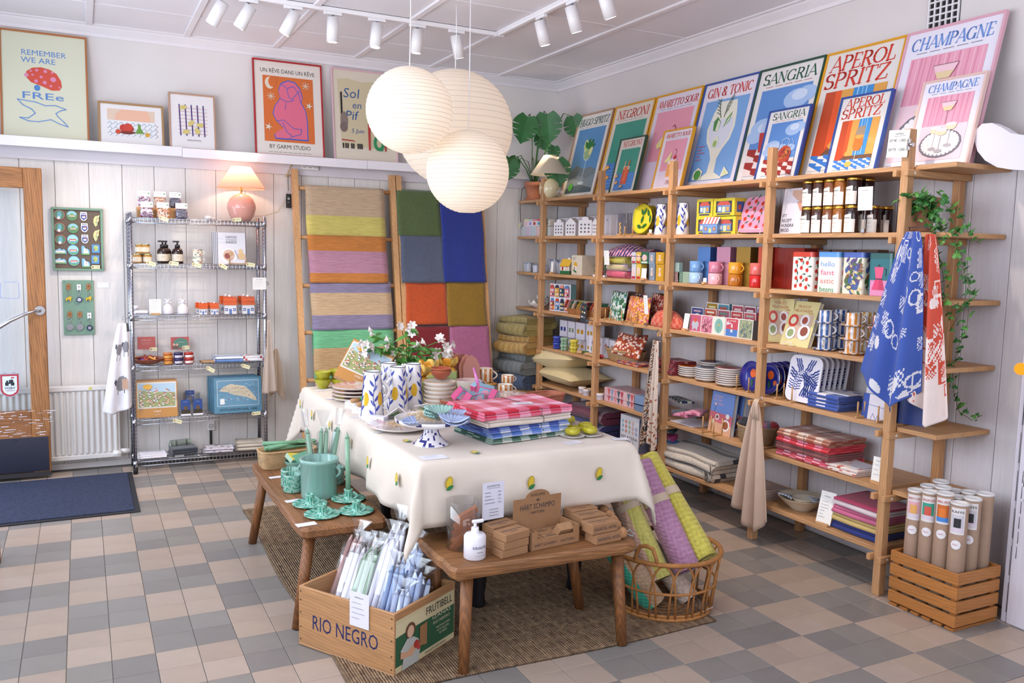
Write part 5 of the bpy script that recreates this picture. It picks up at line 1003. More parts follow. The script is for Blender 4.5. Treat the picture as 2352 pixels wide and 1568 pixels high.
cl=T('table_lamp','cream cone shaded lamp with round glass base among the monstera leaves','lamp',S(1262,457,0,.06));b=MB();b.lathe([(.04,0),(.06,.004),(.082,.045),(.087,.085),(.08,.125),(.05,.158),(.016,.17),(0,.17)],26,'e3d6ac');b.obj('base','gloss',cl)
b=MB();b.lathe([(.158,.19),(.055,.345)],36,'eadfce',caps=False);b.obj('shade','shade_fabric',cl);b=MB();b.cyl((0,0,.165),(0,0,.25),.006,.006,8,'c9a24a');b.obj('stem','brass',cl);b=MB();b.ball((0,0,.26),.02,8,'ffe6c0');b.obj('bulb','bulb',cl)
l=bpy.data.lights.new('lamp','POINT');l.energy=1.1;l.color=(1,.78,.55);l.shadow_soft_size=.025;lo=bpy.data.objects.new('lamp_light',l);col.objects.link(lo);lo.parent=cl;lo.location=(0,0,.295)
b=MB();b.ball((0,0,.042),.05,14,'ffffff',(1.3,.5,.84));b.ball((0,0,.05),.02,8,'ffffff',(1.3,1,1));b.obj('glass_ornament','glass',None,'clear cut glass ornament lying before the hugo spritz poster','ornament',loc=S(1285,450,0,.03),rot=(0,0,RZ_))
# ---- level 2
SC=[('a8b8c8','e8e4e8'),('b58ab0','eee6ee'),('8fb0bc','e6e6ea'),('d89a98','f0e4e2'),('e0a088','f0e2da'),('8aa8a0','e8e4e0')]
def stripef(c,c2):
 def f(d,w_,h):
  d.rect(-w_/2,0,w_/2,h,c2)
  for k in range(4):d.rect(-w_/2+w_*(k+.15)/4,0,-w_/2+w_*(k+.6)/4,h,c);d.l-=d.st
  d.up()
 return f
xs=[1197,1209,1219,1231,1243,1252,1263]
for k in range(6):carton('small striped candle carton in the bottom row, %s'%['plain blue grey end one','lilac striped','grey blue striped','pink striped','coral striped','sea green striped'][k],xs[k],xs[k+1]-1,542,520,1,.03,.05,SC[k][1],stripef(*SC[k]),group='striped candle cartons',name='candle_carton')
DC=[('efd9e0','e8c0c8','dfe0a0'),('e4e0ec','a58ad0','b8ccb8'),('ecdcdc','c0342c','e08a98'),('dce6ea','3f8fae','d04a50'),('dccfc0','9fb0a8','9fb0a8')]
for k in range(5):
 def f(d,w_,h,k=k):d.rect(-w_/2,h*.75,w_/2,h,DC[k][2]);d.disc(0,h*.4,w_*.3,DC[k][1],h*.25)
 carton('small dotted candle carton on the striped row, %s'%['pale pink','lilac dot','red dot','blue dot','beige'][k],[1203,1214,1223,1233,1253][k],[1213,1222,1232,1243,1262][k],520,503,1,.03,.05,DC[k][0],f,group='dotted candle cartons',name='candle_carton',dz=hz(520,1225,.03)-LV[1])
tag(onx(1189,522,3.40),(0,-.5,RZ_),'cream price tag beside the striped candle cartons',.05,group='tags on the pine shelving')
def whouse(a,e,pt,st,lb):
 dx=.04;w_=wy(a,e,540,dx)*.62;p=S((a+e)/2,541,1,dx);h=hz(pt,(a+e)/2,dx)-p.z;t=T('tealight_house',lb,'ornament',p,RZ_+.25,'white tealight houses');b=MB();dp=.055;hb=h*.72;b.box(-w_/2,w_/2,0,dp,0,hb,'eae6e8',.001);d=Dr(b,(0,0,0),(1,0,0),(0,0,1))
 for j in range(3):
  for q in range(3):x=w_*(q-1)*.28;z=hb*(.22+.26*j);d.rect(x-w_*.07,z,x+w_*.07,z+hb*.13,'6f6a70');d.l-=d.st
 if st:gp=[(-w_/2,hb),(w_/2,hb),(w_/2,hb+(h-hb)*.3),(w_*.25,hb+(h-hb)*.35),(w_*.22,hb+(h-hb)*.8),(0,h),(-w_*.22,hb+(h-hb)*.8),(-w_*.25,hb+(h-hb)*.35),(-w_/2,hb+(h-hb)*.3)]
 else:gp=[(-w_/2,hb),(w_/2,hb),(0,h)]
 i=b.p(*[(x,0,z)for x,z in gp]);j=b.p(*[(x,dp,z)for x,z in gp]);n=len(gp);b.face([i+q for q in range(n)],'eae6e8');b.face([j+q for q in range(n)][::-1],'eae6e8')
 for q in range(n):r=(q+1)%n;b.face((i+q,j+q,j+r,i+r),'dcd8da')
 b.obj('body','satin',t)
for q in((1270,1295,503,1,'white ceramic tealight house with stepped gable, first in the row'),(1296,1323,500,0,'white ceramic tealight house with pointed gable, second in the row'),(1325,1361,497,1,'white ceramic tealight house with wide gable, third in the row'),(1358,1373,500,0,'white ceramic tealight house half behind the post')):whouse(*q)
for k,(a,e,pt)in enumerate(((1284,1310,501),(1311,1340,498),(1343,1371,497))):carton('plain white gift carton behind the tealight houses, %s of three'%['first','second','third'][k],a,e,540,pt,1,.15,.08,'e6e2ea',None,group='white cartons behind the tealight houses')
def wc(d,w_,h):d.poly([(-w_*.1,h*.75),(0,h*.8),(w_*.05,h*.7)],'555560');d.scrawl(-w_*.2,h*.1,w_*.5,h*.03,'999999',3)
carton('white gift carton with a small logo beside the candle',1386,1402,540,493,1,.09,.1,'e3dfe8',wc);carton('white gift carton with grey side beside the clear boxes',1397,1416,540,492,1,.14,.1,'d9d4e0',wc)
for k in range(2):p=S(1428+14*k,539,1,.12+.05*k);b=MB();b.box(-.05,.05,0,.05,0,.16,'ffffff',.002);b.obj('clear_carton','film',None,'clear plastic gift carton behind the lemon plate, %s'%['beside the candle','beside the other clear carton'][k],'box','clear plastic cartons',loc=p,rot=(0,0,RZ_))
t=T('twisted_candle','thin twisted honey candle on a small wooden foot','candle',S(1424,539,1,.03),RZ_);b=MB();b.tube([(.003*math.cos(k),.003*math.sin(k),.01+k*.006)for k in range(14)],.006,7,'d8b26a');b.obj('candle','wax',t);b=MB();b.box(-.02,.02,-.015,.015,0,.012,'c99b66',.001);b.obj('foot','pine_x',t)
def lemonplate(p,rz,lb):
 t=T('lemon_plate',lb,'plate',p,rot=(-.25,0,rz),group='lemon shaped plates');b=MB();n=40
 def rf(a):return .105*(1+.18*math.exp(-((a-2.6)/.25)**2)+.03*math.cos(3*a)-.08*math.cos(2*a-1.9))
 cx,cz=0,.112;rings=[]
 for q,y in((0,.006),(.55,.006),(.8,.002),(1,-.012),(1.0,-.006),(.8,.010),(0,.013)):rings.append(b.p(*[(cx+q*rf(2*PI*j/n)*math.cos(2*PI*j/n),y,cz+q*rf(2*PI*j/n)*math.sin(2*PI*j/n))for j in range(n)]))
 for i in range(6):b.strip(rings[i],rings[i+1],n,'e3d32c')
 b.obj('plate','gloss',t);b=MB();d=Dr(b,(0,.004,.112),(1,0,0),(0,0,1));d.l=.0016
 for x,y,ln,a in((-.01,.03,.06,1.2),(-.01,.03,.055,2.3),(-.01,.03,.06,-1.7),(.06,.02,.06,2.2),(.07,.03,.06,-1.3),(.0,-.06,.06,.5),(.0,-.06,.06,2.8)):d.leaf(x,y,ln,.026,a,'2f6a2c')
 b.obj('painted_leaves','gloss',t)
lemonplate(S(1468,539,1,.05),RZ_,'yellow lemon shaped plate with green leaves facing the room');lemonplate(S(1476,539,1,.13),RZ_,'yellow lemon plate standing behind the first');lemonplate(S(1487,539,1,.2),RZ_,'dark leafed lemon plate hindmost of three')
plate_stand('pegged wooden stand under the lemon plates',S(1463,540,1,.07),RZ_,.09,.14,.06,3,'pegged wooden stands');signcard('tiny white card on a wooden foot beside the lemon plates',S(1493,540,1,.02),RZ_,.03,.028,-.1,'wood',2,2)
def jugart(b,r,h):
 def P2(a,z):rr_=r(z)+.0012;return(rr_*math.cos(a),rr_*math.sin(a),z)
 def lf(a,z,da,dz,w_,c):
  pts=[]
  for t_,q in((0,0),(.25,-.45),(.6,-.5),(1,0),(.6,.5),(.25,.45)):pts.append(P2(a+da*t_-dz*q*w_/(abs(dz)+abs(da)*.04+1e-6)/.045,z+dz*t_+da*.04*q*w_/(abs(dz)+abs(da)*.04+1e-6)))
  i=b.p(*pts);b.face(range(i,i+6),c)
 for a0 in(-.2,1.4,3.,4.6):
  for k in range(11):z=h*(.08+.08*k);b.tube([P2(a0+.12*math.sin(k*.9),z),P2(a0+.12*math.sin((k+1)*.9),z+h*.08)],.0016,4,'39459c',caps=False)
  for k in range(8):z=h*(.1+.1*k);lf(a0+.12*math.sin(k),z,.5*(1 if k%2 else-1),.035,.016,'3a47a2')
 for a0 in(.5,2.1,3.7,5.3):
  for k in range(6):
   q,s=(k/3-1),((k+1)/3-1);y0,y1=[.034*math.sqrt(max(0,1-t_*t_))for t_ in(q,s)];z=h*.45;b.quad(P2(a0+q*.36,z-y0),P2(a0+s*.36,z-y1),P2(a0+s*.36,z+y1),P2(a0+q*.36,z+y0),'e0b02c')
def jug(p,lb,hand,h=.225,r0=.05,grp='tall lemon painted jugs'):
 t=T('painted_jug',lb,'jug',p,hand,grp);b=MB();r=lambda z:r0*(1-.3*z/h);b.lathe([(r0*.95,0),(r(0),.003)]+[(r(h*q),h*q)for q in(.25,.5,.75,.985)]+[(r(h)*.98,h),(r(h)*.9,h),(r(h*.3)*.9,h*.3),(0,h*.28)],24,'ece8e8');b.obj('body','gloss',t)
 b=MB();b.tube([(r(h*.8)*.95+.045*math.sin(PI*k/10),0,h*(.8-.46*k/10))for k in range(11)],.0085,8,'ece8e8');b.obj('handle','gloss',t);b=MB();jugart(b,r,h);b.obj('painted_lemons','gloss',t)
 b=MB();b.tube([(r(h)*math.cos(k*PI/12),r(h)*math.sin(k*PI/12),h)for k in range(24)],.0018,5,'3a4a52',closed=True);b.obj('rim','gloss',t)
jug(S(1518,540,1,.06),'tall lemon painted jug beside the lemon plates on the shelf',-1.9,.2,.045);jug(S(1567,540,1,.06),'tall lemon painted jug beside the yellow toy cartons',-1.9,.2,.045);jug(S(1537,538,1,.17),'tall lemon painted jug behind the shelf post',-1.9,.2,.045)
def hbox(d,w_,h):d.rect(-w_/2,0,w_/2,h,'dccb3a').rect(-w_*.38,h*.18,w_*.38,h*.84,'3a3a44').rect(-w_*.3,h*.2,w_*.3,h*.6,'6a8ec0').poly([(-w_*.34,h*.6),(w_*.34,h*.6),(w_*.2,h*.82),(-w_*.2,h*.82)],'c0564e').rect(-w_*.07,h*.2,w_*.07,h*.5,'dfe6b0').rect(-w_*.25,h*.28,-w_*.12,h*.5,'e8e0d8').rect(w_*.12,h*.28,w_*.25,h*.5,'e8a050').rect(-w_*.32,h*.06,w_*.32,h*.13,'2f3a6a')
def hside(d,w_,h):d.rect(w_*.2,h*.2,w_*.8,h*.8,'3f5f9c').rect(w_*.3,h*.35,w_*.55,h*.6,'c05a3c')
hh=hz(497,1620,.07)-LV[1]
for a,e,py,pt,dz,lb in((1598,1640,536,497,0,'bottom row beside the jug'),(1641,1688,536,497,0,'bottom row beside the cherry tray'),(1600,1636,497,457,hh,'top row beside the jug'),(1638,1686,497,455,hh,'top row beside the cherry tray')):carton('yellow toy house carton with window, %s'%lb,a,e,py,pt,1,.07,.09,'dccb3a',hbox,group='yellow toy house cartons',dz=dz,side=hside)
t=T('toy_house','little blue wooden toy house with striped roof before the yellow cartons','toy',S(1630,536,1,.025),RZ_+.25);b=MB();b.box(-.05,.05,0,.045,0,.065,'6d8fc4');d=Dr(b,(0,0,0),(1,0,0),(0,0,1));d.rect(-.008,0,.008,.035,'d8d050')
for x in(-.03,.03):d.rect(x-.01,.02,x+.01,.045,'38445c').rect(x-.007,.023,x+.007,.042,'d88a5a')
d.rect(-.05,0,.05,.01,'3a4a7a');i=b.p((.05,0,.065),(.05,.045,.065),(.05,.0225,.1),(-.05,0,.065),(-.05,.045,.065),(-.05,.0225,.1));b.face((i,i+1,i+2),'55779c');b.face((i+3,i+5,i+4),'55779c');b.obj('walls','lacquer',t);b=MB()
for k in range(9):x=-.054+.012*k;b.quad((x,-.003,.062),(x+.012,-.003,.062),(x+.012,.0225,.103),(x,.0225,.103),['e4dcdc','c05050'][k%2]);b.quad((x,.0225,.103),(x+.012,.0225,.103),(x+.012,.048,.062),(x,.048,.062),['e4dcdc','c05050'][k%2])
b.obj('roof','lacquer',t)
def rrect(w_,h,r,n=5):return[(sx*(w_/2-r)+r*math.cos(a),sy*(h/2-r)+r*math.sin(a))for sx,sy,a0 in((1,1,0),(-1,1,PI/2),(-1,-1,PI),(1,-1,1.5*PI))for a in[a0+PI/2*k/n for k in range(n+1)]]
def cherries(d,w_,h,n,seed,rad=.011,y0=0,inset=0):
 rr=random.Random(seed);nx=max(3,int(w_/(rad*3.6)));ny=max(3,int(h/(rad*3.4)))
 for i in range(nx):
  for j in range(ny):
   x,y=-w_/2+inset+(w_-2*inset)*(i+.5)/nx+rr.uniform(-.2,.2)*rad,y0+inset+(h-2*inset)*(j+.5)/ny+rr.uniform(-.4,.4)*rad+(rad if i%2 else 0);d.line([(x,y),(x+rad,y+rad*2)],rad*.2,'3a2a2a');d.l-=d.st;d.leaf(x+rad,y+rad*1.6,rad*2,rad*.9,rr.uniform(-.5,2),'2f6a52');d.l-=d.st;d.disc(x,y,rad,'cf3a2a',n=10);d.l-=d.st
 d.up()
p=S(1726,537,1,.09);t=T('cherry_tray','pink serving tray printed with red cherries in a wire stand','tray',p,rot=(-.3,0,RZ_));b=MB();wt_=wy(1692,1762,530,.09);ht_=.215;b.at((0,0,ht_/2+.01),(PI/2,0,0));b.prism(rrect(wt_,ht_,.04),0,.006,'e29ab8');b.obj('tray','lacquer',t);b=MB();d=Dr(b,(0,-.0062,.01),(1,0,0),(0,0,1));cherries(d,wt_*.9,ht_*.84,0,3,.013,ht_*.06);b.obj('print','lacquer',t)
b=MB();b.tube([(-.09,-.012,.03),(-.09,-.025,.004),(-.09,.03,0),(.09,.03,0),(.09,-.025,.004),(.09,-.012,.03)],.0022,6,'e8e4e4');b.tube([(-.09,-.012,.03),(.09,-.012,.03)],.0022,6,'e8e4e4');b.obj('tray_stand','satin',None,'white wire stand holding the cherry tray','stand',loc=S(1726,537,1,.08),rot=(0,0,RZ_))
# bread book and chocolate spreads
def cv_ett(d):
 d.poly([(-.02,.235),(.07,.235),(.08,.2),(.05,.17),(.02,.18),(-.02,.21)],'d8b09c').poly([(.02,.17),(.07,.18),(.082,.13),(.05,.12)],'d39a86')
 for k,t_ in enumerate(('ETT','RECEPT','HUNDRA','BRÖD')):d.text(t_,-.072,.09-.026*k,[.03,.07,.088,.058][k],.018,'20222c','l',bold=.02)
book('pale bread recipe book standing beside the chocolate spread jars',S(1815,537,1,.08),RZ_,.165,.245,.02,'e4e0ea',cv_ett,.1)
def spread(px,row,dx,c,lb,r=.034):
 h=.135;p=S(px,537,1,dx)+V((0,0,row*h));t=T('spread_jar',lb,'jar',p,RZ_,'jars of chocolate spread');b=MB();b.lathe([(r*.94,0),(r,.004),(r,h*.84),(r*.94,h*.9)],18,c);b.obj('jar','gloss',t);b=MB();b.lathe([(r*.98,h*.89),(r,h*.9),(r,h*.98),(r*.95,h-.001),(0,h-.001)],18,'d0a54a');b.obj('lid','brass',t)
 b=MB();nn=12;i=None
 for q in range(nn):
  a0,a1=-PI/2-1.1+2.2*q/nn,-PI/2-1.1+2.2*(q+1)/nn;top=h*(.62+.1*(q/nn))if q<9 else h*.5;rr_=r*1.012
  b.quad((rr_*math.cos(a0),rr_*math.sin(a0),h*.03),(rr_*math.cos(a1),rr_*math.sin(a1),h*.03),(rr_*math.cos(a1),rr_*math.sin(a1),top),(rr_*math.cos(a0),rr_*math.sin(a0),top),'e6dfd8')
 d=Dr(b,(0,-r*1.014,0),(1,0,0),(0,0,1));d.text('nissons',-r*.1,h*.52,r*1.1,h*.07,'2a2626',shear=.3);d.text('NOUGAT',0,h*.36,r*.7,h*.03,'b08a50');d.scrawl(-r*.5,h*.25,r,h*.02,'8a8480',px);d.scrawl(-r*.5,h*.18,r*.7,h*.02,'8a8480',px+1);b.obj('paper_label','paper',t)
JC=['3a2018','45241a','7a4420','94561e','2c1a1a']
for k,px in enumerate((1853,1877,1902,1926,1955)):
 for row in(0,1):spread(px,row,.05,JC[k],'chocolate spread jar, %s column from the bread book, %s row'%(['first','second','third','fourth','fifth'][k],['bottom','top'][row]),.036 if k==4 else .033)
for px,row,dx,lb in((1985,1,.14,'dark spread jar in the top row behind the fifth column'),(1980,0,.12,'dark spread jar behind the price card'),(2005,0,.14,'dark spread jar in the bottom row, third from its end'),(2018,0,.2,'dark spread jar in the bottom row, second from its end'),(2033,0,.22,'dark spread jar ending the bottom row')):spread(px,row,dx,'2c1a1a',lb)
signcard('white price card on a metal clip foot before the spread jars',S(1983,537,1,.0),RZ_,.085,.11,.05,'clip',4,3,lift=.105)
# ivy
iv=T('ivy_plant','trailing ivy in a terracotta pot on the shelf end beyond the last post','plant',S(2108,526,1,.13));b=MB();b.lathe([(.055,0),(.065,0),(.068,.03),(.06,.03),(.075,.12),(.085,.12),(.088,.16),(.08,.16),(.072,.13),(0,.13)],22,'b0795c');b.obj('pot','clay',iv)
rr=random.Random(11);lm={}
def ivyleaf(c):
 b=MB();pts=[(0,0),(.3,-.15),(.55,.1),(.38,.3),(.3,.55),(.12,.5),(0,1),(-.12,.5),(-.3,.55),(-.38,.3),(-.55,.1),(-.3,-.15)];s=.034;i=b.p((0,.25*s,.004),*[(x*s,y*s,-.003*(abs(x)+y*.4))for x,y in pts])
 for k in range(12):b.face((i,i+1+k,i+1+(k+1)%12),c)
 o=b.obj('leaf','leaf');me=o.data;bpy.data.objects.remove(o);return me
LM=[ivyleaf(c)for c in('3f7a34','2f6a2c','57913c','2a5c2a')]
I0=iv.location;nl=[0]
def vine(pix,dx,dens,s0=1.):
 P=[onx(a,e,XF+dx_)-I0 for(a,e),dx_ in zip(pix,dx if isinstance(dx,list)else[dx]*len(pix))];b=MB();b.tube(P,.0014,4,'5a5a30');b.obj('vine','leaf',iv)
 for k in range(len(P)-1):
  n=max(1,int((P[k+1]-P[k]).length/dens))
  for j in range(n):
   if nl[0]>285:return
   q=P[k].lerp(P[k+1],(j+rr.random())/n);s=s0*rr.uniform(.6,1.15);o=link('leaf',LM[rr.randrange(4)],iv,loc=q+V((rr.uniform(-.02,.02),rr.uniform(-.02,.02),rr.uniform(-.012,.012))),rot=(rr.uniform(.4,1.5),rr.uniform(-.6,.6),-PI/2+rr.uniform(-1.2,1.2)));o.scale=(s,s,s);nl[0]+=1
vine([(2115,450),(2140,480),(2165,520),(2185,560),(2205,600),(2228,660),(2225,700),(2222,745),(2200,800),(2188,850),(2190,900),(2203,945),(2232,965),(2256,953)],[.1,.05,.02,.0,-.02,0,.02,.05,.1,.15,.2,.25,.3,.33],.02)
vine([(2140,455),(2175,475),(2195,520),(2200,560),(2215,620),(2225,660),(2205,720),(2180,760)],.03,.018);vine([(2110,460),(2150,560),(2165,620),(2170,680),(2180,720)],.0,.016);vine([(2150,440),(2185,470),(2215,505),(2225,540),(2250,560)],.06,.016)
vine([(2130,450),(2100,445),(2080,455),(2062,462)],-.02,.012,1.2)
for k in range(9):a=rr.uniform(0,6.28);q=(2120+30*math.cos(a),480+22*math.sin(a));vine([(2118,460),q,(q[0]+rr.uniform(-22,26),q[1]+rr.uniform(10,45))],.02+.06*rr.random(),.011,1.15)
# ---- level 3
def tub(px,py,r,h,dx,lb,k=2,c='d6d8e2'):
 b=MB();b.lathe([(r*.82,0),(r*.86,.004),(r*.98,h*.9),(r,h),(r*.92,h),(r*.8,h*.15),(0,h*.1)],20,c,cf=lambda q,j:'7f94b8' if q in(3,2)and(j*7+q)%3 else('a9b4cc' if(j*5+q)%4==0 else c));b.obj('ceramic_cup','gloss',None,lb,'cup','blue rimmed ceramic cups',loc=S(px,py,k,dx))
tub(1214,623,.042,.075,.07,'wide blue rimmed white ceramic bowl at the shelf end');tub(1231,624,.03,.062,.03,'small blue rimmed ceramic cup beside the wide bowl');tub(1250,625,.034,.062,.03,'small blue rimmed ceramic cup beside the narrow card');tub(1272,626,.045,.11,.15,'tall stack of blue rimmed ceramic bowls');tub(1287,626,.035,.09,.12,'blue rimmed ceramic cup behind the butter house')
signcard('narrow white price card on a wooden foot before the ceramic cups',S(1267,626,2,.02),RZ_,.04,.085,-.05,'wood',7,5)
t=T('butter_house','butter dish shaped like a house with yellow roof and red door','dish',S(1296,629,2,.05),RZ_+.3);b=MB();b.box(-.05,.05,0,.07,0,.028,'2f6b3c',.002);b.box(-.046,.046,.004,.066,.028,.068,'e9e4da');d=Dr(b,(0,.004,0),(1,0,0),(0,0,1));d.rect(-.032,.03,-.014,.058,'a8302c').rect(.008,.035,.03,.058,'b03a34').rect(.0115,.0385,.0265,.0545,'ece8e0')
i=b.p((.046,.004,.068),(.046,.066,.068),(.046,.035,.115),(-.046,.004,.068),(-.046,.066,.068),(-.046,.035,.115));b.face((i,i+1,i+2),'e9e4da');b.face((i+3,i+5,i+4),'e9e4da');b.obj('base','gloss',t);b=MB();b.quad((-.052,-.002,.064),(.052,-.002,.064),(.052,.035,.12),(-.052,.035,.12),'e0b028');b.quad((-.052,.035,.12),(.052,.035,.12),(.052,.072,.064),(-.052,.072,.064),'d4a422');b.quad((-.052,-.002,.060),(-.052,.035,.116),(.052,.035,.116),(.052,-.002,.060),'c09018');b.box(.01,.03,.028,.042,.115,.13,'e9e4da',.001);b.obj('roof','gloss',t)
def bb(d,w_,h):d.text('butter',-w_*.36,h*.86,w_*.25,h*.05,'3a3a34','l');d.text('dish',-w_*.36,h*.78,w_*.18,h*.05,'3a3a34','l');d.poly([(-w_*.3,h*.3),(0,h*.2),(0,h*.42),(-w_*.3,h*.5)],'e9e6dc').poly([(-w_*.3,h*.5),(0,h*.42),(w_*.08,h*.58),(-w_*.2,h*.68)],'d8a828').poly([(-w_*.3,h*.2),(0,h*.1),(0,h*.2),(-w_*.3,h*.3)],'2f6b3c').rect(-w_*.22,h*.28,-w_*.14,h*.42,'a8302c')
carton('beige butter dish carton with a little house print',1312,1336,631,586,2,.05,.12,'d3c7b4',bb,m='kraft');
for px,lb in((1367,'thin dark green twisted candle beside the butter dish carton'),(1390,'thin dark green twisted candle before the post')):
 t=T('twisted_candle',lb,'candle',S(px,632,2,.03),RZ_);b=MB();b.tube([(.003*math.cos(k),.003*math.sin(k),.012+k*.0065)for k in range(14)],.006,7,'24503a');b.obj('candle','wax',t);b=MB();b.box(-.014,.014,-.012,.012,0,.014,'e8e4e8',.001);b.obj('foot','satin',t)
signcard('white price card on a clip beside the folded knit towels',S(1393,634,2,.0),RZ_,.065,.1,.08,'clip',3,4,lift=.09)
def vst(c1,c2,f):return lambda u,s,o:c1 if int((u+s*.7)*f)%2 else c2
zz=LV[2]+.0004;pc=S(1428,636,2,.12)
for k,(c1,c2,lb)in enumerate((('d8788c','c85a72','pink striped'),('b9a6c4','c4b48c','lilac flecked'),('d8cc62','c9bd58','yellow'))):folded('folded %s knit towel in the towel pile'%lb,(pc.x,pc.y,zz+k*.05),RZ_,wy(1400,1455,620,.05),.17,.05,2,c1,vst(c1,c2,40),name='folded_towel',cat='towel',group='knit towels in a pile',seed=k,gap=.06)
b=MB();c0=V((pc.x+.02,onx(1450,580,XF+.1).y,zz+.15));b.at(c0,(0,0,RZ_))
def fnst(u,v):a=PI*u;return(-.23+.46*v,-.11+.22*u,.002+.085*math.sin(a)**.8*(.55+.45*math.sin(PI*min(1,v*1.2+.1))))
b.grid(fnst,14,44,'e0a0b0',cf=lambda u,v:'3c2f6e' if int(v*26+u*3)%2 else 'dd9cae',thick=.006);b.obj('striped_towel','cloth',None,'navy and pink striped towel heaped on the towel pile','towel')
def soap(c,c2,c3,fig='e8c0a8'):
 def f(d,w_,h):d.rect(-w_/2,0,w_/2,h,c).rect(-w_*.42,h*.04,w_*.42,h*.2,c2).disc(0,h*.52,w_*.36,c3,h*.28).poly([(-w_*.22,h*.28),(w_*.22,h*.28),(w_*.08,h*.56),(-w_*.08,h*.56)],fig).disc(0,h*.64,w_*.11,fig,h*.08).disc(0,h*.72,w_*.1,'e8e4e0',h*.05)
 return f
hh=hz(606,1490,.03)-LV[2]
SB=[(1450,1460,'c8ccd4','b8304a','e8d8e0','pale blue and red'),(1461,1471,'d8b848','c03a3a','ecd0c0','yellow and red'),(1472,1488,'2f6b4a','c8d8c8','e8b8c0','dark green'),(1490,1503,'7f8ea0','8c9aaa','93a0b0','slate grey'),(1506,1524,'c8982c','c8982c','d0a238','mustard')]
for row in(0,1):
 for k,(a,e,c,c2,c3,nm)in enumerate(SB):
  if row==0 and k==2:continue
  carton('%s soap carton, %s'%(nm,['bottom row','stacked in the top row'][row]),a,e,[640,606][row],[606,579][row],2,.03,.05,c,soap(c,c2,c3),group='illustrated soap cartons',dz=row*hh,name='soap_carton')
signcard('white price card among the illustrated soap cartons',S(1478,640,2,.0),RZ_,.055,.07,-.05,'wood',9,3);carton('small pink carton at the end of the soap cartons',1527,1533,643,622,2,.02,.03,'dda0ae',None)
for k,(a,e,pt,dz,c,nm)in enumerate(((1548,1560,624,0,'a07a7a','rosy speckled'),(1556,1568,624,0,'5f8070','green speckled'),(1568,1582,624,0,'93ac96','sage'),(1549,1559,603,1,'9fb8b0','pale mint'))):carton('small %s carton beside the blue mugs'%nm,a,e,645 if not dz else 624,pt,2,.03,.03,c,lambda d,w_,h,c=c:[d.disc(random.uniform(-w_*.4,w_*.4),random.uniform(h*.1,h*.9),.002,'c8d0c8')for _ in range(14)],dz=dz*(hz(624,1555,.03)-LV[2]),group='small speckled cartons')
def bodum(d,w_,h):d.text('k',0,h*.55,None,.012,'20242c',shear=.3);d.line([(-.01,h*.56),(.008,h*.6)],.002,'20242c')
for a,e,c,s_,nm in((1600,1628,'5f8fd0','2c4a86','blue'),(1643,1674,'d59ab4','8a5a72','pink'),(1688,1720,'a8873a','5a4418','gold'),(1738,1760,'d0563c','9a2c1c','coral')):carton('tall %s mug carton standing behind the mugs'%nm,a,e,650,567,2,.1,.1,c,bodum,group='tall mug cartons',cols={3:s_})
for a,e,nm in((1775,1800,'first'),(1800,1842,'second')):carton('tall dark red mug carton behind the cherry canister, %s'%nm,a,e,660,569,2,.14,.14,'8f2416',None,group='tall mug cartons')
def dmug(p,c,lb,hand):b=MB();mug(b,.042,.068,c,hand=hand,t=.004);b.obj('stacking_mug','gloss',None,lb,'mug','glossy stacked mugs',loc=p)
for px,c,c2,nm in((1598,'6f9cd0','a9c8e6','blue'),(1642,'c97a92','e6b0b8','pink'),(1688,'e09a2a','b86e1c','amber'),(1738,'e06a62','cc2420','red')):p=S(px,652,2,.05);dmug(p,c2,'%s glossy mug, lower of its pair'%nm,-1.9);dmug(p+V((0,0,.0685)),c,'%s glossy mug stacked on its twin'%nm,-1.5)
signcard('tiny card on a wooden foot between the blue and pink mugs',S(1618,650,2,.01),RZ_,.03,.03,-.1,'wood',2,2)
def canister(a,e,pt,dx,c,lid,draw,lb):
 w_=wy(a,e,668,dx)*.80;p=S((a+e)/2-3,666,2,dx);h=hz(pt,(a+e)/2,dx)-p.z;t=T('storage_canister',lb,'canister',p,RZ_+.0,'square storage canisters');dp=w_*.95;b=MB();b.at((0,dp/2,0));rp=rrect(w_,dp,.018);b.prism(rp,0,h-.026,c);b.obj('body','lacquer',t);b=MB();b.at((0,dp/2,0));b.prism([(x*1.02,y*1.02)for x,y in rp],h-.026,h,lid);b.obj('lid','lacquer',t)
 b=MB();wf=w_-.034;draw(Dr(b,(0,0,0),(1,0,0),(0,0,1)),w_-.036,h-.028);b.obj('print','lacquer',t);b=MB();draw(Dr(b,(w_/2,dp/2,0),(0,1,0),(0,0,1)),dp-.03,h-.028);b.obj('print','lacquer',t)
def hello(d,w_,h):
 for k,(t_,c)in enumerate((('hello','5f9fdc'),('fant','d8648a'),('astic','e08a7a'),('beans','2f9a5c'))):d.text(t_,0,h*(.74-.24*k),w_*.86,h*.15,c,bold=.05)
def leafy(d,w_,h):
 rr=random.Random(8)
 for k in range(90):d.leaf(rr.uniform(-w_*.48,w_*.4),rr.uniform(.01,h*.9),.034,.016,rr.uniform(-1,1.6),rr.choice(['3f5a9c','4a6a3a','8a5a38','d8c68a','5a4a7a']));d.l-=d.st*.9
def moka(d,w_,h):d.rect(-w_/2,0,w_/2,h*.42,'d88ab4').rect(-w_/2,h*.42,w_/2,h,'1f6a72').poly([(-w_*.4,h*.16),(w_*.3,h*.16),(w_*.16,h*.45),(-w_*.22,h*.45)],'d8386a').poly([(-w_*.2,h*.47),(w_*.14,h*.47),(w_*.22,h*.78),(-w_*.3,h*.78)],'e0507a').poly([(-w_*.02,h*.16),(w_*.3,h*.16),(w_*.16,h*.45),(0,h*.45)],'c22a58').rect(-w_*.22,h*.445,w_*.16,h*.475,'2c2a34').disc(-.005,h*.82,.006,'2c2a34').line([(w_*.24,h*.74),(w_*.36,h*.72),(w_*.34,h*.55)],.004,'2c2a34')
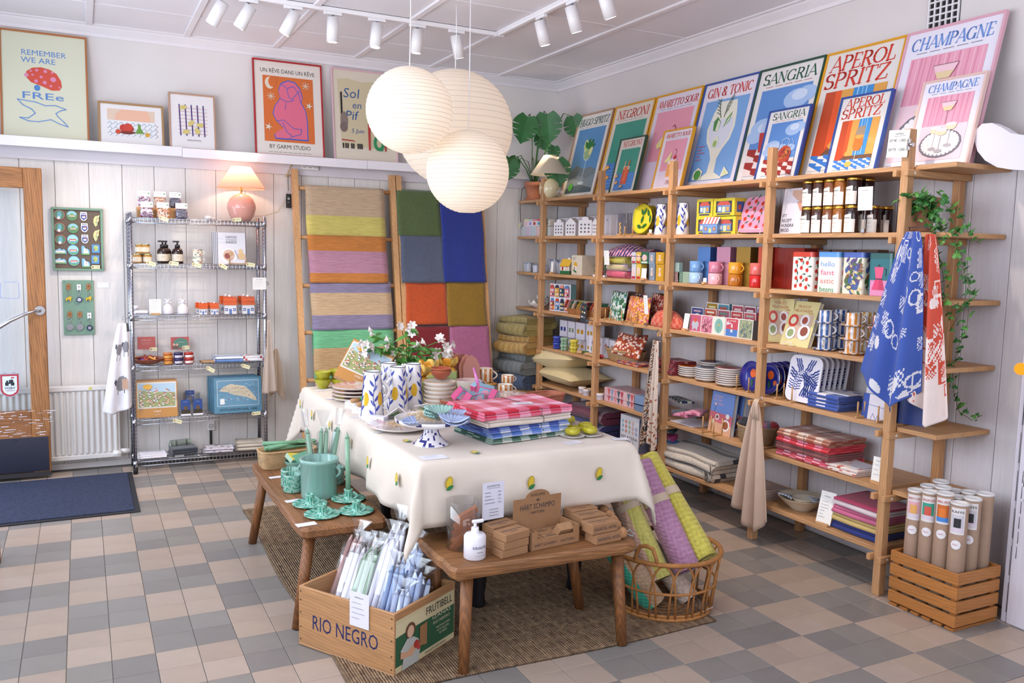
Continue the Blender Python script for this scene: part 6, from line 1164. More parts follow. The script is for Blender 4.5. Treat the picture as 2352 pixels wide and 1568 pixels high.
canister(1811,1871,578,.05,'e9e2dc','c8402e',lambda d,w_,h:cherries(d,w_,h*.95,0,5,.011),'square canister printed with cherries under a red lid');canister(1870,1932,578,.05,'e9e2dc','5f9ad8',hello,'square canister lettered hello fantastic beans under a blue lid');canister(1927,1988,579,.05,'e6dfcc','4a64b0',leafy,'square canister printed with leaves under a dark blue lid');canister(1986,2056,581,.05,'1f6a72','1f5a56',moka,'square canister with a pink coffee pot under a dark green lid')
for k,(a,e)in enumerate(((1848,1900),(1905,1955),(1962,2010))):carton('brown cardboard carton behind the canisters, %s'%['first','second','third'][k],a,e,665,573,2,.24,.08,'6a5040',None,m='kraft',group='brown cartons behind the canisters')
# ---- level 4
t=T('ruffled_dish','white ceramic dish with ruffled rim','dish',S(1240,709,3,.1));b=MB();n=60;rings=[]
for r_,z,am in((.035,0,0),(.05,.008,.002),(.08,.03,.008),(.105,.05,.016),(.1,.051,.016),(.06,.018,.003),(0,.012,0)):rings.append(b.p(*[(r_*math.cos(2*PI*j/n),r_*math.sin(2*PI*j/n),z+am*math.sin(9*2*PI*j/n))for j in range(n)]))
for k in range(6):b.strip(rings[k],rings[k+1],n,'e8e2e0')
b.obj('dish','gloss',t);b=MB();b.at((.02,-.02,.05));rings=[]
for r_,z,am in((.02,0,0),(.05,.03,.006),(.06,.045,.012),(.056,.046,.012),(.015,.006,0),(0,.006,0)):rings.append(b.p(*[(r_*math.cos(2*PI*j/40),r_*math.sin(2*PI*j/40),z+am*math.sin(7*2*PI*j/40))for j in range(40)]))
for k in range(5):b.strip(rings[k],rings[k+1],40,'eae4e2')
b.obj('upper_dish','gloss',t)
def rowh(d,w_,h):
 d.rect(-w_/2,0,w_/2,h,'ece8ee')
 for j in range(2):
  for k in range(4):
   x,y=w_*(-.37+.245*k),h*(.04+.49*j);c=['c0503c','2c4a6a','5f86c0','d87a8a','2c3c4c','d8a04a'][(k*2+j*3)%6];d.rect(x-w_*.1,y,x+w_*.1,y+h*.32,c);d.poly([(x-w_*.1,y+h*.32),(x+w_*.1,y+h*.32),(x+w_*.06,y+h*.43),(x-w_*.06,y+h*.43)],['5f86c0','c0503c','3c3c54','e0887a'][(k+j)%4])
   for q in range(2):d.rect(x-w_*.07,y+h*(.05+.14*q),x-w_*.01,y+h*(.13+.14*q),'f0e6c8').rect(x+w_*.02,y+h*(.05+.14*q),x+w_*.08,y+h*(.13+.14*q),['e8b84a','3a5a4a','e8e0e8'][(k+q+j)%3])
carton('upright puzzle box printed with rows of townhouse fronts',1267,1305,714,652,3,.06,.055,'6f9894',rowh,cat='puzzle',name='puzzle_box',rz=.15)
def basket(label,p,rz,w_,dp,h,c,flare=1.15,round_=False,m='wicker',name='basket',rows=None,handle=False,parts=None):
 t=T(name,label,'basket',p,rz);b=MB();rows=rows or int(h/.007);N=48
 def rim(f,j):
  a=2*PI*j/N
  if round_:return(w_/2*f*math.cos(a),dp/2*f*math.sin(a))
  e=.45;ca,sa=math.cos(a),math.sin(a);return(w_/2*f*math.copysign(abs(ca)**e,ca),dp/2*f*math.copysign(abs(sa)**e,sa))
 rings=[]
 for k in range(rows*2+1):
  v=k/(rows*2);f=(1/flare+(1-1/flare)*(v**.6));bump_=1+(.012 if k%2 else-.008);rings.append(b.p(*[(*rim(f*bump_*(1+(.006 if(j+k//2)%2 else-.006)),j),h*v)for j in range(N)]))
 for k in range(rows*2):
  for j in range(N):q=(j+1)%N;b.face((rings[k]+j,rings[k]+q,rings[k+1]+q,rings[k+1]+j),c if(j//2+k)%3 else tuple(x*.78 for x in H(c)[:3])+(1,),True)
 ins=[]
 for v in(1,.5,.08):f=(1/flare+(1-1/flare)*v**.6)*.93;ins.append(b.p(*[(*rim(f,j),h*v)for j in range(N)]))
 b.strip(rings[-1],ins[0],N,c);b.strip(ins[0],ins[1],N,c);b.strip(ins[1],ins[2],N,c);b.face([ins[2]+j for j in range(N)],c);b.face([rings[0]+j for j in range(N)][::-1],c);b.obj('woven_body',m,t)
 b=MB();b.tube([(*rim(.985,j),h)for j in range(N)],.0055,6,c,closed=True);b.obj('rim',m,t);return t
p=S(1350,722,3,.06);basket('oblong brown wicker basket holding thin booklets',p,RZ_,wy(1310,1395,715,.06),.12,.075,'a86c3a')
BC=['b84a3c','d8a0a8','3f7a6a','e6e0d8','4a5a4a','c8b04a','8fa8a0','d8d0b8','a03a4a','3a3a44']
for k in range(13):yy=SY(1318+6*k,700,.06);book('thin booklet leaning in the wicker basket, %s'%['red','pale pink','teal','cream','dark green','ochre','grey green','sand','crimson','black','second red','second pale pink','second teal'][k],(XF+.035,yy+.03,LV[3]+.05),0 if False else PI,.09,.07,.006,BC[k%10],None,.0,group='booklets in the wicker basket',rotx=R(-35))
b=MB();b.at(onx(1343,697,3.375),(0,.12,RZ_));b.box(-.04,.04,-.002,.0,-.14,.0,'33363e',.0005);d=Dr(b,(0,-.002,0),(1,0,0),(0,0,1))
for k in range(6):d.disc(-.015+.03*(k%2),-.03-.035*(k//2),.011,['b05a4a','6a8a5a','d8c07a','e0d8c0','e8e8e8','8a8a92'][k],.007)
b.obj('hanging_card','paper',None,'dark seed card hanging over the edge of the wicker basket','card')
def floral(bgc,cs,seed,nu=26,nv=22):
 def f(u,v):
  rr=random.Random(int(u*nu)*131+int(v*nv)*17+seed);q=math.sin(u*21+seed)+math.sin(v*17+seed*2+3*math.sin(u*9));return cs[int((q+2)*2.3)%len(cs)]if q>.35 or q<-1 else(bgc if rr.random()>.12 else cs[-1])
 return f
def pouch(label,p,rz,w_,h,bgc,cs,seed,tilt=.15,group='floral zip pouches',dp=.02):
 b=MB()
 for sg in(-1,1):
  fn=lambda u,v:((u-.5)*w_*(1-.06*v),sg*dp*math.sin(PI*u)**.5*math.sin(PI*min(.98,v*.9+.05))**.5+h*v*math.sin(tilt),h*v*math.cos(tilt)+.004*math.sin(u*7))
  fn2=fn if sg<0 else(lambda u,v:fn(1-u,v));b.grid(fn2,18,16,bgc,cf=floral(bgc,cs,seed))
 o=b.obj('zip_pouch','cloth',None,label,'pouch',group,loc=p,rot=(0,0,rz));b=MB();b.tube([((u/10-.5)*w_*.95,h*math.sin(tilt),h*math.cos(tilt)+.004*math.sin(u*.7))for u in range(11)],.003,5,'b89a5a');b.obj('zip','brass',o);return o
pouch('zip pouch with green leaves on white in a pegged stand',S(1414,733,3,.05),RZ_,wy(1397,1431,720,.05),.2,'c9d2cc',['3f7a4a','4f8a8a','2f5a3a'],3);pouch('zip pouch with orange and pink flowers in a pegged stand',S(1462,737,3,.05),RZ_,wy(1436,1488,720,.05),.18,'d07a2c',['e0a8a0','c0506a','e0b050'],5);pouch('dark patterned zip pouch behind the orange flowered one',S(1452,734,3,.12),RZ_,.22,.2,'4a3a34',['8a3a3a','c0a08a','2c2c34'],9);pouch('red flowered zip pouch behind the price card',S(1508,740,3,.13),RZ_,.2,.2,'a83a2c',['d89a8a','e0c0b0','7a2a20'],2);pouch('olive zip pouch hindmost beside the post',S(1515,738,3,.2),RZ_,.14,.2,'6a5a2a',['7a6a3a','5a4a20'],4)
plate_stand('pegged wooden stand holding the green leaf pouch',S(1403,734,3,.03),RZ_,.07,.05,.075,2,'pegged wooden stands');plate_stand('pegged wooden stand holding the orange flower pouches',S(1452,738,3,.03),RZ_,.11,.1,.085,3,'pegged wooden stands')
signcard('narrow white price card on a metal clip before the red pouch',S(1484,741,3,.0),RZ_,.045,.125,.12,'clip',6,5,lift=.075)
b=MB();b.at(S(1533,751,3,.06),(0,0,RZ_));wg=wy(1498,1570,740,.06)
b.lathe([(.46,0),(.5,.08),(.49,.3),(.42,.6),(.3,.85),(.2,.95),(0,.96)],30,'c8503a',cf=lambda k,j:['c8503a','d87a64'][(k+j//1)%2]);
for i in range(len(b.v)):q=b.m.inverted()@b.v[i];b.v[i]=b.m@V((q.x*wg,q.y*.12,q.z*.11+.006*math.sin(q.x*40)))
b.obj('gingham_pouch','cloth',None,'puffy coral gingham drawstring pouch beside the shelf post','pouch')
signcard('white price card on a wooden foot beside the match boxes',S(1573,758,3,.03),RZ_,.05,.1,-.15,'wood',8,2)
def mb_art(c,c2,c3,kind):
 def f(d,w_,h):
  d.rect(-w_/2,0,w_/2,h,'e6e0dc').rect(-w_*.45,h*.04,w_*.45,h*.96,c)
  if kind==0:d.disc(0,h*.42,w_*.3,c2,h*.24).disc(0,h*.66,w_*.12,c3).rect(-w_*.22,h*.1,-w_*.1,h*.4,c2).rect(w_*.1,h*.1,w_*.22,h*.4,c2)
  elif kind==1:[d.disc(random.Random(k).uniform(-w_*.38,w_*.38),random.Random(k+50).uniform(h*.1,h*.9),.006,[c2,c3][k%2])for k in range(22)]
  elif kind==2:d.disc(0,h*.5,w_*.33,c2,h*.4).line([(0,h*.2),(0,h*.75)],.003,'4a8a4a').disc(0,h*.55,.006,c3)
  elif kind==3:d.rect(-w_*.45,h*.04,w_*.45,h*.4,'4a7ac0').poly([(-w_*.08,h*.25),(w_*.08,h*.25),(w_*.04,h*.7),(-w_*.04,h*.7)],'e6e0dc').rect(-w_*.05,h*.4,w_*.05,h*.5,c3).poly([(-w_*.4,h*.6),(0,h*.7),(-w_*.4,h*.8)],'d8c8d8').text('LOVE',0,h*.8,w_*.6,h*.09,'f0e8e0')
  else:d.disc(0,h*.45,w_*.35,c2,h*.3).rect(-w_*.3,h*.8,w_*.3,h*.88,c3)
 return f
MBX=[('c05a78','b8bcc8','d05a3c',0,'elephant'),('c87a90','e0a8b8','8a4a5a',1,'rose pattern'),('d8dcd0','7fb0a8','d8b85a',2,'palm'),('c04a5a','e0e0e0','a8302c',3,'lighthouse'),('8f9a7c','b8b89a','6a7a8a',1,'olive flower'),('3a4a86','e0e0e8','c8a8b0',4,'navy eye'),('c0503a','e8c8a0','e8e0c8',4,'red arch'),('a05a6a','e0d0c8','5a8a7a',4,'cat face'),('b8444a','f0e0d8','e0b0a0',4,'red cat'),('c05a64','e8d8d0','a8b0a0',4,'pink crest'),('a8822c','c05a4a','e8d8a0',4,'golden arch'),('4a90a8','e0e8e8','c05a4a',4,'teal wave'),('b0485a','d08a9a','e8c8c8',4,'crimson shell'),('8a2f4a','d0b0b8','e8e0d8',4,'wine blossom'),('8a78a8','6fa8b0','e0b0a8',4,'rainbow')]
fr=[(1582,1609),(1608,1635),(1635,1663),(1664,1694),(1694,1727)]
for k in range(5):a,e=fr[k];c=MBX[k];carton('large illustrated match box with %s motif, front row'%c[4],a,e,764+4.5*k,721+3*k,3,.05,.02,c[0],mb_art(*c[:4]),group='illustrated match boxes',name='match_box',tilt=.05)
for k in range(5):c=MBX[5+k];a=1586+30*k;carton('large illustrated match box with %s motif, middle row'%c[4],a,a+28,762+3*k,705+3*k,3,.12,.02,c[0],mb_art(*c[:4]),group='illustrated match boxes',name='match_box')
for k in range(5):c=MBX[10+k];a=[1620,1646,1679,1707,1735][k];carton('large illustrated match box with %s motif, back row'%c[4],a,a+26,768,694+3*k,3,.19,.02,c[0],mb_art(*c[:4]),group='illustrated match boxes',name='match_box')
carton('dark striker side match box at the end of the front row',1728,1738,783,737,3,.05,.03,'2a2222',None,group='illustrated match boxes',name='match_box')
def cv_fru(d):d.rect(-.1,0,.1,.245,'d8cc94');d.text('FRUKOST',0,.212,.09,.016,'b04a3c');d.text('HELA DAGEN',0,.19,.12,.016,'b04a3c');d.rect(-.075,.045,.08,.175,'c8ac98').disc(-.05,.14,.035,'c8463a').disc(-.05,.14,.02,'e0dcc0').disc(.03,.145,.032,'e6e2e6').disc(.03,.145,.02,'9a4a40').disc(.045,.08,.042,'e8e4ea').disc(.045,.085,.026,'8a4a3c').disc(-.045,.07,.034,'ece8e6').disc(-.045,.07,.022,'8fa070');d.text('Hella',.06,.18,.03,.008,'b04a3c')
p=S(1790,792,3,.1);book('upright copy of the yellow breakfast cookbook with pink spine',S(1788,790,3,.11),RZ_,.19,.245,.03,'d8cc94',cv_fru,.0,spine='d87ba0');book('yellow breakfast cookbook propped on a wire easel',S(1822,793,3,.05),RZ_,.2,.25,.025,'d8cc94',cv_fru,.32,spine='d87ba0')
b=MB()
for x in(-.03,.03):b.tube([(x,-.025,.02),(x,-.028,.004),(x,.06,.002),(x,.09,.13)],.0022,6,'e6e2e0')
b.tube([(-.03,-.025,.02),(.03,-.025,.02)],.0022,6,'e6e2e0');b.obj('wire_easel','satin',None,'white wire easel under the propped cookbook','stand',loc=S(1816,794,3,.045),rot=(0,0,RZ_))
def scup(p,c,lb,hand,r=.036,h=.062,rz=0):
 b=MB();mug(b,r,h,'e6e0de',cf=lambda k,j:c if(j%4<2)and k<5 else 'e6e0de',n=32,hand=hand,hc='e8e2e0');b.obj('striped_mug','gloss',None,lb,'mug','striped mugs on the shelving',loc=p)
def saucer(p,c,lb,r=.06):
 b=MB();b.lathe([(r*.5,0),(r*.9,.004),(r,.009),(r,.012),(r*.9,.010),(r*.4,.006),(0,.006)],36,'e6e0de',cf=lambda k,j:(c if(j%4<2)else 'e6e0de')if k in(1,2,3)else 'e6e0de');b.obj('striped_saucer','gloss',None,lb,'saucer','striped saucers on the shelving',loc=p)
for px,c,nm,py in((1893,'3f62a0','blue',806),(1956,'d08a3c','amber',814),(2018,'c0483a','red',822)):
 q=S(px,py,3,.07);z=0
 for k in range(3):saucer(q+V((0,0,z)),c,'%s striped saucer, %s of its tower'%(nm,['bottom','middle','top'][k]));z+=.0065;scup(q+V((0,0,z)),c,'%s striped mug, %s of its tower'%(nm,['bottom','middle','top'][k]),[-2.6,-1.2,-1.0][k]);z+=.0622
for px,c,nm in((1928,'33559a','dark blue'),(1988,'c89a4a','yellow')):
 q=S(px,806,3,.2);z=0
 for k in range(3):saucer(q+V((0,0,z)),c,'%s striped saucer in the rear tower, %s'%(nm,['bottom','middle','top'][k]));z+=.0065;scup(q+V((0,0,z)),c,'%s striped mug in the rear tower, %s'%(nm,['bottom','middle','top'][k]),-1.8);z+=.0622
 # ---- level 5
def wcart(nm,c):
 def f(d,w_,h):
  for s in(-1,1):d.rect(w_*(.22*s-.14),h*.35,w_*(.22*s+.14),h*.6,c);d.l-=d.st
  d.up();d.scrawl(-w_*.3,h*.12,w_*.5,h*.03,'9a9aa4',2)
 return f
hh=.088
for row in(0,1):
 for k,(a,e,c,nm)in enumerate(((1285,1301,'2c3f8c','blue'),(1304,1319,'7a9474','green'),(1322,1342,'c8962c','yellow'),(1346,1362,'c8962c','plain'))):carton('white mug carton printed with %s mugs, %s row'%(nm,['bottom','top'][row]),a,e,808-row*34+k*3,775-row*40+k*3,4,.13,.1,'e4e0ec',wcart(nm,c),group='white mug cartons',dz=row*.09)
def bmug(p,c,c2,lb):
 b=MB();r,h=.034,.05;b.lathe([(r*.8,0),(r*.95,h*.12),(r*.8,h*.45),(r*.84,h*.5),(r*1.02,h*.62),(r,h*.95),(r*.96,h),(r*.86,h),(r*.7,h*.3),(0,h*.2)],24,c,cf=lambda k,j:c2 if j%4<2 else c);b.obj('wavy_cup','gloss',None,lb,'cup','wavy striped cups',loc=p)
for px,py,c,c2,nm in((1279,799,'2a3c96','3a50b0','cobalt blue'),(1296,803,'6f9a6c','a8bcaa','sage green'),(1318,807,'c8b42c','dccc5a','mustard yellow')):q=S(px,py,4,.04);bmug(q,c,c2,'%s wavy cup, lower of its pair'%nm);bmug(q+V((0,0,.0502)),c,c2,'%s wavy cup stacked on its twin'%nm)
def tulipc(c):
 def f(d,w_,h):d.line([(0,h*.2),(w_*.05,h*.55)],.003,'3f7a4a').disc(w_*.06,h*.65,w_*.12,c,h*.1).leaf(0,h*.2,h*.3,.01,1.9,'3f7a4a')
 return f
for a,e,c,py in((1352,1366,'5f86c0',818),(1371,1382,'c0303a',823),(1384,1396,'c0303a',826),(1398,1410,'b08a5a',829)):carton('white carton printed with a %s tulip'%{1352:'blue',1371:'dark red',1384:'bright red',1398:'brown'}[a],a,e,py,py-48,4,.07 if a<1380 else .1,.06,'e2dfea',tulipc(c),group='white tulip cartons')
def wtulip(p,rz,c,lb):
 t=T('wooden_tulip',lb,'ornament',p,rz,'wooden tulips lying down');b=MB();b.cyl((0,0,.014),(.045,0,.014),.013,.013,12,'c8a070');b.obj('stand','cork',t);b=MB();b.cyl((.045,0,.014),(.1,0,.014),.004,.004,8,'3f7a3c');b.grid(lambda u,v:(.05+.07*u,(v-.5)*.03*math.sin(PI*u),.02+.012*abs(v-.5)),8,4,'4a8a3c',thick=.002);b.obj('stalk','satin',t);b=MB();b.lathe([(.0,0),(.012,.004),(.016,.016),(.012,.03),(0,.036)],10,c)
 b.v=[V((.098+q.z,q.x,.015+q.y))for q in b.v];b.obj('bloom','satin',t)
for px,py,c,r_,nm in((1325,812,'6f9fd0',-.9,'blue'),(1344,815,'e0e0e4',-1.,'white'),(1354,816,'c8303a',-1.3,'red')):wtulip(S(px,py,4,.02),r_,c,'%s wooden tulip lying on the shelf edge'%nm)
bk=basket('round coiled straw basket full of floral pouches',S(1436,838,4,.12),RZ_,wy(1397,1474,800,.12),.2,.085,'b08c62',1.35,True)
for k,(dx,px,s)in enumerate(((.1,1430,3),(.16,1448,7),(.06,1440,11))):b=MB();pp=S(px,830,4,dx);b.at(pp+V((0,0,.085+.012*k)),(R(65),R(-18+12*k),RZ_+.1*k));b.grid(lambda u,v:((u-.5)*.26,v*.16-.06,.016*math.sin(PI*u)*math.sin(PI*v)),16,12,'b0552c',cf=floral('a8481f',['e0c8bc','d8b8a8','8a2f20'],s),thick=.012);b.obj('zip_pouch','cloth',None,'rust floral pouch in the straw basket, %s'%['underneath','middle','uppermost'][k],'pouch','rust floral pouches')
folded('folded paisley scarf with purple edge on the shelf',S(1462,848,4,.1),RZ_,.26,.17,.022,3,'8a6a5a',lambda u,s,o:['7a3a3a','c0a08a','c8602c','5a3f6a'][int((math.sin(u*40)+math.sin(s*60))*1.4+2.2)%4],name='folded_scarf',cat='scarf')
folded('dark red patterned scarf folded behind the post',S(1552,868,4,.1),RZ_,.16,.2,.09,5,'7a1c2c',lambda u,s,o:'b87a6a' if(int(u*19)*5+int(s*50))%9==0 else '7c1c2e',name='folded_scarf',cat='scarf')
def pstack(px,py,dx,n_,ct,cs,r,k,lb,grp='painted plate stacks',rim='e2dad4',pitch=.0125):
 q=S(px,py,k,dx)
 for i in range(n_):
  c=ct if i==n_-1 else cs;b=MB();b.lathe([(r*.45,0),(r*.5,.006),(r*.93,.012),(r,.02),(r*.985,.022),(r*.6,.013),(0,.012)],32,rim,cf=lambda kk,j,c=c:c if kk>=4 else rim);b.obj('plate','gloss',None,'%s, %s'%(lb,['bottom','second','third','fourth','fifth','sixth','seventh','eighth'][i]+' plate counted upward'),'plate',grp,loc=q+V((0,0,i*pitch)))
pstack(1586,874,.1,5,'cf6a2a','6a4a34',.082,4,'white rimmed plate stack topped with orange');pstack(1625,884,.09,6,'8aa0bc','55607a',.08,4,'white rimmed plate stack topped with grey blue');pstack(1675,894,.09,8,'b8585c','8a4a4a',.084,4,'white rimmed plate stack topped with rosy red');pstack(1632,872,.24,7,'2a3270','2a3270',.08,4,'white rimmed plate stack topped with navy');pstack(1668,880,.23,6,'c8a02c','8a6a3a',.08,4,'white rimmed plate stack topped with yellow');pstack(1708,884,.24,5,'3a4a8a','3a4a8a',.08,4,'white rimmed plate stack topped with dark blue')
def vplate(px,py,k,dx,r,c,lb,draw=None):
 p=S(px,py,k,dx);t=T('upright_plate',lb,'plate',p,rot=(-.12,0,RZ_),group='navy plates in the pegged rack');b=MB();b.lathe([(0,-.002),(r*.6,-.002),(r*.9,.006),(r,.014),(r,.018),(r*.6,.004),(0,.003)],34,'e0dce0',cf=lambda kk,j:'e0dce0' if kk==3 else c);b.v=[V((q.x,-q.z,r+q.y))for q in b.v];b.obj('plate','gloss',t)
 b=MB();d=Dr(b,(0,0,r),(1,0,0),(0,0,1));d.l=.0055;d.disc(.005,.02,r*.28,'d8602a').leaf(0,-.01,.05,.022,-1.5,'2f5a4a').leaf(.03,-.03,.04,.02,-.3,'2f5a4a').disc(.045,-.02,r*.16,'d8602a');b.obj('painted_orange','gloss',t)
for k in range(5):vplate([1724,1764,1776,1789,1802][k],908,4,[.06,.1,.15,.2,.25][k],.088,'2a2f86','navy plate painted with an orange in the rack, %s'%['foremost before the post','second','third','fourth','hindmost'][k])
plate_stand('long pegged rack for the navy plates',S(1735,908,4,.13),RZ_,.1,.2,.085,5,'pegged wooden stands')
def btray(px,dx,lb,front):
 p=S(px,925,4,dx);w_,h=.225,.245;t=T('serving_tray',lb,'tray',p,rot=(-.16,0,RZ_),group='blue leaf trays in the rack');b=MB();b.at((0,0,h/2+.008),(PI/2,0,0));b.prism(rrect(w_,h,.04,6),0,.007,'e4e0ea');b.obj('tray','lacquer',t);b=MB();d=Dr(b,(0,-.0072,.008),(1,0,0),(0,0,1));bl='2f4490'
 sp_=[(-.06,.06),(-.055,.1),(-.04,.14),(-.01,.165),(.03,.155),(.06,.125),(.09,.1)];rr=random.Random(4)
 for i in range(19):
  f=i/18*5.999;a=int(f);q=f-a;x,y=sp_[a][0]+(sp_[a+1][0]-sp_[a][0])*q,sp_[a][1]+(sp_[a+1][1]-sp_[a][1])*q;tx,ty=sp_[a+1][0]-sp_[a][0],sp_[a+1][1]-sp_[a][1];an=math.atan2(ty,tx)
  for sg in(1,-1):
   aa=an+sg*(1.35 if sg>0 else 1.2);ln=0;
   while ln<.2 and abs(x+math.cos(aa)*ln)<w_/2-.014 and .022<y+math.sin(aa)*ln<h-.014:ln+=.004
   ln=min(ln,.05 if sg<0 and i<7 else .2)
   pts=[(x+math.cos(aa)*ln*v-math.sin(aa)*.0035*math.sin(v*14),y+math.sin(aa)*ln*v+math.cos(aa)*.0035*math.sin(v*14))for v in(.1,.3,.5,.7,.9)];d.line(pts,.0085 if ln>.05 else .005,bl);d.l-=d.st
 d.line(sp_,.003,bl);b.obj('print','lacquer',t)
for k in range(6):btray(1838+12*k,.045+.042*k,'white tray with blue leaf print, %s in its rack'%['foremost','second','third','fourth','fifth','hindmost'][k],k==0)
plate_stand('long pegged rack holding the blue leaf trays',S(1832,926,4,.12),RZ_,.11,.2,.085,5,'pegged wooden stands')
def btw(u,s,o):return 'e0dce4' if .3<u<.62 and int(s*40)%2==0 else '3a55a4'
for k in range(4):folded('folded blue printed tea towel, %s of its stack'%['bottom','second','third','top'][k],S(1916,950,4,.12)+V((0,0,k*.019)),RZ_,.2,.18,.019,2,'3a55a4',btw,name='folded_towel',cat='towel',group='folded blue tea towels',seed=k,gap=.1)
b=MB();b.at(S(1937,940,4,.16)+V((0,0,.0765)),(0,0,RZ_));b.box(-.08,.08,-.06,.07,0,.006,'e2dfe8',.001);d=Dr(b,(0,0,.006),(1,0,0),(0,1,0));d.rect(-.05,.03,-.02,.06,'3a55a4').rect(.02,.03,.07,.05,'3a55a4');d.text('KITCHEN CAT',0,-.02,.09,.012,'6a6a74');b.obj('paper_band','paper',None,'white printed card lying on the folded blue towels','card')
book('blue and white printed cloth standing in a pegged stand under the hanging towel',S(2010,975,4,.05),RZ_,.17,.12,.02,'3a55a4',lambda d:d.rect(-.05,0,.07,.12,'d8d4e0').line([(-.05,.07),(.07,.06)],.002,'3a55a4').line([(-.03,.0),(-.02,.03),(0,.0),(.01,.03),(.03,0)],.002,'3a55a4'),.1,m='cloth',name='standing_cloth',cat='towel');carton('plain white card standing behind the printed cloth',1985,2035,970,892,4,.12,.004,'e0dde8',None,cat='card',name='paper_card')
for k in range(3):book('dark blue booklet standing at the shelf end, %s'%['first','second','third'][k],S(2062+14*k,985,4,.12),RZ_+.3,.12,.2,.015,'2f4488',None,.05,group='booklets at the shelf end')
plate_stand('pegged wooden stand at the shelf end',S(2015,976,4,.08),RZ_,.12,.14,.08,4,'pegged wooden stands')
# ---- level 6
def pillow(label,p,rz,w_,dp,h,c,seed,tip=0):
 b=MB();rr=random.Random(seed)
 for sg in(1,-1):
  def fn(u,v,sg=sg):
   e=(1-abs(2*u-1)**2.3)*(1-abs(2*v-1)**2.3);z=sg*h/2*max(0,e)**.7;pin=.06*(1-(2*v-1)**2)*(2*u-1);pv=.06*(1-(2*u-1)**2)*(2*v-1)
   return((u-.5)*w_-pin*w_,(v-.5)*dp-pv*dp,z+h/2+.006*math.sin(9*u+5*v+seed)*e+tip*(u-.5))
  b.grid(fn if sg>0 else(lambda u,v:fn(1-u,v)),22,22,c)
 return b.obj('cushion','linen',None,label,'cushion',None,None,p,(0,0,rz))
q=S(1310,905,5,.17);pillow('straw yellow linen cushion lying underneath another on the shelf',q,RZ_,.66,.4,.17,'d8c494',2);pillow('straw yellow linen cushion on top of its twin',q+V((-.02,.05,.115)),RZ_+.12,.64,.4,.2,'dac798',5,.06)
def cjar(px,py,k,dx,lb):b=MB();b.lathe([(.026,0),(.028,.003),(.028,.03),(.03,.031),(.03,.045),(.028,.047),(0,.047)],18,'e4e0ea',cf=lambda kk,j:'d8b890' if kk>=5 else 'e4e0ea');b.obj('tin_candle','satin',None,lb,'candle','small white tin candles',loc=S(px,py,k,dx))
for px,py,dx,lb in((1337,906,.06,'white tin candle beside the cushions'),(1347,912,.03,'white tin candle before the others'),(1356,908,.08,'white tin candle behind the front one'),(1378,920,.03,'white tin candle with green top beside the post')):cjar(px,py,5,dx,lb)
def tri(d,w_,h):
 for k in range(9):x=-w_/2+w_*(k+.5)/9;d.poly([(x-w_*.055,h*.95),(x+w_*.055,h*.95),(x,h*.05)],['d8aab4','c06068','8aa0bc','d88a90','3f5a6a','b84a58','e0c0c4','5a7a8a','c05a64'][k]);d.l-=d.st
for k in range(2):carton('long pink gift box with coloured triangles, %s'%['lower','upper'][k],1387,1455,932,[915,897][k],5,.04,.2,'d9b4bc',tri,dz=.037*k,group='triangle patterned gift boxes',name='gift_box')
for k in range(2):carton('small slate blue gift box beside the triangle boxes, %s'%['lower','upper'][k],1457,1484,946,[929,910][k],5,.02,.1,['6f86a8','7f98bc'][k],None,dz=.043*k,group='slate blue gift boxes',name='gift_box')
carton('white flat gift box under the pink oven mitts',1537,1590,988,972,5,.03,.2,'e0dce6',None,name='gift_box')
def mitt(p,rz,c,c2,lb,w_=.11,l_=.19):b=MB();b.at(p,(0,0,rz));b.grid(lambda u,v:((u-.5)*w_*(1-.3*v*v),(v-.5)*l_,.012*math.sin(PI*u)**.5*math.sin(PI*min(.99,v+.02))**.4+.002),10,16,c,cf=lambda u,v:c2 if int((v+u*.4)*12)%3==0 else c,thick=.012);b.obj('oven_mitt','cloth',None,lb,'oven mitt','folded oven mitts')
mitt(S(1580,985,5,.08)+V((0,0,.065)),RZ_+.3,'d888a4','b05a7a','pink patterned oven mitt, lower on the white box');mitt(S(1600,985,5,.09)+V((0,0,.09)),RZ_+.5,'dd90aa','b05a7a','pink patterned oven mitt, upper on the white box');mitt(S(1560,984,5,.2)+V((0,0,.11)),RZ_+1.3,'2c3a5a','c8d0b8','dark green and navy mitt behind the pink ones',.1,.24)
carton('pale gift box under the navy mitt',1540,1580,984,945,5,.2,.12,'b8b4be',None,name='gift_box')
def cv_sma(d):
 d.rect(-.1,0,.1,.25,'6f8fd0')
 for k,t_ in enumerate(('100 SMÅ','RÄTTER','I SÄSONG')):d.text(t_,-.08,.215-.022*k,[.075,.07,.085][k],.014,'e0b0b8','l')
 d.poly([(-.1,0),(.1,0),(.1,.06),(-.1,.07)],'d8a888').poly([(-.1,.07),(.1,.06),(.1,.12),(-.1,.13)],'c86a78').disc(.05,.06,.035,'ece4e4').disc(.05,.06,.024,'9a5a3a').disc(-.03,.1,.018,'ece4e4').disc(-.03,.1,.011,'8a4a4a').disc(.06,.115,.016,'ece4e4').disc(-.06,.07,.015,'e0d8c8').line([(-.06,.13),(-.055,.17)],.002,'3f5a4a').disc(-.055,.175,.008,'e8c8c8')
for k in range(2):book('blue small dishes cookbook on a pegged stand, %s'%['in front','behind'][k],S(1650+22*k,1003,5,.06+.07*k),RZ_,.2,.25,.028,'6f8fd0',cv_sma,.12,group='small dishes cookbooks')
plate_stand('pegged wooden stand holding the blue cookbooks',S(1645,1004,5,.06),RZ_,.1,.13,.1,3,'pegged wooden stands')
bk=basket('round coiled straw basket of yarn balls',S(1738,1022,5,.12),RZ_,.24,.22,.1,'a88a66',1.35,True)
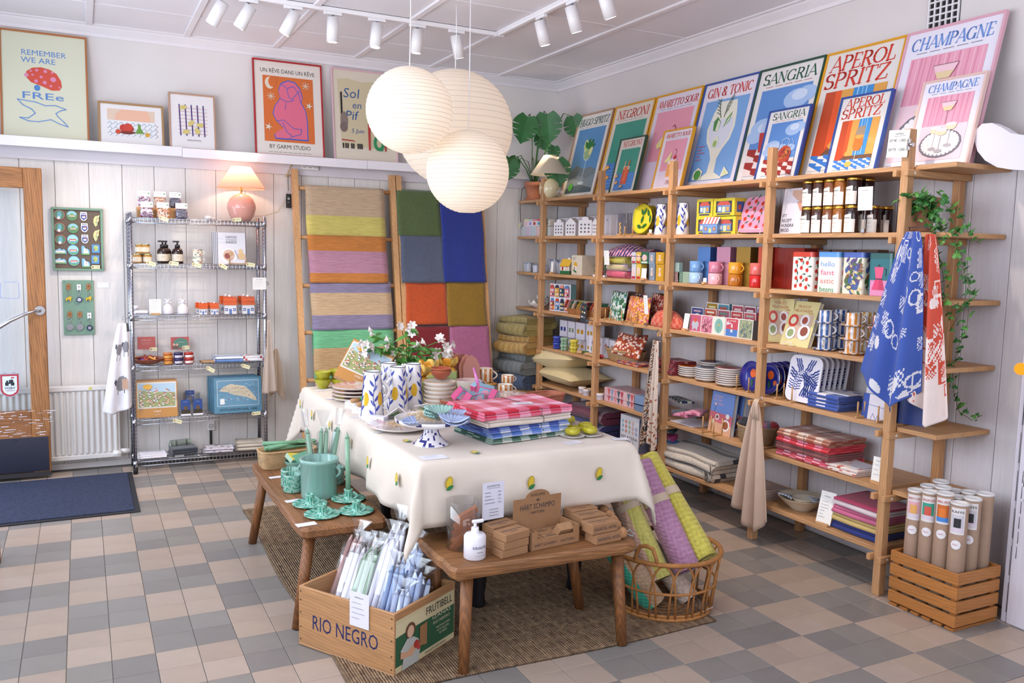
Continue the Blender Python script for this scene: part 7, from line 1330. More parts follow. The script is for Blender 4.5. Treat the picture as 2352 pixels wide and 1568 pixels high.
for k,(px,c,nm)in enumerate(((1708,'4a4448','charcoal'),(1752,'a86a8a','mauve'),(1762,'6a6470','grey'),(1772,'a8202c','red'))):
 b=MB();b.ball((0,0,0),.038,14,c);rr=random.Random(k)
 for j in range(10):a=rr.uniform(0,PI);e=rr.uniform(0,PI);ax=V((math.sin(a)*math.cos(e),math.sin(a)*math.sin(e),math.cos(a)));u=ax.orthogonal().normalized();w_=ax.cross(u);b.tube([(u*math.cos(t_*PI/8)+w_*math.sin(t_*PI/8))*.0385 for t_ in range(16)],.0022,4,c,closed=True)
 b.obj('yarn_ball','wool',None,'%s yarn ball in the straw basket'%nm,'yarn','yarn balls',loc=S(px,1015,5,.1+.02*k)+V((0,0,.095)))
def ging(c1,c2,c3,n=7,m=18):return lambda u,s,o:(c1 if int(u*n)%2==0 and int(s*m)%2==0 else c3 if int(u*n)%2 and int(s*m)%2 else c2)
GG=[('d8788c','b83040','dfa0b0','red gingham tablecloth, lowest'),('7a4444','7a4444','8a5450','plain maroon tablecloth, second'),('c02030','cf3a44','e08aa0','red gingham tablecloth, third'),('9a4a34','b07a64','d8c0b0','brown gingham tablecloth, topmost')]
for k,(a,e,f_,lb)in enumerate(GG):
 qq=S(1880,1062,5,.15)+V((0,0,.036*k));o=folded('folded %s in the pile tied with string'%lb,qq,RZ_,wy(1798,1920,1050,.05),.27,.036,3,a,ging(a,e,f_),name='folded_tablecloth',cat='tablecloth',group='folded gingham tablecloths',seed=k+3,nx=22);b=MB();b.tube([(.02,-.137,.004),(.02,-.137,.034),(.02,.0,.0375),(.02,.13,.034)],.0012,4,'2a2222');b.obj('string','matte',o)
o=folded('folded white tablecloth with red kitchen print',S(1962,1098,5,.13),RZ_,.2,.22,.03,3,'d8c8c4',lambda u,s,o:'c05040' if(int(u*12)*7+int(s*33)*3)%8==0 else 'dccdc6',name='folded_tablecloth',cat='tablecloth');b=MB();b.box(-.05,.07,-.08,.08,.0305,.0315,'dcdae4');b.obj('paper_band','paper',o)
signcard('white price card on a wooden foot beside the end post',S(2014,1112,5,.03),RZ_,.075,.12,-.1,'wood',4,3)
# ---- level 7 and floor of the shelving
def ckf(u,s,o):return '3a3a40' if abs((u*5)%1-.5)<.055 or abs((s*15)%1-.5)<.07 else 'cfc4b6'
o=folded('thick cream wool blanket with black window check and fringe',S(1612,1110,6,.16),RZ_,wy(1548,1682,1090,.1),.32,.13,5,'cfc4b6',ckf,m='wool',name='wool_blanket',cat='blanket',nx=40,wob=.007);b=MB();rr=random.Random(2)
for k in range(26):x,z=.2+rr.uniform(-.02,.05),rr.uniform(.02,.11);y=-.15+rr.uniform(0,.02);b.tube([(x,y,z),(x+.02,y-.015,z-.01),(x+.03,y-.02,max(.004,z-.05))],.003,4,['cfc4b6','55504c'][k%3==0])
b.obj('fringe','wool',o,kind='stuff')
folded('beige cotton cloths folded beside the hanging apron',S(1758,1150,6,.12),RZ_,.16,.2,.06,5,'b09a90',name='folded_cloth')
t=T('serving_bowl','wide cream stoneware bowl holding a smaller bowl and checked cloths','bowl',S(1840,1180,6,.13));b=MB();b.lathe([(.06,0),(.065,.012),(.105,.045),(.125,.066),(.13,.07),(.125,.072),(.07,.02),(0,.016)],32,'cfc3ae',cf=lambda k,j:'8a6a4a' if k==4 else 'd0c4b0');b.obj('bowl','gloss',t)
b=MB();b.at((.01,-.01,.022));b.lathe([(.035,0),(.04,.008),(.068,.04),(.07,.044),(.066,.044),(.03,.012),(0,.012)],28,'d0c6b4',cf=lambda k,j:'6a5a4a' if k==3 else 'd3c9b8');b.disc=None;d=Dr(b,(0,0,.0125),(0,-1,0),(1,0,0));[d.disc(.008*math.cos(k*1.2),.008*math.sin(k*1.2),.004,'2f4a6a')for k in range(6)];b.obj('stoneware_bowl','gloss',None,'small stoneware bowl with a blue flower inside the wide bowl','bowl',loc=S(1840,1180,6,.13))
for dx,dy,r_,lb in((-.03,.085,.6,'grey checked napkin on the near rim of the wide bowl'),(.05,-.08,-.4,'blue checked napkin on the far rim of the wide bowl')):b=MB();b.at(S(1840,1180,6,.13)+V((dx,dy,.062)),(.25,.1,r_));b.grid(lambda u,v:((u-.5)*.1,(v-.5)*.08,.006*math.sin(5*u+3*v)),12,10,'c0c0c8',cf=lambda u,v:'6a7a94' if(int(u*12)+int(v*10))%2 else 'c8c8d0',thick=.006);b.obj('checked_napkin','cloth',None,lb,'napkin','checked napkins')
signcard('tall handwritten price card on a wooden foot beside the stoneware bowl',S(1889,1210,6,.02),RZ_+.15,.085,.165,-.25,'wood',12,6)
for k,(c,c2,lb)in enumerate((('23337c','23337c','navy'),('c8b070','c8b070','straw yellow'),('c8688c','c8688c','rose pink'),('dccdd2','c04a6a','white with rose lining'))):folded('folded %s tablecloth in the bottom shelf pile'%lb,S(2000,1245,6,.17)+V((0,0,.04*k)),RZ_,wy(1930,2040,1230,.05),.27,.038,3,c,lambda u,s,o,c=c,c2=c2:c if s<.7 else c2,name='folded_tablecloth',cat='tablecloth',group='plain folded tablecloths',seed=k,nx=16)
def relat(d,w_,h):
 d.text('RELATERA',0,h*.33,w_*.86,h*.09,'22222a',bold=.03);d.text('MERA',0,h*.2,w_*.55,h*.09,'22222a',bold=.03)
 for k in range(14):d.disc(w_*(-.36+.18*(k%5)),h*(.55+.14*(k//5)),w_*.05,['8ab8c8','d88a7a','a8c0a0','e0b8b0','9fb0d0'][k%5])
carton('white conversation game box on the bottom shelf',1423,1466,1032,955,6,.02,.09,'dfe0ea',relat,cat='game',name='game_box',cols={3:'6f7a9a'})
basket('low straw basket of colourful games on the bottom shelf',S(1525,1075,6,.12),RZ_,.2,.2,.06,'8a6a4a',1.2,True)
for k,(c,tx,nm,dz)in enumerate((('c03a2c','PENSLAR','red',0),('3f7ab8','PLETHOLKRA','blue',.05),('c04a8a','LEKAR','pink',.08),('3a5a6a','SPEL','slate',.12))):b=MB();b.at(S(1532,1070,6,.1)+V((.01*k,.02*k,.06+dz)),(.3,.2-.1*k,RZ_+.4));b.box(-.07,.07,-.03,.03,0,.03,c,.002);d=Dr(b,(0,-.03,.006),(1,0,0),(0,0,1));d.text(tx,0,0,.1,.014,'e8e0c8',bold=.01);b.obj('small_game_box','lacquer',None,'%s small game box in the low straw basket'%nm,'game','small game boxes')
folded('wine red and blue wool blanket folded on the bottom shelf',(3.60,.17,LV[6]),RZ_,.5,.34,.2,4,'6a2440',lambda u,s,o:'2c3478' if s<.4 or .55<s<.62 else '6e2644',m='wool',name='wool_blanket',cat='blanket',wob=.006)
# ---- folded blankets piled in the corner on a stool
st_=T('corner_stool','plain pine stool hidden under the blanket pile in the corner','stool',(3.36,1.03,0));b=MB();b.box(-.14,.14,-.15,.15,.42,.445,'c49a6a',.004);b.obj('seat','pine_x',st_)
for x in(-.12,.12):
 for y in(-.13,.13):b=MB();b.cyl((x,y,0),(x*.9,y*.9,.42),.016,.018,10,'c09464');b.obj('leg','pine_z',st_)
z=.4455
for k,(c,c2,h,lb)in enumerate((('2a4468','34507a',.12,'blue twill wool blanket at the bottom of the corner pile'),('6f7676','83898a',.17,'grey twill wool blanket in the corner pile'),('c8953a','d8b05c',.15,'mustard twill wool blanket in the corner pile'),('a18c3e','b09c54',.15,'olive twill wool blanket on top of the corner pile'))):
 folded(lb,(3.36+.01*(k%2),1.02-.02*(k>1),z),RZ_+.35-.1*(k%2),.34,.38,h,3 if k else 2,c,lambda u,s,o,c=c,c2=c2:c2 if(int(u*60)+int(s*90))%3==0 else c,m='twill',name='twill_blanket',cat='blanket',group='twill blankets in the corner',seed=k,nx=26,wob=.008,gap=.04);z+=h
 # ---- textiles hanging from the posts
def leop(u,v):return['2a2220','a8623c','d8c8b8','d8c8b8','2a2220'][int((math.sin(u*47+2*math.sin(v*60))+math.sin(v*95+3*math.sin(u*21)))*2.3+5)%5]
p=onx(1512,782,3.352);hang('leopard patterned scarf hanging from the shelving post',p+V((-.012,.02,0)),.035,.12,.62,'d8c8b8',leop,2,.02,.1,name='hanging_scarf',cat='scarf',rz=RZ_,nu=34,nv=110,skew=-.075,tip=.2);hang('cream scarf with brown flower border hanging beside the leopard one',p+V((-.02,-.02,.0)),.025,.085,.66,'d3bfb0',lambda u,v:'9a5a3c' if v>.72 and(int(u*14)*3+int(v*60))%5==0 or(int(u*9)*5+int(v*40))%23==0 else 'd5c2b4',2,.02,.06,name='hanging_scarf',cat='scarf',rz=RZ_,nu=28,nv=70,seed=4,skew=.0)
b=MB();b.tube([(0,.02,.05),(0,.01,.07),(0,-.01,.06),(0,-.015,.02),(0,.0,-.01),(0,.035,-.004),(-.01,-.04,-.004)],.002,6,'c4c4c8');b.obj('clip_hanger','chrome',None,'metal clip hanger holding the two scarves','hanger',loc=p+V((.002,0,0)))
p=onx(1738,925,3.352);hang('beige linen apron hanging by its ties from a shelving post',p,.035,.25,.60,'c6ab98',None,3,.035,.13,'linen','hanging_apron','apron',RZ_,3,tip=.55,skew=.01);b=MB()
for k in range(4):b.tube([(0,.012-.008*k,.02),(-.01,.015-.01*k,.0),(-.015,.02-.014*k,-.05),(-.01,.01-.012*k,-.09)],.004,6,'d0b8a4')
b.tube([(0,.0,.01),(0,-.04,.04),(0,-.045,.02)],.002,5,'d8d8dc');b.obj('apron_tie','linen',None,'tied apron strings knotted over the post hook','cord',loc=p)
def kit(bgc,fgc,seed):
 rr=random.Random(seed);sh=[(rr.random(),rr.random(),rr.uniform(.04,.09),rr.uniform(.025,.06),rr.choice('orlsc'))for _ in range(46)]
 def f(u,v):
  if v>.985 or u<.015 or u>.985:return bgc
  for a,e,w_,h,k in sh:
   x,y=(u-a)/w_,(v-e)/h
   if abs(x)<1 and abs(y)<1:
    q=x*x+y*y
    if k=='o' and .55<q<1 or k=='s' and q<.8 or k=='r' and(abs(x)>.75 or abs(y)>.75)or k=='l' and int((x+y)*4)%2 or k=='c' and(int((x+1)*3)+int((y+1)*3))%2:return fgc
  return bgc
 return f
p=onx(2112,532,3.352)
kR,kR2,kB=kit('c24a36','e0d0cc',5),kit('e0cfca','c24a36',8),kit('3a55a4','d6d4da',3)
hang('red and white kitchen print tea towel hanging behind the blue one',p+V((.012,-.045,-.01)),.04,.2,.70,'c0503c',lambda u,v:kR(u,v)if v<.55 else kR2(u,v),2,.035,.13,rz=RZ_,nu=60,nv=110,seed=2,skew=.035,tip=.7)
hang('blue and white kitchen print tea towel hanging from the end post',p+V((-.03,.012,.0)),.06,.30,.64,'3a55a4',kB,2,.04,.17,rz=RZ_,nu=80,nv=120,seed=6,skew=-.085,tip=.6)
b=MB();b.tube([(0,.04,.0),(-.02,.03,.012),(-.02,-.05,.012),(0,-.06,.0)],.0022,6,'3a3a40');b.obj('clip_hanger','black_metal',None,'dark clip hanger holding the kitchen print towels','hanger',loc=p+V((-.012,0,.006)))
# ======= display table with lemon cloth
TZ=.74;TX0,TX1,TY0,TY1=1.25,2.25,-2.18,-.21
tb=T('display_table','dark legged display table hidden under the lemon cloth','table',(1.75,-1.2,0));b=MB();b.box(-.49,.49,-.97,.97,.705,.733,'3a2a22',.004);b.obj('tabletop','oldwood_y',tb)
for x in(-.13,.36):
 for y in(-.74,.55):
  b=MB();b.lathe([(.03,0),(.035,.02),(.028,.06),(.036,.12),(.04,.3),(.028,.34),(.042,.38),(.03,.42),(.045,.5),(.045,.705),(0,.705)],10,'1f1d22',cen=(x,y,0));b.obj('leg','black_metal',tb)
b=MB();b.box(-.16,.39,-.775,-.745,.56,.705,'1f1d22',.003);b.box(-.16,.39,.55,.58,.56,.705,'1f1d22',.003);b.obj('apron_board','black_metal',tb)
OV=.27
def cloth(a,e):
 cx,cy=min(max(a,TX0),TX1),min(max(e,TY0),TY1);ox,oy=a-cx,e-cy;d=math.hypot(ox,oy)
 if d<1e-6:return V((a,e,TZ+.001*math.sin(a*9)*math.sin(e*7)))
 n=V((ox/d,oy/d,0));f=min(1,d/.05);rip=.018*math.sin(a*11+1)+.018*math.sin(e*10)+.012*math.sin(e*23+a*19);cor=min(abs(ox),abs(oy))/max(abs(ox),abs(oy),1e-6)
 out=.012*f+(d/.3)*(.02+rip+.07*cor);dz=d-.012 if d>.024 else d*d/.05
 return V((cx,cy,TZ))+n*out+V((0,0,-dz))
b=MB();na,ne=62,96
def cfn(u,v):return cloth(TX0-OV+(TX1-TX0+2*OV)*u,TY0-.26+(TY1-TY0+.26+.3)*v)
b.grid(cfn,na,ne,'ddd0c2',thick=.0015);tc_=b.obj('tablecloth','linen',None,'cream linen tablecloth embroidered with small lemons','tablecloth')
def emb(p,ux,uy):
 b=MB();d=Dr(b,p,ux,uy,.004);d.disc(0,.008,.016,'b8982a',.026,10,a=-.25).disc(.001,.009,.011,'d6bc34',.021,10,a=-.25).leaf(-.012,-.022,.036,.018,.5,'2f7a42');b.obj('embroidered_lemon','cloth',tc_)
for e,a in((-2.0,.12),(-1.65,.13),(-1.3,.12),(-.95,.1),(-.6,.11),(-.3,.1)):emb(cloth(TX0-a,e)+V((-.01,0,0)),(0,-1,0),(0,0,1))
for a,e in((1.36,.1),(1.72,.13),(2.06,.13)):emb(cloth(a,TY0-e)+V((0,-.008,0)),(1,0,0),(0,0,1))
for a,e in((1.33,-1.8),(1.52,-2.1),(1.36,-.28),(1.36,-.62),(2.18,-1.98)):emb(V((a,e,TZ)),(1,0,0),(0,1,0))
def B(px,py,dz=0):q=on(px,py,TZ+.0006);q.z+=dz;return q
def BA(px,py,dz):return on(px,py,TZ+dz)
def bowl(p,r,h,c,lb,grp,rim=None,inner=None,name='bowl',n=28,rf=None,m='gloss',foot=.5):
 b=MB();b.lathe([(r*foot,0),(r*foot*1.05,h*.06),(r*.86,h*.55),(r,h*.96),(r*.99,h),(r*.95,h*.97),(r*.8,h*.55),(r*.4,h*.15),(0,h*.12)],n,c,cf=lambda k,j:(rim if k in(3,4)and rim else inner if k>4 and inner else c),rf=rf);return b.obj(name,m,None,lb,'bowl',grp,loc=p)
wv=lambda a,k:1+.05*math.sin(3*a+1)+.03*math.sin(5*a)
for px,py,dz,nm in((742,891,0,'lower beside the cloth edge'),(742,891,.045,'upper beside the cloth edge'),(780,890,0,'lower in the middle pair'),(774,888,.05,'upper in the middle pair'),(797,893,0,'lower beside the puzzle box'),(799,893,.045,'upper beside the puzzle box')):bowl(B(px,py,dz),.05,.055,'a8a42a','lime yellow wavy bowl, %s'%nm,'lime yellow wavy bowls',rf=wv,inner='b4b038')
bx_=box3('tan town puzzle box leaning at the back of the table',B(815,905,.056),-.45,.26,.045,.26,'c08a55',visby,.6,'puzzle_box','puzzle');bx_.rotation_euler[1]=.42
rr=random.Random(6)
def splat(base,c,n_=.25):return lambda k,j:c if random.Random(k*1009+j*9176).random()<n_ else base
def plates(px,py,n_,r,c,spc,lb,grp,pitch=.014):
 q=B(px,py)
 for i in range(n_):b=MB();b.lathe([(r*.5,0),(r*.55,.005),(r*.95,.012),(r,.02),(r*.97,.022),(r*.75,.014),(r*.5,.013),(r*.25,.013),(0,.013)],44,c,cf=lambda k,j:splat(c,spc)(k,j)if k>3 and spc else c);b.obj('plate','gloss',None,'%s, %s upward'%(lb,['bottom','second','third','fourth','top'][i]),'plate',grp,loc=q+V((0,0,pitch*i)))
plates(815,918,4,.125,'cfc0b8','c88a90','pink splattered plate stack beside the jugs','pink splattered plates',.02)
plates(1165,925,2,.15,'ddd2c6','d09aa0','large pink flecked platter behind the gingham cloths','pink flecked platters',.022)
for k in range(4):
 b=MB();b.at(B(815+17*k,938+11*k),(0,0,-.9));b.box(-.05,.05,-.02,.02,0,.035,'e4e2ec',.001);d=Dr(b,(0,-.02,0),(1,0,0),(0,0,1));d.line([(-.02,.026),(0,.012),(.02,.028)],.0015,'7a7a84');b.obj('flower_carton','paper',None,'small white carton under the cork stoppers, %s'%['hindmost','second','third','foremost'][k],'box','small white cartons on the table')
 if k:b=MB();b.at(B(805+14*k,932+9*k,.036),(0,0,.2));b.cyl((-.03,0,.013),(.012,0,.013),.012,.013,12,'b88a5c');b.cyl((.012,0,.013),(.06,0,.013),.004,.004,6,'3f8a3c');b.grid(lambda u,v:(.02+.06*u,.03*(v-.5),.016+.02*math.sin(PI*u)),6,4,'4a9a3f',thick=.002);b.obj('cork_flower','satin',None,'green leaved wooden flower with cork foot, %s'%['','hindmost','middle','foremost'][k],'ornament','cork footed flowers')
for px,py,hd,lb in((855,963,.0,'tall lemon painted jug standing alone at the front of its group'),(893,936,-2.4,'tall lemon painted jug at the back beside the alone one'),(913,948,-2.7,'tall lemon painted jug in the middle of its group'),(948,938,-2.3,'tall lemon painted jug beside the white bowls')):jug(B(px,py),lb,hd,.238,.056,'lemon painted jugs on the table')
vs=T('flower_vase','low white vase of white alstroemeria with long green stems','vase',B(935,890));b=MB();b.lathe([(.05,0),(.06,.01),(.07,.08),(.068,.12),(.062,.12),(.05,.02),(0,.02)],24,'e4ddd4');b.obj('vase','gloss',vs)
rr=random.Random(12);fl_=[];lv=[]
FT=[(850,800),(880,790),(930,760),(945,755),(960,790),(1005,785),(1030,800),(1000,820),(900,820),(870,830),(985,830),(915,845),(1020,815),(860,770),(830,790)]
v0=V(vs.location)
for k,(a,e)in enumerate(FT):
 tip=ony(a,e,v0.y-.1+rr.uniform(-.08,.1))-v0;mid=V((tip.x*.4,tip.y*.4,tip.z*.65+.05));b=MB();b.tube([(tip.x*.05,tip.y*.05,.04),mid,tip],.003,5,'4f8a3c');st=b.obj('stem','leaf',vs);b=MB()
 for j in range(13):t_=rr.uniform(.2,1);q=(V((0,0,.1)).lerp(mid,t_*2)if t_<.5 else mid.lerp(tip,t_*2-1));a_=rr.uniform(0,6.28);L_=rr.uniform(.045,.085);ux=V((math.cos(a_),math.sin(a_),rr.uniform(-.3,.5)));nn=ux.orthogonal().normalized();b.grid(lambda u,v:q+ux*L_*u+nn*(v-.5)*.024*math.sin(PI*min(.97,u+.04))+V((0,0,-.02*u*u)),5,2,rr.choice(['4f8f3c','3f7a34','63a048']))
 b.obj('leaves','leaf',st,kind='stuff')
 for m_ in range(2 if k%2 else 3):
  b=MB();c0=tip+V((rr.uniform(-.035,.035),rr.uniform(-.03,.03),rr.uniform(-.03,.03)));ax=V((rr.uniform(-1,1),rr.uniform(-1,0),rr.uniform(-.2,.8))).normalized();u0=ax.orthogonal().normalized();w0=ax.cross(u0)
  for j in range(6):di=u0*math.cos(j*PI/3)+w0*math.sin(j*PI/3);si=ax.cross(di);b.grid(lambda u,v:c0+di*.03*u+ax*(.022*math.sin(u*2))+si*(v-.5)*.019*math.sin(PI*min(.96,.12+u*.8)),4,2,'eee8e2' if j%2 else 'e4d8d4')
  b.obj('blossom','petal',vs)
def pcart(px,py,lb,c='a9bf7c'):
 t=T('petal_carton',lb,'box',B(px,py),group='petal topped cartons');b=MB();b.lathe([(.062,0),(.062,.11),(.035,.135),(.012,.14)],6,c,sm=False);b.obj('carton','paper',t);b=MB();b.lathe([(.063,.108),(.036,.136),(.012,.142)],6,'e0a83c',sm=False,caps=False)
 for k in range(6):a=k*PI/3;b.grid(lambda u,v:((.02+.035*u)*math.cos(a)-(v-.5)*.055*math.sin(a),(.02+.035*u)*math.sin(a)+(v-.5)*.055*math.cos(a),.138+.06*u*(1-(2*v-1)**4*.5)),4,8,['e0982c','e6c468'][k%2],thick=.001)
 b.obj('petals','paper',t);b=MB();d=Dr(b,(0,-.0545,.06),(1,0,0),(0,0,1));d.text('oss',0,0,None,.02,'2a3a20',shear=.3);b.obj('print','paper',t)
pcart(984,905,'green carton topped with orange paper petals beside the flowers');pcart(1028,895,'green carton topped with orange petals behind the first');pcart(964,922,'green carton half hidden by the white bowls')
tag(B(964,880,.1),(0,PI/2,0),'white string tag hanging on the petal carton',.055,'eeecec','tags on the table')
tray_c=['b0705c','c88672','9c5c4a','c07a66','a8685a']
for k in range(5):
 b=MB();b.at(B(1048+9*k,888+2*k),(R(-12),0,.2-.1*k));pts=[(.05*(1+.1*abs(math.sin(4*t_)))*math.cos(t_),.1*(1+.06*abs(math.sin(5*t_)))*math.sin(t_)+.105)for t_ in[2*PI*q/40 for q in range(40)]];b.m=b.m@M.Rotation(PI/2,4,'X');b.prism(pts,0,.006,tray_c[k]);b.obj('scalloped_tray','satin',None,'terracotta scalloped tray standing in a row, %s'%['first','second','third','fourth','fifth'][k],'tray','terracotta scalloped trays')
bowl(B(1075,905),.075,.085,'ddd4cc','pink flecked planter bowl before the terracotta trays',None,inner='c8a8a4')
for k in range(6):bowl(B(1010-(k%2),942,.0215*k-.0008),.085+.0015*(k%3),.05,'e0d8d0','white bowl with amber drip rim, %s of its stack'%['bottom','second','third','fourth','fifth','top'][k],'amber rimmed white bowls',rim='c8924a',inner='dcd2c4')
for px,py,dz,r,nm in((1012,938,.172,.055,'upper on the white stack'),(1012,938,.158,.057,'lower on the white stack'),(1035,950,.0,.06,'bottom beside the match packs'),(1035,950,.03,.06,'top beside the match packs')):bowl(B(px,py,dz),r,.045,'a2523c','terracotta dip bowl, %s'%nm,'terracotta dip bowls',rim='b87a4a',inner='a8442c')
for k in range(3):bowl(B(1090,960,.028*k),.085,.05,'e0d8d0','white bowl under the match packs, %s'%['bottom','middle','top holding them'][k],'white bowls under the match packs',rim='c8924a')
for k,(px,py,dz,r_,s)in enumerate(((1058,910,.13,(.5,.5,.3),1),(1078,917,.125,(.5,.1,.6),.9),(1112,905,.135,(.3,.25,-.3),1.15),(1133,912,.13,(.3,.6,.9),.8),(1096,893,.14,(.2,-.4,.4),.9),(1096,920,.115,(0,0,.2),.9))):
 b=MB();b.at(BA(px,py,dz),r_);b.box(-.035*s,.035*s,-.02*s,.02*s,-.03*s,.04*s,'c04a78',.002,cols={2:'d8608c',1:'8ab4c8',3:'a83a4c'});d=Dr(b,(0,-.02*s,0),(1,0,0),(0,0,1));d.rect(-.03*s,-.026*s,.03*s,.036*s,'8ec0d4').disc(0,.008*s,.02*s,'e8b0c0',.022*s).rect(-.028*s,-.024*s,.028*s,-.012*s,'b83a5c');b.obj('soap_pack','lacquer',None,'pink and blue soap pack tossed in the white bowl, %s'%['leaning out','low in the middle','facing outward','at the edge','at the back','underneath'][k],'box','pink soap packs')
for k in range(6):b=MB();p0=BA(1100+2*k,905,.12);b.cyl(p0,p0+V((-.02-.004*k,.03,.13)),.0035,.0035,6,['c86aa8','d890c0','b05a98'][k%3]);b.obj('pencil','satin',None,'pink pencil standing in the bowl of soap packs, %s'%['first','second','third','fourth','fifth','sixth'][k],'pencil','pink pencils')
def tmug(p,r,h,lb):b=MB();mug(b,r,h,'e0d4c4',cf=lambda k,j:'b8702e' if j%4<2 and k<5 else 'e0d4c4',n=36,hand=-.4,hc='e0d4c4');b.obj('striped_mug','gloss',None,lb,'mug','brown striped mugs on the table',loc=p)
tmug(B(1113,890,.035),.048,.085,'brown striped mug raised on a wooden disc');tmug(B(1096,893),.036,.06,'small brown striped cup beside the raised mug');tmug(B(1160,905),.045,.06,'wide brown striped mug beside the terracotta basket');tmug(B(1165,900,.058),.038,.045,'brown striped cup stacked in the wide mug')
b=MB();b.at(B(1115,892));b.lathe([(.03,0),(.03,.025),(.07,.026),(.07,.034),(0,.034)],20,'c8924a');b.obj('mug_riser','pine_x',None,'small round wooden riser under a brown striped mug','stand')
basket('small woven terracotta basket beside the platters',B(1252,938),.2,.2,.14,.08,'b06a52',1.4)
ck=T('cake_stand','white footed cake stand with blue speckled foot','cake stand',B(990,1020));b=MB();b.lathe([(.075,0),(.078,.004),(.07,.011),(.061,.018),(.052,.027),(.044,.036),(.038,.046),(.033,.056),(.029,.07),(.028,.085)],36,'e4e0e6',cf=lambda k,j:'2f2f7a' if random.Random(k*7919+j*10007).random()<.3 else 'e4e0e6');b.obj('foot','gloss',ck);b=MB();b.lathe([(.03,.08),(.13,.092),(.155,.104),(.157,.118),(.152,.118),(.145,.108),(0,.1)],40,'e6e2e4',cf=lambda k,j:'3a3a6a' if k==2 and j%5==0 else 'e6e2e4');b.obj('plate','gloss',ck)
b=MB();b.lathe([(.09,0),(.1,.004),(.15,.02),(.152,.024),(.1,.012),(0,.01)],36,'e0d8d2',cf=lambda k,j:splat('e2dad4','d0a0a0')(k,j)if k>2 else 'e0d8d2');b.obj('platter','gloss',None,'pink flecked platter under the seed packets beside the cake stand','plate',loc=B(920,985))
def straw(p,n_,r,lb,seed):
 b=MB();rr=random.Random(seed)
 for k in range(n_):a,q=rr.uniform(0,6.28),r*rr.random()**.5;x,y=q*math.cos(a),q*math.sin(a);e=rr.uniform(0,6.28);l_=rr.uniform(.02,.05);b.tube([(x,y,rr.uniform(0,.015)),(x+l_*math.cos(e)*.5,y+l_*math.sin(e)*.5,rr.uniform(.008,.03)),(x+l_*math.cos(e),y+l_*math.sin(e),rr.uniform(0,.015))],.0009,3,rr.choice(['d8b888','c8a470','e4c89c']),caps=False)
 b.obj('packing_straw','matte',None,lb,'straw',None,'stuff',p)
straw(B(990,1020,.112),200,.095,'pale wood wool strewn over the cake stand',2);straw(B(925,985,.015),90,.06,'pale wood wool strewn on the flecked platter',3)
def shell(p,r,c,rot,lb):b=MB();b.grid(lambda u,v:(r*(.1+.9*v)*math.cos(PI*(u-.5)*.95)*(1+.03*math.sin(u*50))-r*.4,r*(.1+.9*v)*math.sin(PI*(u-.5)*.95),.016*v*v*1.6+.0025*math.cos(u*26*PI)*v),52,8,c,thick=.003);b.obj('shell_dish','gloss',None,lb,'dish','ceramic shell dishes',loc=p,rot=rot)
for px,py,dz,r,c,ro,nm in((946,978,.118,.07,'8f9cc0',(0,.12,2.9),'periwinkle shell dish on the open side of the cake stand'),(1048,976,.118,.075,'8f9cc0',(0,.12,.5),'periwinkle shell dish, lower of the pair on the rim'),(1046,969,.132,.075,'97a6c8',(0,.12,.6),'periwinkle shell dish, upper of the pair on the rim'),(1000,962,.118,.08,'7fa8a4',(0,0,2.4),'sea green shell dish, bottom of its pile'),(1002,955,.134,.08,'8ab0a8',(0,0,2.2),'sea green shell dish, middle of its pile'),(1004,948,.15,.078,'90b8b0',(.05,0,2.),'sea green shell dish, top of its pile'),(950,955,.075,.075,'d2c8c8',(.2,.3,1.2),'pale grey shell dish resting on the platter'),(1045,955,.118,.055,'a0acd0',(0,.1,.9),'small lilac shell dish behind the green pile')):shell(BA(px,py,dz),r,c,ro,nm)
for px,py,r_,lb in((905,970,(.9,.3,.6),'seed packet with green leaf print leaning on the platter'),(970,960,(.8,-.2,-.3),'second green leaf seed packet behind the shell dishes')):b=MB();b.at(B(px,py,.04),r_);b.box(-.035,.035,-.002,.002,-.03,.05,'d8d4d4',.0005);d=Dr(b,(0,-.002,0),(1,0,0),(0,0,1));d.leaf(-.02,-.02,.06,.03,.9,'5f8a5a').leaf(0,-.01,.05,.025,1.8,'7aa072');b.obj('seed_packet','paper',None,lb,'packet','green leaf seed packets')
TCK=[('1f4a38','7f9a8c','d8d4cc','dark green gingham tablecloth, lowest'),('4a72c4','8aa4dc','d8d8dc','light blue striped tablecloth, second'),('24388c','5a74b4','d0d0d8','royal blue checked tablecloth, third'),('ddd0c4','ddd0c4','d8cabc','plain cream tablecloth, fourth'),('c41c38','d86a84','e6a8bc','red and pink gingham tablecloth, topmost')]
q0=on(1178,1000,TZ);z=TZ+.003
for k,(c1,c2,c3,lb)in enumerate(TCK):h=[.022,.022,.026,.03,.038][k];o=folded('folded %s of the tied pile'%lb,(q0.x+.01*(k%2),q0.y+.04,z),.14,.39+.02*k,.33,h,3,c1,ging(c1,c2,c3,8,21),name='folded_tablecloth',cat='tablecloth',group='tablecloths piled on the table',seed=k+2,nx=32,wob=.005);b=MB();b.tube([(.06,-.168,.003),(.06,-.168,h-.003),(.055,0,h+.001),(.05,.155,h)],.0013,4,'1c1818');b.obj('string','matte',o);z+=h+.0005
b=MB();b.at((q0.x+.05,q0.y+.01,z+.001),(0,0,-.05));b.box(-.05,.05,-.022,.022,0,.001,'e4e2e8');d=Dr(b,(0,0,.001),(1,0,0),(0,1,0));d.text('midnatt',0,-.006,.06,.012,'333338');b.obj('paper_label','paper',None,'white paper label tied on the red gingham cloth','label')
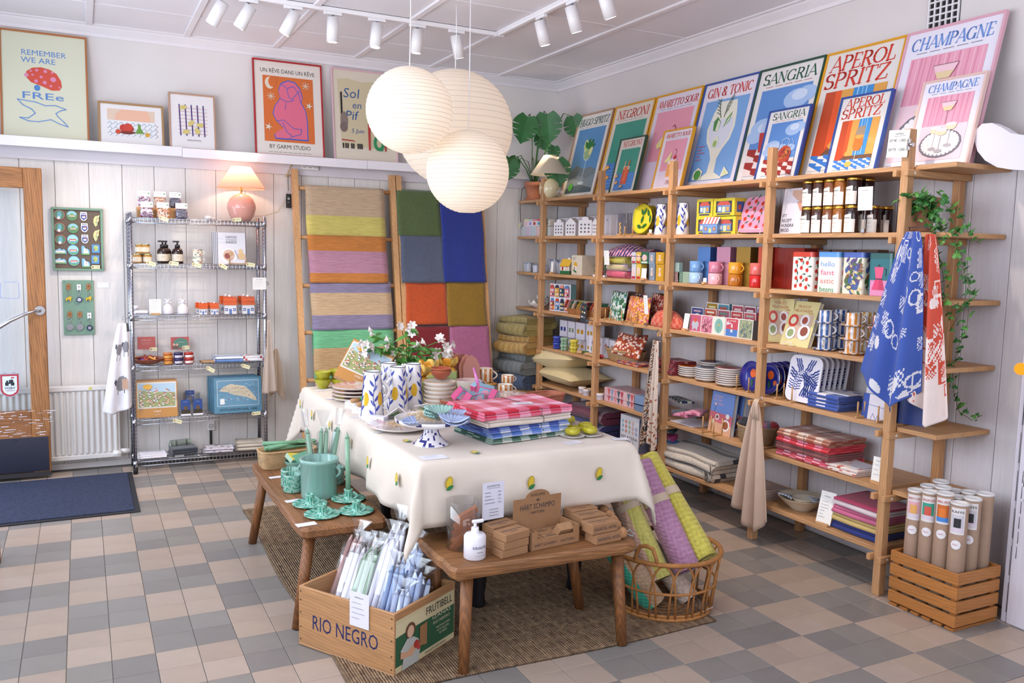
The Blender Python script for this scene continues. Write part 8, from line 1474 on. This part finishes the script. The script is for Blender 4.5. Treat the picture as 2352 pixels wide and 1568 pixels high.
for k,(px,py)in enumerate(((1305,975),(1345,990),(1315,1003),(1355,1000),(1300,995))):
 if k<4:b=MB();b.lathe([(.03,0),(.055,.006),(.062,.012),(.05,.009),(0,.007)],26,'d8d2ce',rf=wv);b.obj('small_plate','gloss',None,'small pale wavy plate under a yellow ring cup, %s'%['hindmost','inner','outer','foremost'][k],'plate','small wavy plates',loc=B(px,py))
for k,(px,py,dz)in enumerate(((1305,975,.012),(1345,990,.012),(1315,1003,.012),(1355,1000,.012),(1298,985,.0),(1298,985,.032),(1326,992,0))):b=MB();b.at(B(px,py,dz));b.lathe([(.018,0),(.032,.004),(.036,.016),(.03,.028),(.022,.03),(.016,.024),(.012,.01),(0,.008)],22,'b8ae26',rf=wv);b.obj('ring_cup','gloss',None,'glossy mustard egg cup ring, %s'%['on the hindmost plate','on the inner plate','on the outer plate','on the foremost plate','stacked below beside the cloths','stacked above beside the cloths','standing on the cloth'][k],'egg cup','mustard egg cups')
for k,(px,py,w_,h,r_,lb)in enumerate(((995,1050,.11,.07,0,'before the cake stand'),(1315,1016,.09,.06,.1,'before the egg cups'),(1425,1008,.08,.045,-.1,'at the table corner'),(872,992,.055,.035,.3,'beside the lone jug'),(815,957,.05,.03,.3,'before the white cartons'),(742,896,.1,.05,.1,'before the lime bowls'),(765,915,.08,.04,.2,'beside the splattered plates'))):b=MB();b.at(B(px,py),(0,0,r_));card(b,w_,h,'e8e6ec',k,4,(0,-h/2,.001),(1,0,0),(0,1,0));b.obj('price_card','paper',None,'white handwritten price card lying %s'%lb,'price card','cards lying on the table')
# ======= floor textiles
b=MB();n_=60
b.grid(lambda u,v:(.90+1.6*u+.012*math.sin(v*9),-2.5+2.37*v+.01*math.sin(u*7),.009+.0015*math.sin(u*300)),80,60,'9a7c5e',cf=lambda u,v:['9c7f62','8a6d52','a88a6a','94765a'][(int(u*80)*3+int(v*60)*(int(u*80)%2))%4],thick=.008);b.obj('jute_rug','jute',None,'coarse brown jute rug under the display table and benches','rug')
dm=T('doormat','dark blue grey entrance mat with rubber border before the radiator','mat',(-.3,.56,0));b=MB();b.box(-.75,.66,-.49,.47,.0,.008,'20222a',.003);b.obj('border','matte',dm);b=MB();b.box(-.72,.63,-.46,.44,.0075,.013,'333c58',.002);b.obj('pile','carpet',dm)
# ======= benches
def bench(label,x0,x1,y0,y1,z,th,legs,c,rx):
 t=T('wooden_bench',label,'bench',((x0+x1)/2,(y0+y1)/2,0));hx,hy=(x1-x0)/2,(y1-y0)/2;b=MB();N=14;rr=random.Random(int(hx*1000));L=[]
 for k in range(N):L.append((-hx+2*hx*k/N,-hy+rr.uniform(-.004,.004)))
 for k in range(N):L.append((hx+rr.uniform(-.003,.003),-hy+2*hy*k/N))
 for k in range(N):L.append((hx-2*hx*k/N,hy+rr.uniform(-.004,.004)))
 for k in range(N):L.append((-hx+rr.uniform(-.003,.003),hy-2*hy*k/N))
 for i in(0,N,2*N,3*N):L[i]=(L[i][0]*.975,L[i][1]*.975)
 K=len(L);rings=[b.p(*[(x*s,y*s,q)for x,y in L])for s,q in((.97,z-th),(1,z-th+.012),(1.005,z-.012),(.98,z))]
 for a in range(3):b.strip(rings[a],rings[a+1],K,c,False)
 b.face([rings[3]+k for k in range(K)],c);b.face([rings[0]+k for k in range(K)][::-1],c);b.obj('seat','oldwood_'+rx,t)
 for(a,e),(fx,fy)in legs:b=MB();b.cyl((a*hx,e*hy,z-th+.005),(fx-t.location.x,fy-t.location.y,0),.026,.022,8,'8a5830');b.obj('leg','oldwood_z',t)
BZ=.42
bench('low worn wooden bench holding green candles and mugs',.865,1.238,-1.84,-.655,BZ,.05,(((-.7,-.85),(.845,-1.84)),((-.7,.85),(.86,-.72)),((.7,-.85),(1.25,-1.84)),((.7,.85),(1.25,-.72))),'94643e','y')
bench('low worn wooden bench holding soap and shampoo boxes',1.265,2.075,-2.49,-2.08,BZ,.05,(((-.8,-.7),(1.32,-2.47)),((.85,-.7),(2.0,-2.51)),((.7,.7),(2.02,-2.15)),((-.8,.7),(1.32,-2.12))),'98683f','x')
def G(px,py,dz=0):q=on(px,py,BZ+.0005);q.z+=dz;return q
def bcard(px,py,w_,h,r_,lb,k):b=MB();b.at(G(px,py),(0,0,r_));card(b,w_,h,'e6e4ec',k,3,(0,-h/2,.001),(1,0,0),(0,1,0));b.obj('price_card','paper',None,'white price card lying %s'%lb,'price card','cards lying on the green bench')
bcard(632,1096,.06,.035,.1,'beside the straw basket',1);bcard(673,1150,.07,.04,.1,'beside the candle holders',2);bcard(703,1204,.085,.045,.1,'at the bench corner',3)
basket('oblong straw basket of green wooden servers on the bench',G(660,1068),.1,.30,.15,.09,'b8966c',1.1)
for k in range(7):
 b=MB();a=.3*math.sin(k*2.1);b.at(G(655+3*k,1060,.075+.012*(k%3)),(0,.05,.1+a));b.cyl((-.13,0,0),(.06,0,.01),.011,.009,8,'6f9f7c');b.grid(lambda u,v:(.05+.075*u,(v-.5)*.08*math.sin(PI*(.15+.75*u)),.014+.02*u*abs(v-.5)+.002*math.cos(v*40)),8,14,'6a9c7a',thick=.004);b.obj('salad_server','satin',None,'green wooden server with fan end in the straw basket, %s'%['first','second','third','fourth','fifth','sixth','seventh'][k],'utensil','green servers in the straw basket')
cgs,cg2='7fa89a','3f8a72'
def gsp(k,j):return cg2 if random.Random(k*1013+j*9173).random()<.32 else '86b0a2'
def gmug(px,py,lb,hd=-.3):b=MB();r,h=.047,.085;b.lathe([(r*.9,0)]+[(r,h*q/15)for q in range(1,15)]+[(r*.98,h),(r*.9,h),(r*.88,h*.1),(0,h*.08)],44,'86b0a2',cf=gsp);b.tube([((r+.026*math.sin(PI*q/8))*math.cos(hd),(r+.026*math.sin(PI*q/8))*math.sin(hd),h*(.82-.6*q/8))for q in range(9)],.006,7,'7aa898');b.obj('speckled_mug','gloss',None,lb,'mug','green speckled mugs',loc=G(px,py))
gmug(674,1128,'green speckled mug standing at the bench edge');gmug(668,1116,'green speckled mug behind the first');gmug(710,1096,'green speckled mug half behind the crock');gmug(768,1110,'green speckled mug beyond the crock',.2);gmug(768,1092,'green speckled mug furthest beyond the crock',.2)
bowl(G(685,1082),.07,.06,'6f9a8c','green bowl holding soap cartons beside the crock',None)
for k in range(2):b=MB();b.at(G(680+14*k,1078,.06),(.5,.2-.3*k,.5));b.box(-.05,.05,-.03,.03,-.012,.012,['a8c4ac','5f9a80'][k],.001,cols={1:'d8c84a'}if k==0 else None);b.obj('lemon_soap_box','paper',None,['pale green lemon soap box in the green bowl','dark green soap box in the green bowl'][k],'box')
cr=T('green_crock','large pale green ceramic crock with small handles','crock',G(733,1138));b=MB();b.lathe([(.08,0),(.083,.006),(.085,.16),(.09,.164),(.091,.178),(.086,.182),(.076,.178),(.074,.02),(0,.018)],34,'84aca2');b.obj('body','gloss',cr)
for s in(1,-1):b=MB();b.tube([(s*(.082+.02*math.sin(PI*k/8))*.8,-s*(.082+.02*math.sin(PI*k/8))*.6-.0,.145-.05*k/8)for k in range(9)],.007,8,'84aca2');b.obj('handle','gloss',cr)
def candle(b,p0,p1,r,c):b.cyl(p0,V(p0).lerp(V(p1),.92),r,r*.92,10,c,caps=True);b.cyl(V(p0).lerp(V(p1),.92),p1,r*.92,r*.25,10,c)
def cpack(p,dirv,ln,c,lb,n_=2,r=.0115,grp='cellophane candle packs',ex=.14):
 d_=V(dirv).normalized();s_=d_.cross(V((0,0,1)));s_=s_.normalized()if s_.length>.05 else V((1,0,0));u_=s_.cross(d_);t=T('candle_pack',lb,'candle',p,group=grp)
 for k in range(n_):b=MB();o_=s_*(k-(n_-1)/2)*r*2.3;candle(b,o_,o_*.9+d_*ln,r,c);b.obj('candle','wax',t)
 b=MB();w_=r*(n_+.9);seg=[(0,w_,r*1.5),(.5,w_*1.02,r*1.6),(.9,w_,r*1.5),(.985,r*.5,r*.5),(1.0,r*.45,r*.45),(1.03,w_*.5,r),(1+ex,w_*1.25,r*1.3)];rings=[];rr=random.Random(int(p[0]*9999))
 for q,a,e in seg:rings.append(b.p(*[d_*ln*q*1.02+s_*a*math.cos(j*PI/6)*rr.uniform(.85,1.15)+u_*e*math.sin(j*PI/6)*rr.uniform(.7,1.3)for j in range(12)]))
 for k in range(len(seg)-1):b.strip(rings[k],rings[k+1],12,'ffffff',False)
 b.obj('cellophane','film',t);b=MB();b.tube([d_*ln*1.007+(s_*math.cos(j*PI/4)+u_*math.sin(j*PI/4))*r*.62 for j in range(8)],.0018,5,'eeeeee',closed=True);b.obj('tie','satin',t)
for k,(px,py,dv,lb)in enumerate(((722,1125,(-.12,.02,1),'cellophane pack of green candles in the crock, beside its rim'),(738,1125,(.05,0,1),'cellophane pack of green candles in the middle of the crock'),(752,1122,(.2,.03,1),'cellophane pack of green candles leaning outward in the crock'))):cpack(G(px,py,.03),dv,.27,'83ab90',lb,2,.0115,'green candle packs in the crock',.3)
def holder(px,py,lb,taper=False):
 t=T('candle_holder',lb,'candle holder',G(px,py),group='green chamber candle holders');f=lambda k,j:'2f8a76' if random.Random(k*1019+j*9181).random()<.35 else '8fc0ae';b=MB();b.lathe([(.05,0),(.07,.004),(.078,.01),(.076,.013),(.06,.009),(.045,.008),(.03,.008),(.022,.012),(.0185,.02),(.018,.04),(.021,.05),(.02,.053),(.013,.052),(0,.03)],34,'8fc0ae',cf=f);b.obj('dish','gloss',t)
 b=MB();b.tube([(.018+.018*math.sin(PI*k/8),-.012-.01*math.sin(PI*k/8),.04-.032*k/8)for k in range(9)],.0048,7,'7fb4a4');b.obj('handle','gloss',t)
 if taper:b=MB();candle(b,(0,0,.035),(-.006,.0,.31),.012,'83ab90');b.cyl((-.006,0,.31),(-.007,0,.32),.001,.001,5,'3a3a34');b.obj('taper_candle','wax',None,'sage green taper candle standing unlit in its chamber holder','candle',loc=t.location)
holder(800,1148,'green speckled chamber holder with a tall taper candle',True);holder(712,1160,'green speckled chamber holder beside a price card');holder(740,1184,'green speckled chamber holder at the bench end, beside the corner card');holder(818,1176,'green speckled chamber holder at the bench end, under the cloth')
# ---- soap bench
jr=T('glass_jar','tall clear glass cylinder holding wooden clay bars','jar',G(1062,1256));b=MB();b.lathe([(.06,0),(.064,.003),(.065,.19),(.062,.19),(.061,.008),(0,.008)],32,'ffffff');b.obj('glass','glass',jr)
for k in range(5):b=MB();b.at(G(1058+3*k,1258,.03+.026*k),(0,-.75+.06*k,-.3));b.box(-.05,.05,-.016,.016,-.01,.012,['a8633e','b87048','9c5836'][k%3],.002);b.obj('wood_bar','clay',None,'reddish cedar bar inside the glass jar, %s upward'%['bottom','second','third','fourth','top'][k],'block','cedar bars in the jar')
tag(G(1078,1212,.06),(0,-.1,0),'beige tag hanging inside the glass jar',.05,'d8c4a0','tags on the soap bench')
pb=T('pump_bottle','white round soap pump bottle lettered in navy','bottle',G(1090,1280));b=MB();b.lathe([(.038,0),(.042,.004),(.042,.085),(.036,.094),(.016,.097),(.015,.105),(0,.105)],28,'e4e2ea');b.obj('bottle','satin',pb);b=MB();b.cyl((0,0,.097),(0,0,.118),.015,.014,14,'eceaf0');b.cyl((0,0,.118),(0,0,.136),.006,.006,8,'eceaf0');b.box(-.012,.034,-.007,.007,.134,.146,'eceaf0',.003);b.obj('pump','satin',pb)
b=MB();d=Dr(b,(.004,-.0425,0),(1,0,0),(0,0,1));d.text('SKÄRGÅRDSTVÅL',0,.045,.06,.011,'2c3c6c',bold=.02);d.text('- HAVTORN -',0,.03,.03,.005,'2c3c6c');d.scrawl(-.02,.02,.04,.003,'7a86a8',2)
for i,q in enumerate(b.v):a=q.x/.0427;b.v[i]=V((.0427*math.sin(a),-.0427*math.cos(a),q.z))
b.obj('lettering','paper',pb)
def bar(p,rz,w_,dp,h,lb,txt=True,two=None,grp='kraft soap bars',name='soap_bar'):
 t=T(name,lb,'soap',p,rz,grp);b=MB();b.box(-w_/2,w_/2,-dp/2,dp/2,0,h,'9c7350',.002);b.obj('wrapper','kraft',t);b=MB();d=Dr(b,(0,0,h),(1,0,0),(0,1,0));d.text('SKÄRGÅRDSTVÅL',0,-dp*.05,w_*.8,.011,'2c2c3c');d.text('HAVTORN',0,-dp*.25,w_*.3,.006,'2c2c3c')
 if two:d=Dr(b,(0,-dp/2,h*.35),(1,0,0),(0,0,1));d.text(two,0,0,w_*.85,h*.32,'2c2c3c')
 b.obj('lettering','paper',t)
for k in range(3):bar(G(1172,1272-0,.031*k)+V((.004*k,.01,0)),.18+.05*k,.125,.075,.03,'kraft wrapped soap bar, %s of the front stack'%['bottom','middle','top'][k]);bar(G(1150,1254,.031*k)+V((0,.012,0)),.18+.04*k,.125,.07,.03,'kraft wrapped soap bar, %s of the rear stack'%['bottom','middle','top'][k])
for k,(px,py,dz)in enumerate(((1385,1240,0),(1376,1240,.041),(1366,1222,0),(1352,1222,.041),(1345,1206,0),(1332,1206,.041))):bar(G(px,py,dz)+V((0,.0,0)),.1,.13,.075,.04,'long kraft soap carton, %s %s'%(['front','front','middle','middle','rear','rear'][k],['bottom','top'][k%2]),two='SKÄRGÅRDSTVÅL - HAVTORN',grp='long kraft soap cartons',name='soap_carton')
dx_=T('display_box','kraft counter display box lettered hårt schampo with raised back card','box',G(1262,1250)+V((0,.03,0)),.12);kc='9c7350';b=MB();w_,dp=.235,.13
for q in((-w_/2,w_/2,-dp/2,dp/2,0,.004),(-w_/2,-w_/2+.003,-dp/2,dp/2,0,.075),(w_/2-.003,w_/2,-dp/2,dp/2,0,.075),(-w_/2,w_/2,-dp/2,-dp/2+.003,0,.045),(-w_/2,-w_/2+.03,-dp/2,-dp/2+.003,.045,.075),(w_/2-.03,w_/2,-dp/2,-dp/2+.003,.045,.075)):b.box(*q,kc)
b.obj('tray','kraft',dx_);b=MB();b.at((0,dp/2,0),(PI/2,0,0));b.prism([(-w_/2,0),(w_/2,0),(w_/2,.17)]+[(.06*math.cos(a),.17+.03*math.sin(a))for a in[PI*k/10 for k in range(11)]]+[(-w_/2,.17)],0,.003,kc);b.obj('back_card','kraft',dx_);b=MB();d=Dr(b,(0,dp/2-.003,0),(1,0,0),(0,0,1));d.text('HÅRT SCHAMPO',0,.122,.17,.022,'262a36',bold=.01);d.text('- HAVTORN -',0,.103,.08,.011,'262a36');d.text('SKÄRGÅRD',0,.175,.07,.011,'4a4238');d.disc(0,.158,.008,'5a4a3a',.006);b.obj('lettering','paper',dx_);b=MB();d=Dr(b,(0,-dp/2,.016),(1,0,0),(0,0,1));d.text('HÅRT SCHAMPO  - HAVTORN -',0,0,.2,.011,'262a36');b.obj('lettering','paper',dx_)
for k in range(7):
 x,y=[(-.075,-.03),(0,-.03),(.07,-.03),(-.075,.03),(0,.03),(.07,.03),(.06,-.045)][k];q=M.Rotation(.12,3,'Z')@V((x,y,.0045+(.035 if k==6 else 0)));t=T('shampoo_bar','small kraft shampoo bar carton in the display box, %s'%['front first','front middle','front end','rear first','rear middle','rear end','tilted on top'][k],'soap',V(dx_.location)+q,rot=(-.9 if k==6 else 0,0,.12),group='small shampoo cartons');b=MB();b.box(-.033,.033,-.027,.027,0,.034,'a37a56',.001);b.obj('carton','kraft',t);b=MB();d=Dr(b,(0,0,.034),(1,0,0),(0,1,0));d.text('HÅRT',0,.004,.03,.01,'262a36',bold=.01);d.text('SCHAMPO',0,-.01,.05,.01,'262a36',bold=.01);b.obj('lettering','paper',t)
cb_=T('cork_trivet','string of cork balls with grey rope loop at the bench end','trivet',G(1425,1238))
for k,(px,py)in enumerate(((1428,1236),(1414,1218),(1408,1208),(1400,1196),(1386,1184))):b=MB();q=G(px,py)-cb_.location;b.ball((q.x,q.y,.024),.024,16,'b08058');b.obj('cork_ball','cork',cb_)
b=MB();b.tube([(.022,0,.026),(.05,.01,.03),(.065,.0,.015),(.05,-.012,.01),(.022,0,.022)],.003,6,'9a9a98');b.obj('rope_loop','cloth',cb_)
sg=T('sign_stand','white handwritten price sheet on a dark stand behind the soap bars','price card',G(1131,1248));b=MB();d=card(b,.1,.15,'dcdcea',21,0,(.0,0,.1),(1,.12,0),(0,0,1),False);d.text('SKÄRGÅRDSTVÅL',0,.13,.06,.008,'44444c');d.line([(-.03,.125),(.03,.125)],.001,'44444c')
for k in range(4):d.scrawl(-.04,.108-.014*k,[.03,.032,.045,.05][k],.006,'44444c',k);d.text(['139 -','139 -','115 -','275 -'][k],.03,.106-.014*k,.018,.006,'44444c')
for k in range(3):d.scrawl(-.02,.04-.012*k,.045,.006,'44444c',k+9)
b.obj('card','paper',sg);b=MB();b.box(-.02,.02,-.004,.02,0,.02,'1c1c20',.002);b.cyl((0,.006,.02),(0,.006,.16),.003,.003,6,'1c1c20');b.obj('foot','black_metal',sg)
# ======= fruit crate with candle packs
ux,uy=V((math.cos(R(-58)),math.sin(R(-58)),0)),V((math.cos(R(32)),math.sin(R(32)),0));B0=V((1.075,-2.394,0));LB,WB,HB=.483,.385,.245
fc=T('fruit_crate','old pine fruit crate stencilled rio negro with a green frutibell label','crate',B0,R(-58));cc='b98a5e'
for nm,q,m_ in(('side',(-LB,0,0,.012,.012,HB),'x'),('side',(-LB,0,WB-.012,WB,.012,HB),'x'),('end',(-.014,0,.012,WB-.012,.012,HB),'y'),('end',(-LB,-LB+.014,.012,WB-.012,.012,HB),'y'),('bottom',(-LB,0,0,WB,.003,.012),'x')):b=MB();b.box(*q,cc,.002);b.obj(nm,'pine_'+m_,fc)
for x in(-LB+.012,-.012):
 for z in(.03,.08,.14,.19,.225):b=MB();b.cyl((x,0,z),(x,-.0012,z),.0028,.0028,6,'2a211c');b.obj('nail','black_metal',fc)
b=MB();d=Dr(b,(-LB/2,0,.085),(1,0,0),(0,0,1));d.text('RIO NEGRO',.0,0,.33,.058,'1a2258',bold=.03);b.obj('stencil_lettering','paper',fc)
b=MB();d=Dr(b,(0,WB/2,0),(0,1,0),(0,0,1));d.rect(-.185,.012,.185,.215,'cfc29a').rect(-.185,.035,.185,.155,'2c5a3c').poly([(-.185,.15),(-.08,.155),(0,.16),(-.02,.2),(-.185,.2)],'d6caa2');d.text('FRUTIBELL',.085,.172,.17,.03,'1c1c1c',bold=.03);d.text('IZANAS',.1,.14,.12,.016,'d8d0b0');d.text('RIO NEGRO',.1,.118,.11,.012,'d8d0b0')
for k,t_ in enumerate(('FRUTICULTORES','ALTO VALLE DEL','RIO NEGRO')):d.text(t_,.11,.095-.014*k,[.09,.08,.05][k],.008,'d8d0b0')
d.text('CIPOLLETTI (RIO NEGRO)',.06,.02,.14,.008,'3a3a30');d.poly([(-.15,.012),(-.14,.07),(-.16,.09),(-.12,.125),(-.08,.12),(-.05,.1),(-.04,.06),(-.05,.012)],'b8bab4').disc(-.1,.152,.03,'6a4630',.03).disc(-.1,.147,.02,'d8b094',.024).poly([(-.16,.06),(-.09,.05),(-.05,.08),(-.06,.1),(-.12,.075),(-.16,.085)],'d0a080').disc(-.065,.085,.016,'a8342c').disc(-.05,.072,.014,'b8403a').poly([(-.045,.07),(.0,.06),(.0,.15),(-.045,.145)],'9a7048');b.obj('paper_label','paper',fc)
cs=[('d0a8a4','pale rose',.42),('d8d4dc','white',.40),('d4d0da','off white',.36),('7f9a80','sage green',.40),('88a288','pale green',.34),('e0e0ec','tall white',.5),('8fa6d0','light blue',.36),('a8bade','ice blue',.34),('7f98c8','mid blue',.42),('b8c4e0','pale ice blue',.28)]
cs+=[('d4d0dc','second white',.36),('90aa90','second sage',.38),('dcdcea','second tall white',.46),('9cb0dc','second light blue',.38),('a4b6e0','second ice blue',.3)];sl_=[(-.43,.10),(-.36,.05),(-.36,.13),(-.28,.08),(-.28,.16),(-.2,.10),(-.12,.05),(-.06,.10),(-.12,.16),(-.06,.05),(-.43,.17),(-.29,.04),(-.2,.04),(-.13,.11),(-.06,.15)]
for k,((c,nm,ln),(a,e))in enumerate(zip(cs,sl_)):cpack(B0+ux*a+uy*max(.04,e-.012)+V((0,0,.018)),ux*-.03+uy*(.5-.02*(k%10))+V((0,0,.85)),ln*.98,c,'cellophane pack of %s taper candles in the fruit crate'%nm,3,.0125,'candle packs in the fruit crate')
b=MB();b.at(B0+ux*-.165+uy*-.004,(0,0,R(-58)));card(b,.095,.135,'e0deee',17,4,(0,0,.155),(1,0,0),(0,0,1));b.obj('price_card','paper',None,'white price card tied to the crate edge with twine','price card')
# ======= rattan basket with rolled rugs
C0=V((2.40,-2.24,0));rt=T('rattan_basket','open looped rattan basket with two small handles','basket',C0);rc='a8713c';RH,R0_,R1_=.27,.215,.25
def circ(r,z,n=36):return[(r*math.cos(2*PI*k/n),r*math.sin(2*PI*k/n),z)for k in range(n)]
for r,z,th in((R0_,.016,.009),(R1_,RH,.0105),(R0_*.99,.03,.006),((R0_+R1_)/2,.135,.006)):b=MB();b.tube(circ(r,z),th,7,rc,closed=True);b.obj('hoop','wicker',rt)
for k in range(17):
 a0=2*PI*k/17;b=MB();pts=[]
 for j in range(13):t_=j/12;a=a0+.34*(t_-.5)*2*(.75+.25*math.sin(PI*t_));z=.02+(RH-.025)*math.sin(PI*t_)**.55;r=R0_+(R1_-R0_)*z/RH;pts.append((r*math.cos(a),r*math.sin(a),z))
 b.tube(pts,.0048,6,rc);b.obj('loop','wicker',rt)
for k in range(6):b=MB();b.tube(circ(.03+.033*k,.012,24),.0035,5,'8a5c34',closed=True);b.obj('base_ring','wicker',rt)
for s in(.6,3.75):b=MB();b.tube([(R1_*math.cos(s+.2*q),R1_*math.sin(s+.2*q),RH+.075*(1-q**4))for q in(-1,-.9,-.6,0,.6,.9,1)],.009,7,rc);b.obj('handle','wicker',rt)
def roll(p0,p1,r,cf,lb,spi,band=None):
 p0,p1=V(p0),V(p1);ax=(p1-p0);L_=ax.length;ax.normalize();u_=ax.orthogonal().normalized();w_=ax.cross(u_);b=MB();tt=T('rolled_rug',lb,'rug',p0,group='rolled rag rugs in the rattan basket')
 def fn(u,v):a=u*2*PI;rr_=r*(1+.02*math.sin(5*a));return ax*L_*v+(u_*math.cos(a)+w_*math.sin(a))*rr_
 b.grid(fn,26,46,'ffffff',cf=cf)
 for end in(0,1):
  for q in range(4):rr_=r*(1-q*.25);i=b.p(*[ax*(L_*end+(-1 if end==0 else 1)*.004*(q%2))+(u_*math.cos(j*PI/10)+w_*math.sin(j*PI/10))*rr_ for j in range(20)]);b.face([i+j for j in range(20)][::(1 if end else-1)],cf(.1,.02+.1*(q%2)))
 b.obj('rug','rugroll',tt)
 if band:b=MB();b.grid(lambda u,v:ax*L_*(band+.07*v)+(u_*math.cos(u*2*PI)+w_*math.sin(u*2*PI))*(r+.003),24,2,'cbb8a0');b.obj('paper_band','paper',tt)
roll(onx(1515,1330,2.40),ony(1425,1130,-1.98),.062,lambda u,v:'c9c268' if(int(u*26)%13<7)else 'd0aa94','yellow and pink rolled rug in the rattan basket',1,.78)
roll(onx(1580,1310,2.50),onx(1468,1065,2.44),.062,lambda u,v:'b888a8' if int(v*46)%2 else 'b07f9e','mauve rolled rug in the rattan basket',2,.6);roll(onx(1622,1285,2.60),onx(1486,1052,2.56),.058,lambda u,v:'cfc55a' if int(v*46)%2 else 'c4ba50','lemon yellow rolled rug in the rattan basket',3,.58);roll(onx(1500,1385,2.34),ony(1352,1165,-2.06),.06,lambda u,v:'3fa88c' if u<.55 else 'b89a7c','turquoise and beige rolled rug in the rattan basket',4);roll(onx(1585,1378,2.52),ony(1440,1190,-1.95),.05,lambda u,v:'5a1c28' if u<.4 else 'c9b4a4','wine and cream rolled rug low in the rattan basket',5)
tag(on(1610,1405,.03),(PI/2-.4,0,.3),'white care label hanging from the rattan basket',.08,'dcd4cc','tags on the rugs')
# ======= slatted crate with poster tubes
X0,X1,Y0,Y1=3.366,3.652,-2.993,-2.655;sc_=T('slatted_crate','pine slatted crate filled with cardboard poster tubes','crate',(X0,Y0,0));wx,wy_=X1-X0,Y1-Y0;oc='b5763c'
for k in range(4):
 z0=.018+.062*k
 for q,m_ in(((0,.012,0,wy_,z0,z0+.05),'y'),((wx-.012,wx,0,wy_,z0,z0+.05),'y'),((.012,wx-.012,0,.012,z0,z0+.05),'x'),((.012,wx-.012,wy_-.012,wy_,z0,z0+.05),'x')):b=MB();b.box(*q,oc,.002);b.obj('slat','pine_'+m_,sc_)
for x in(.012,wx-.036):
 for y in(.012,wy_-.036):b=MB();b.box(x,x+.024,y,y+.024,.012,.245,'a86c36',.002);b.obj('corner_post','pine_z',sc_)
for k in range(6):b=MB();y=.004+k*.057;b.box(0,wx,y,y+.042,0,.012,'a86c36',.001);b.obj('slat','pine_x',sc_)
def strips(d,x0,x1,f,c):
 for k in range(10):
  a,e=x0+(x1-x0)*k/10,x0+(x1-x0)*(k+1)/10;(p,q),(r,t_)=f(a),f(e);d.poly([(a,p),(e,r),(e,t_),(a,q)],c);d.l-=d.st
 d.up()
TD=[('VÅFFLA','ddd0d4','b08060'),('AMARETTO SOUR','e0a8b4','e0a860'),('NEGRONI','3c9a85','d0584a'),('APEROL SPRITZ','c86a34','e07a30'),('KAFFE','c8c4cc','2c2c30')];i=0
for a in range(4):
 for e in range(3):
  x,y=X0+.062+e*.082,Y0+.06+a*.072;h=.53+.012*((a*2+e)%3);nm=TD[[4,3,2,1,0][a]]if e==0 or(e==1 and a==0)else None
  t=T('poster_tube','brown cardboard poster tube '+('with a %s print%s'%(nm[0].lower(),' behind the front row' if e else '')if nm else 'without print in the %s row, %s from the post'%(['outer','middle','wall'][e],['fourth','third','second','first'][a])),'tube',(x,y,.0125),RZ_+.45,'cardboard poster tubes');b=MB();b.lathe([(.0,0),(.0355,.0),(.0355,h),(.034,h)],24,'a08470',caps=False);b.obj('tube','kraft',t);b=MB();b.lathe([(.0365,h-.006),(.037,h+.002),(.034,h+.004),(.033,h-.008),(0,h-.008)],24,'dedad8');b.obj('cap','satin',t)
  if nm:
   b=MB();d=Dr(b,(0,0,h-.13),(1,0,0),(0,0,1));strips(d,-.03,.03,lambda x:(0,.115),'e2dcdc');strips(d,-.025,.025,lambda x:(.01,.085),nm[1]);strips(d,-.025,.025,lambda x:(.01,.03),'4a86d0' if a==1 else 'd8ccd8');strips(d,-.014,.014,lambda x:(.03,.07),nm[2]);d.text(nm[0],0,.093,.05,.011,'c03a34' if a else '2a2a2a');strips(d,-.02,.02,lambda x:(-.045-math.sqrt(max(0,.0004-x*x)),-.045+math.sqrt(max(0,.0004-x*x))),'e6e2e6');d.scrawl(-.012,-.046,.024,.01,'b04a5a',a)
   for q,vv in enumerate(b.v):an=vv.x/.036;rr_=.036-vv.y;b.v[q]=V((rr_*math.sin(an),-rr_*math.cos(an),vv.z))
   b.obj('print','paper',t)
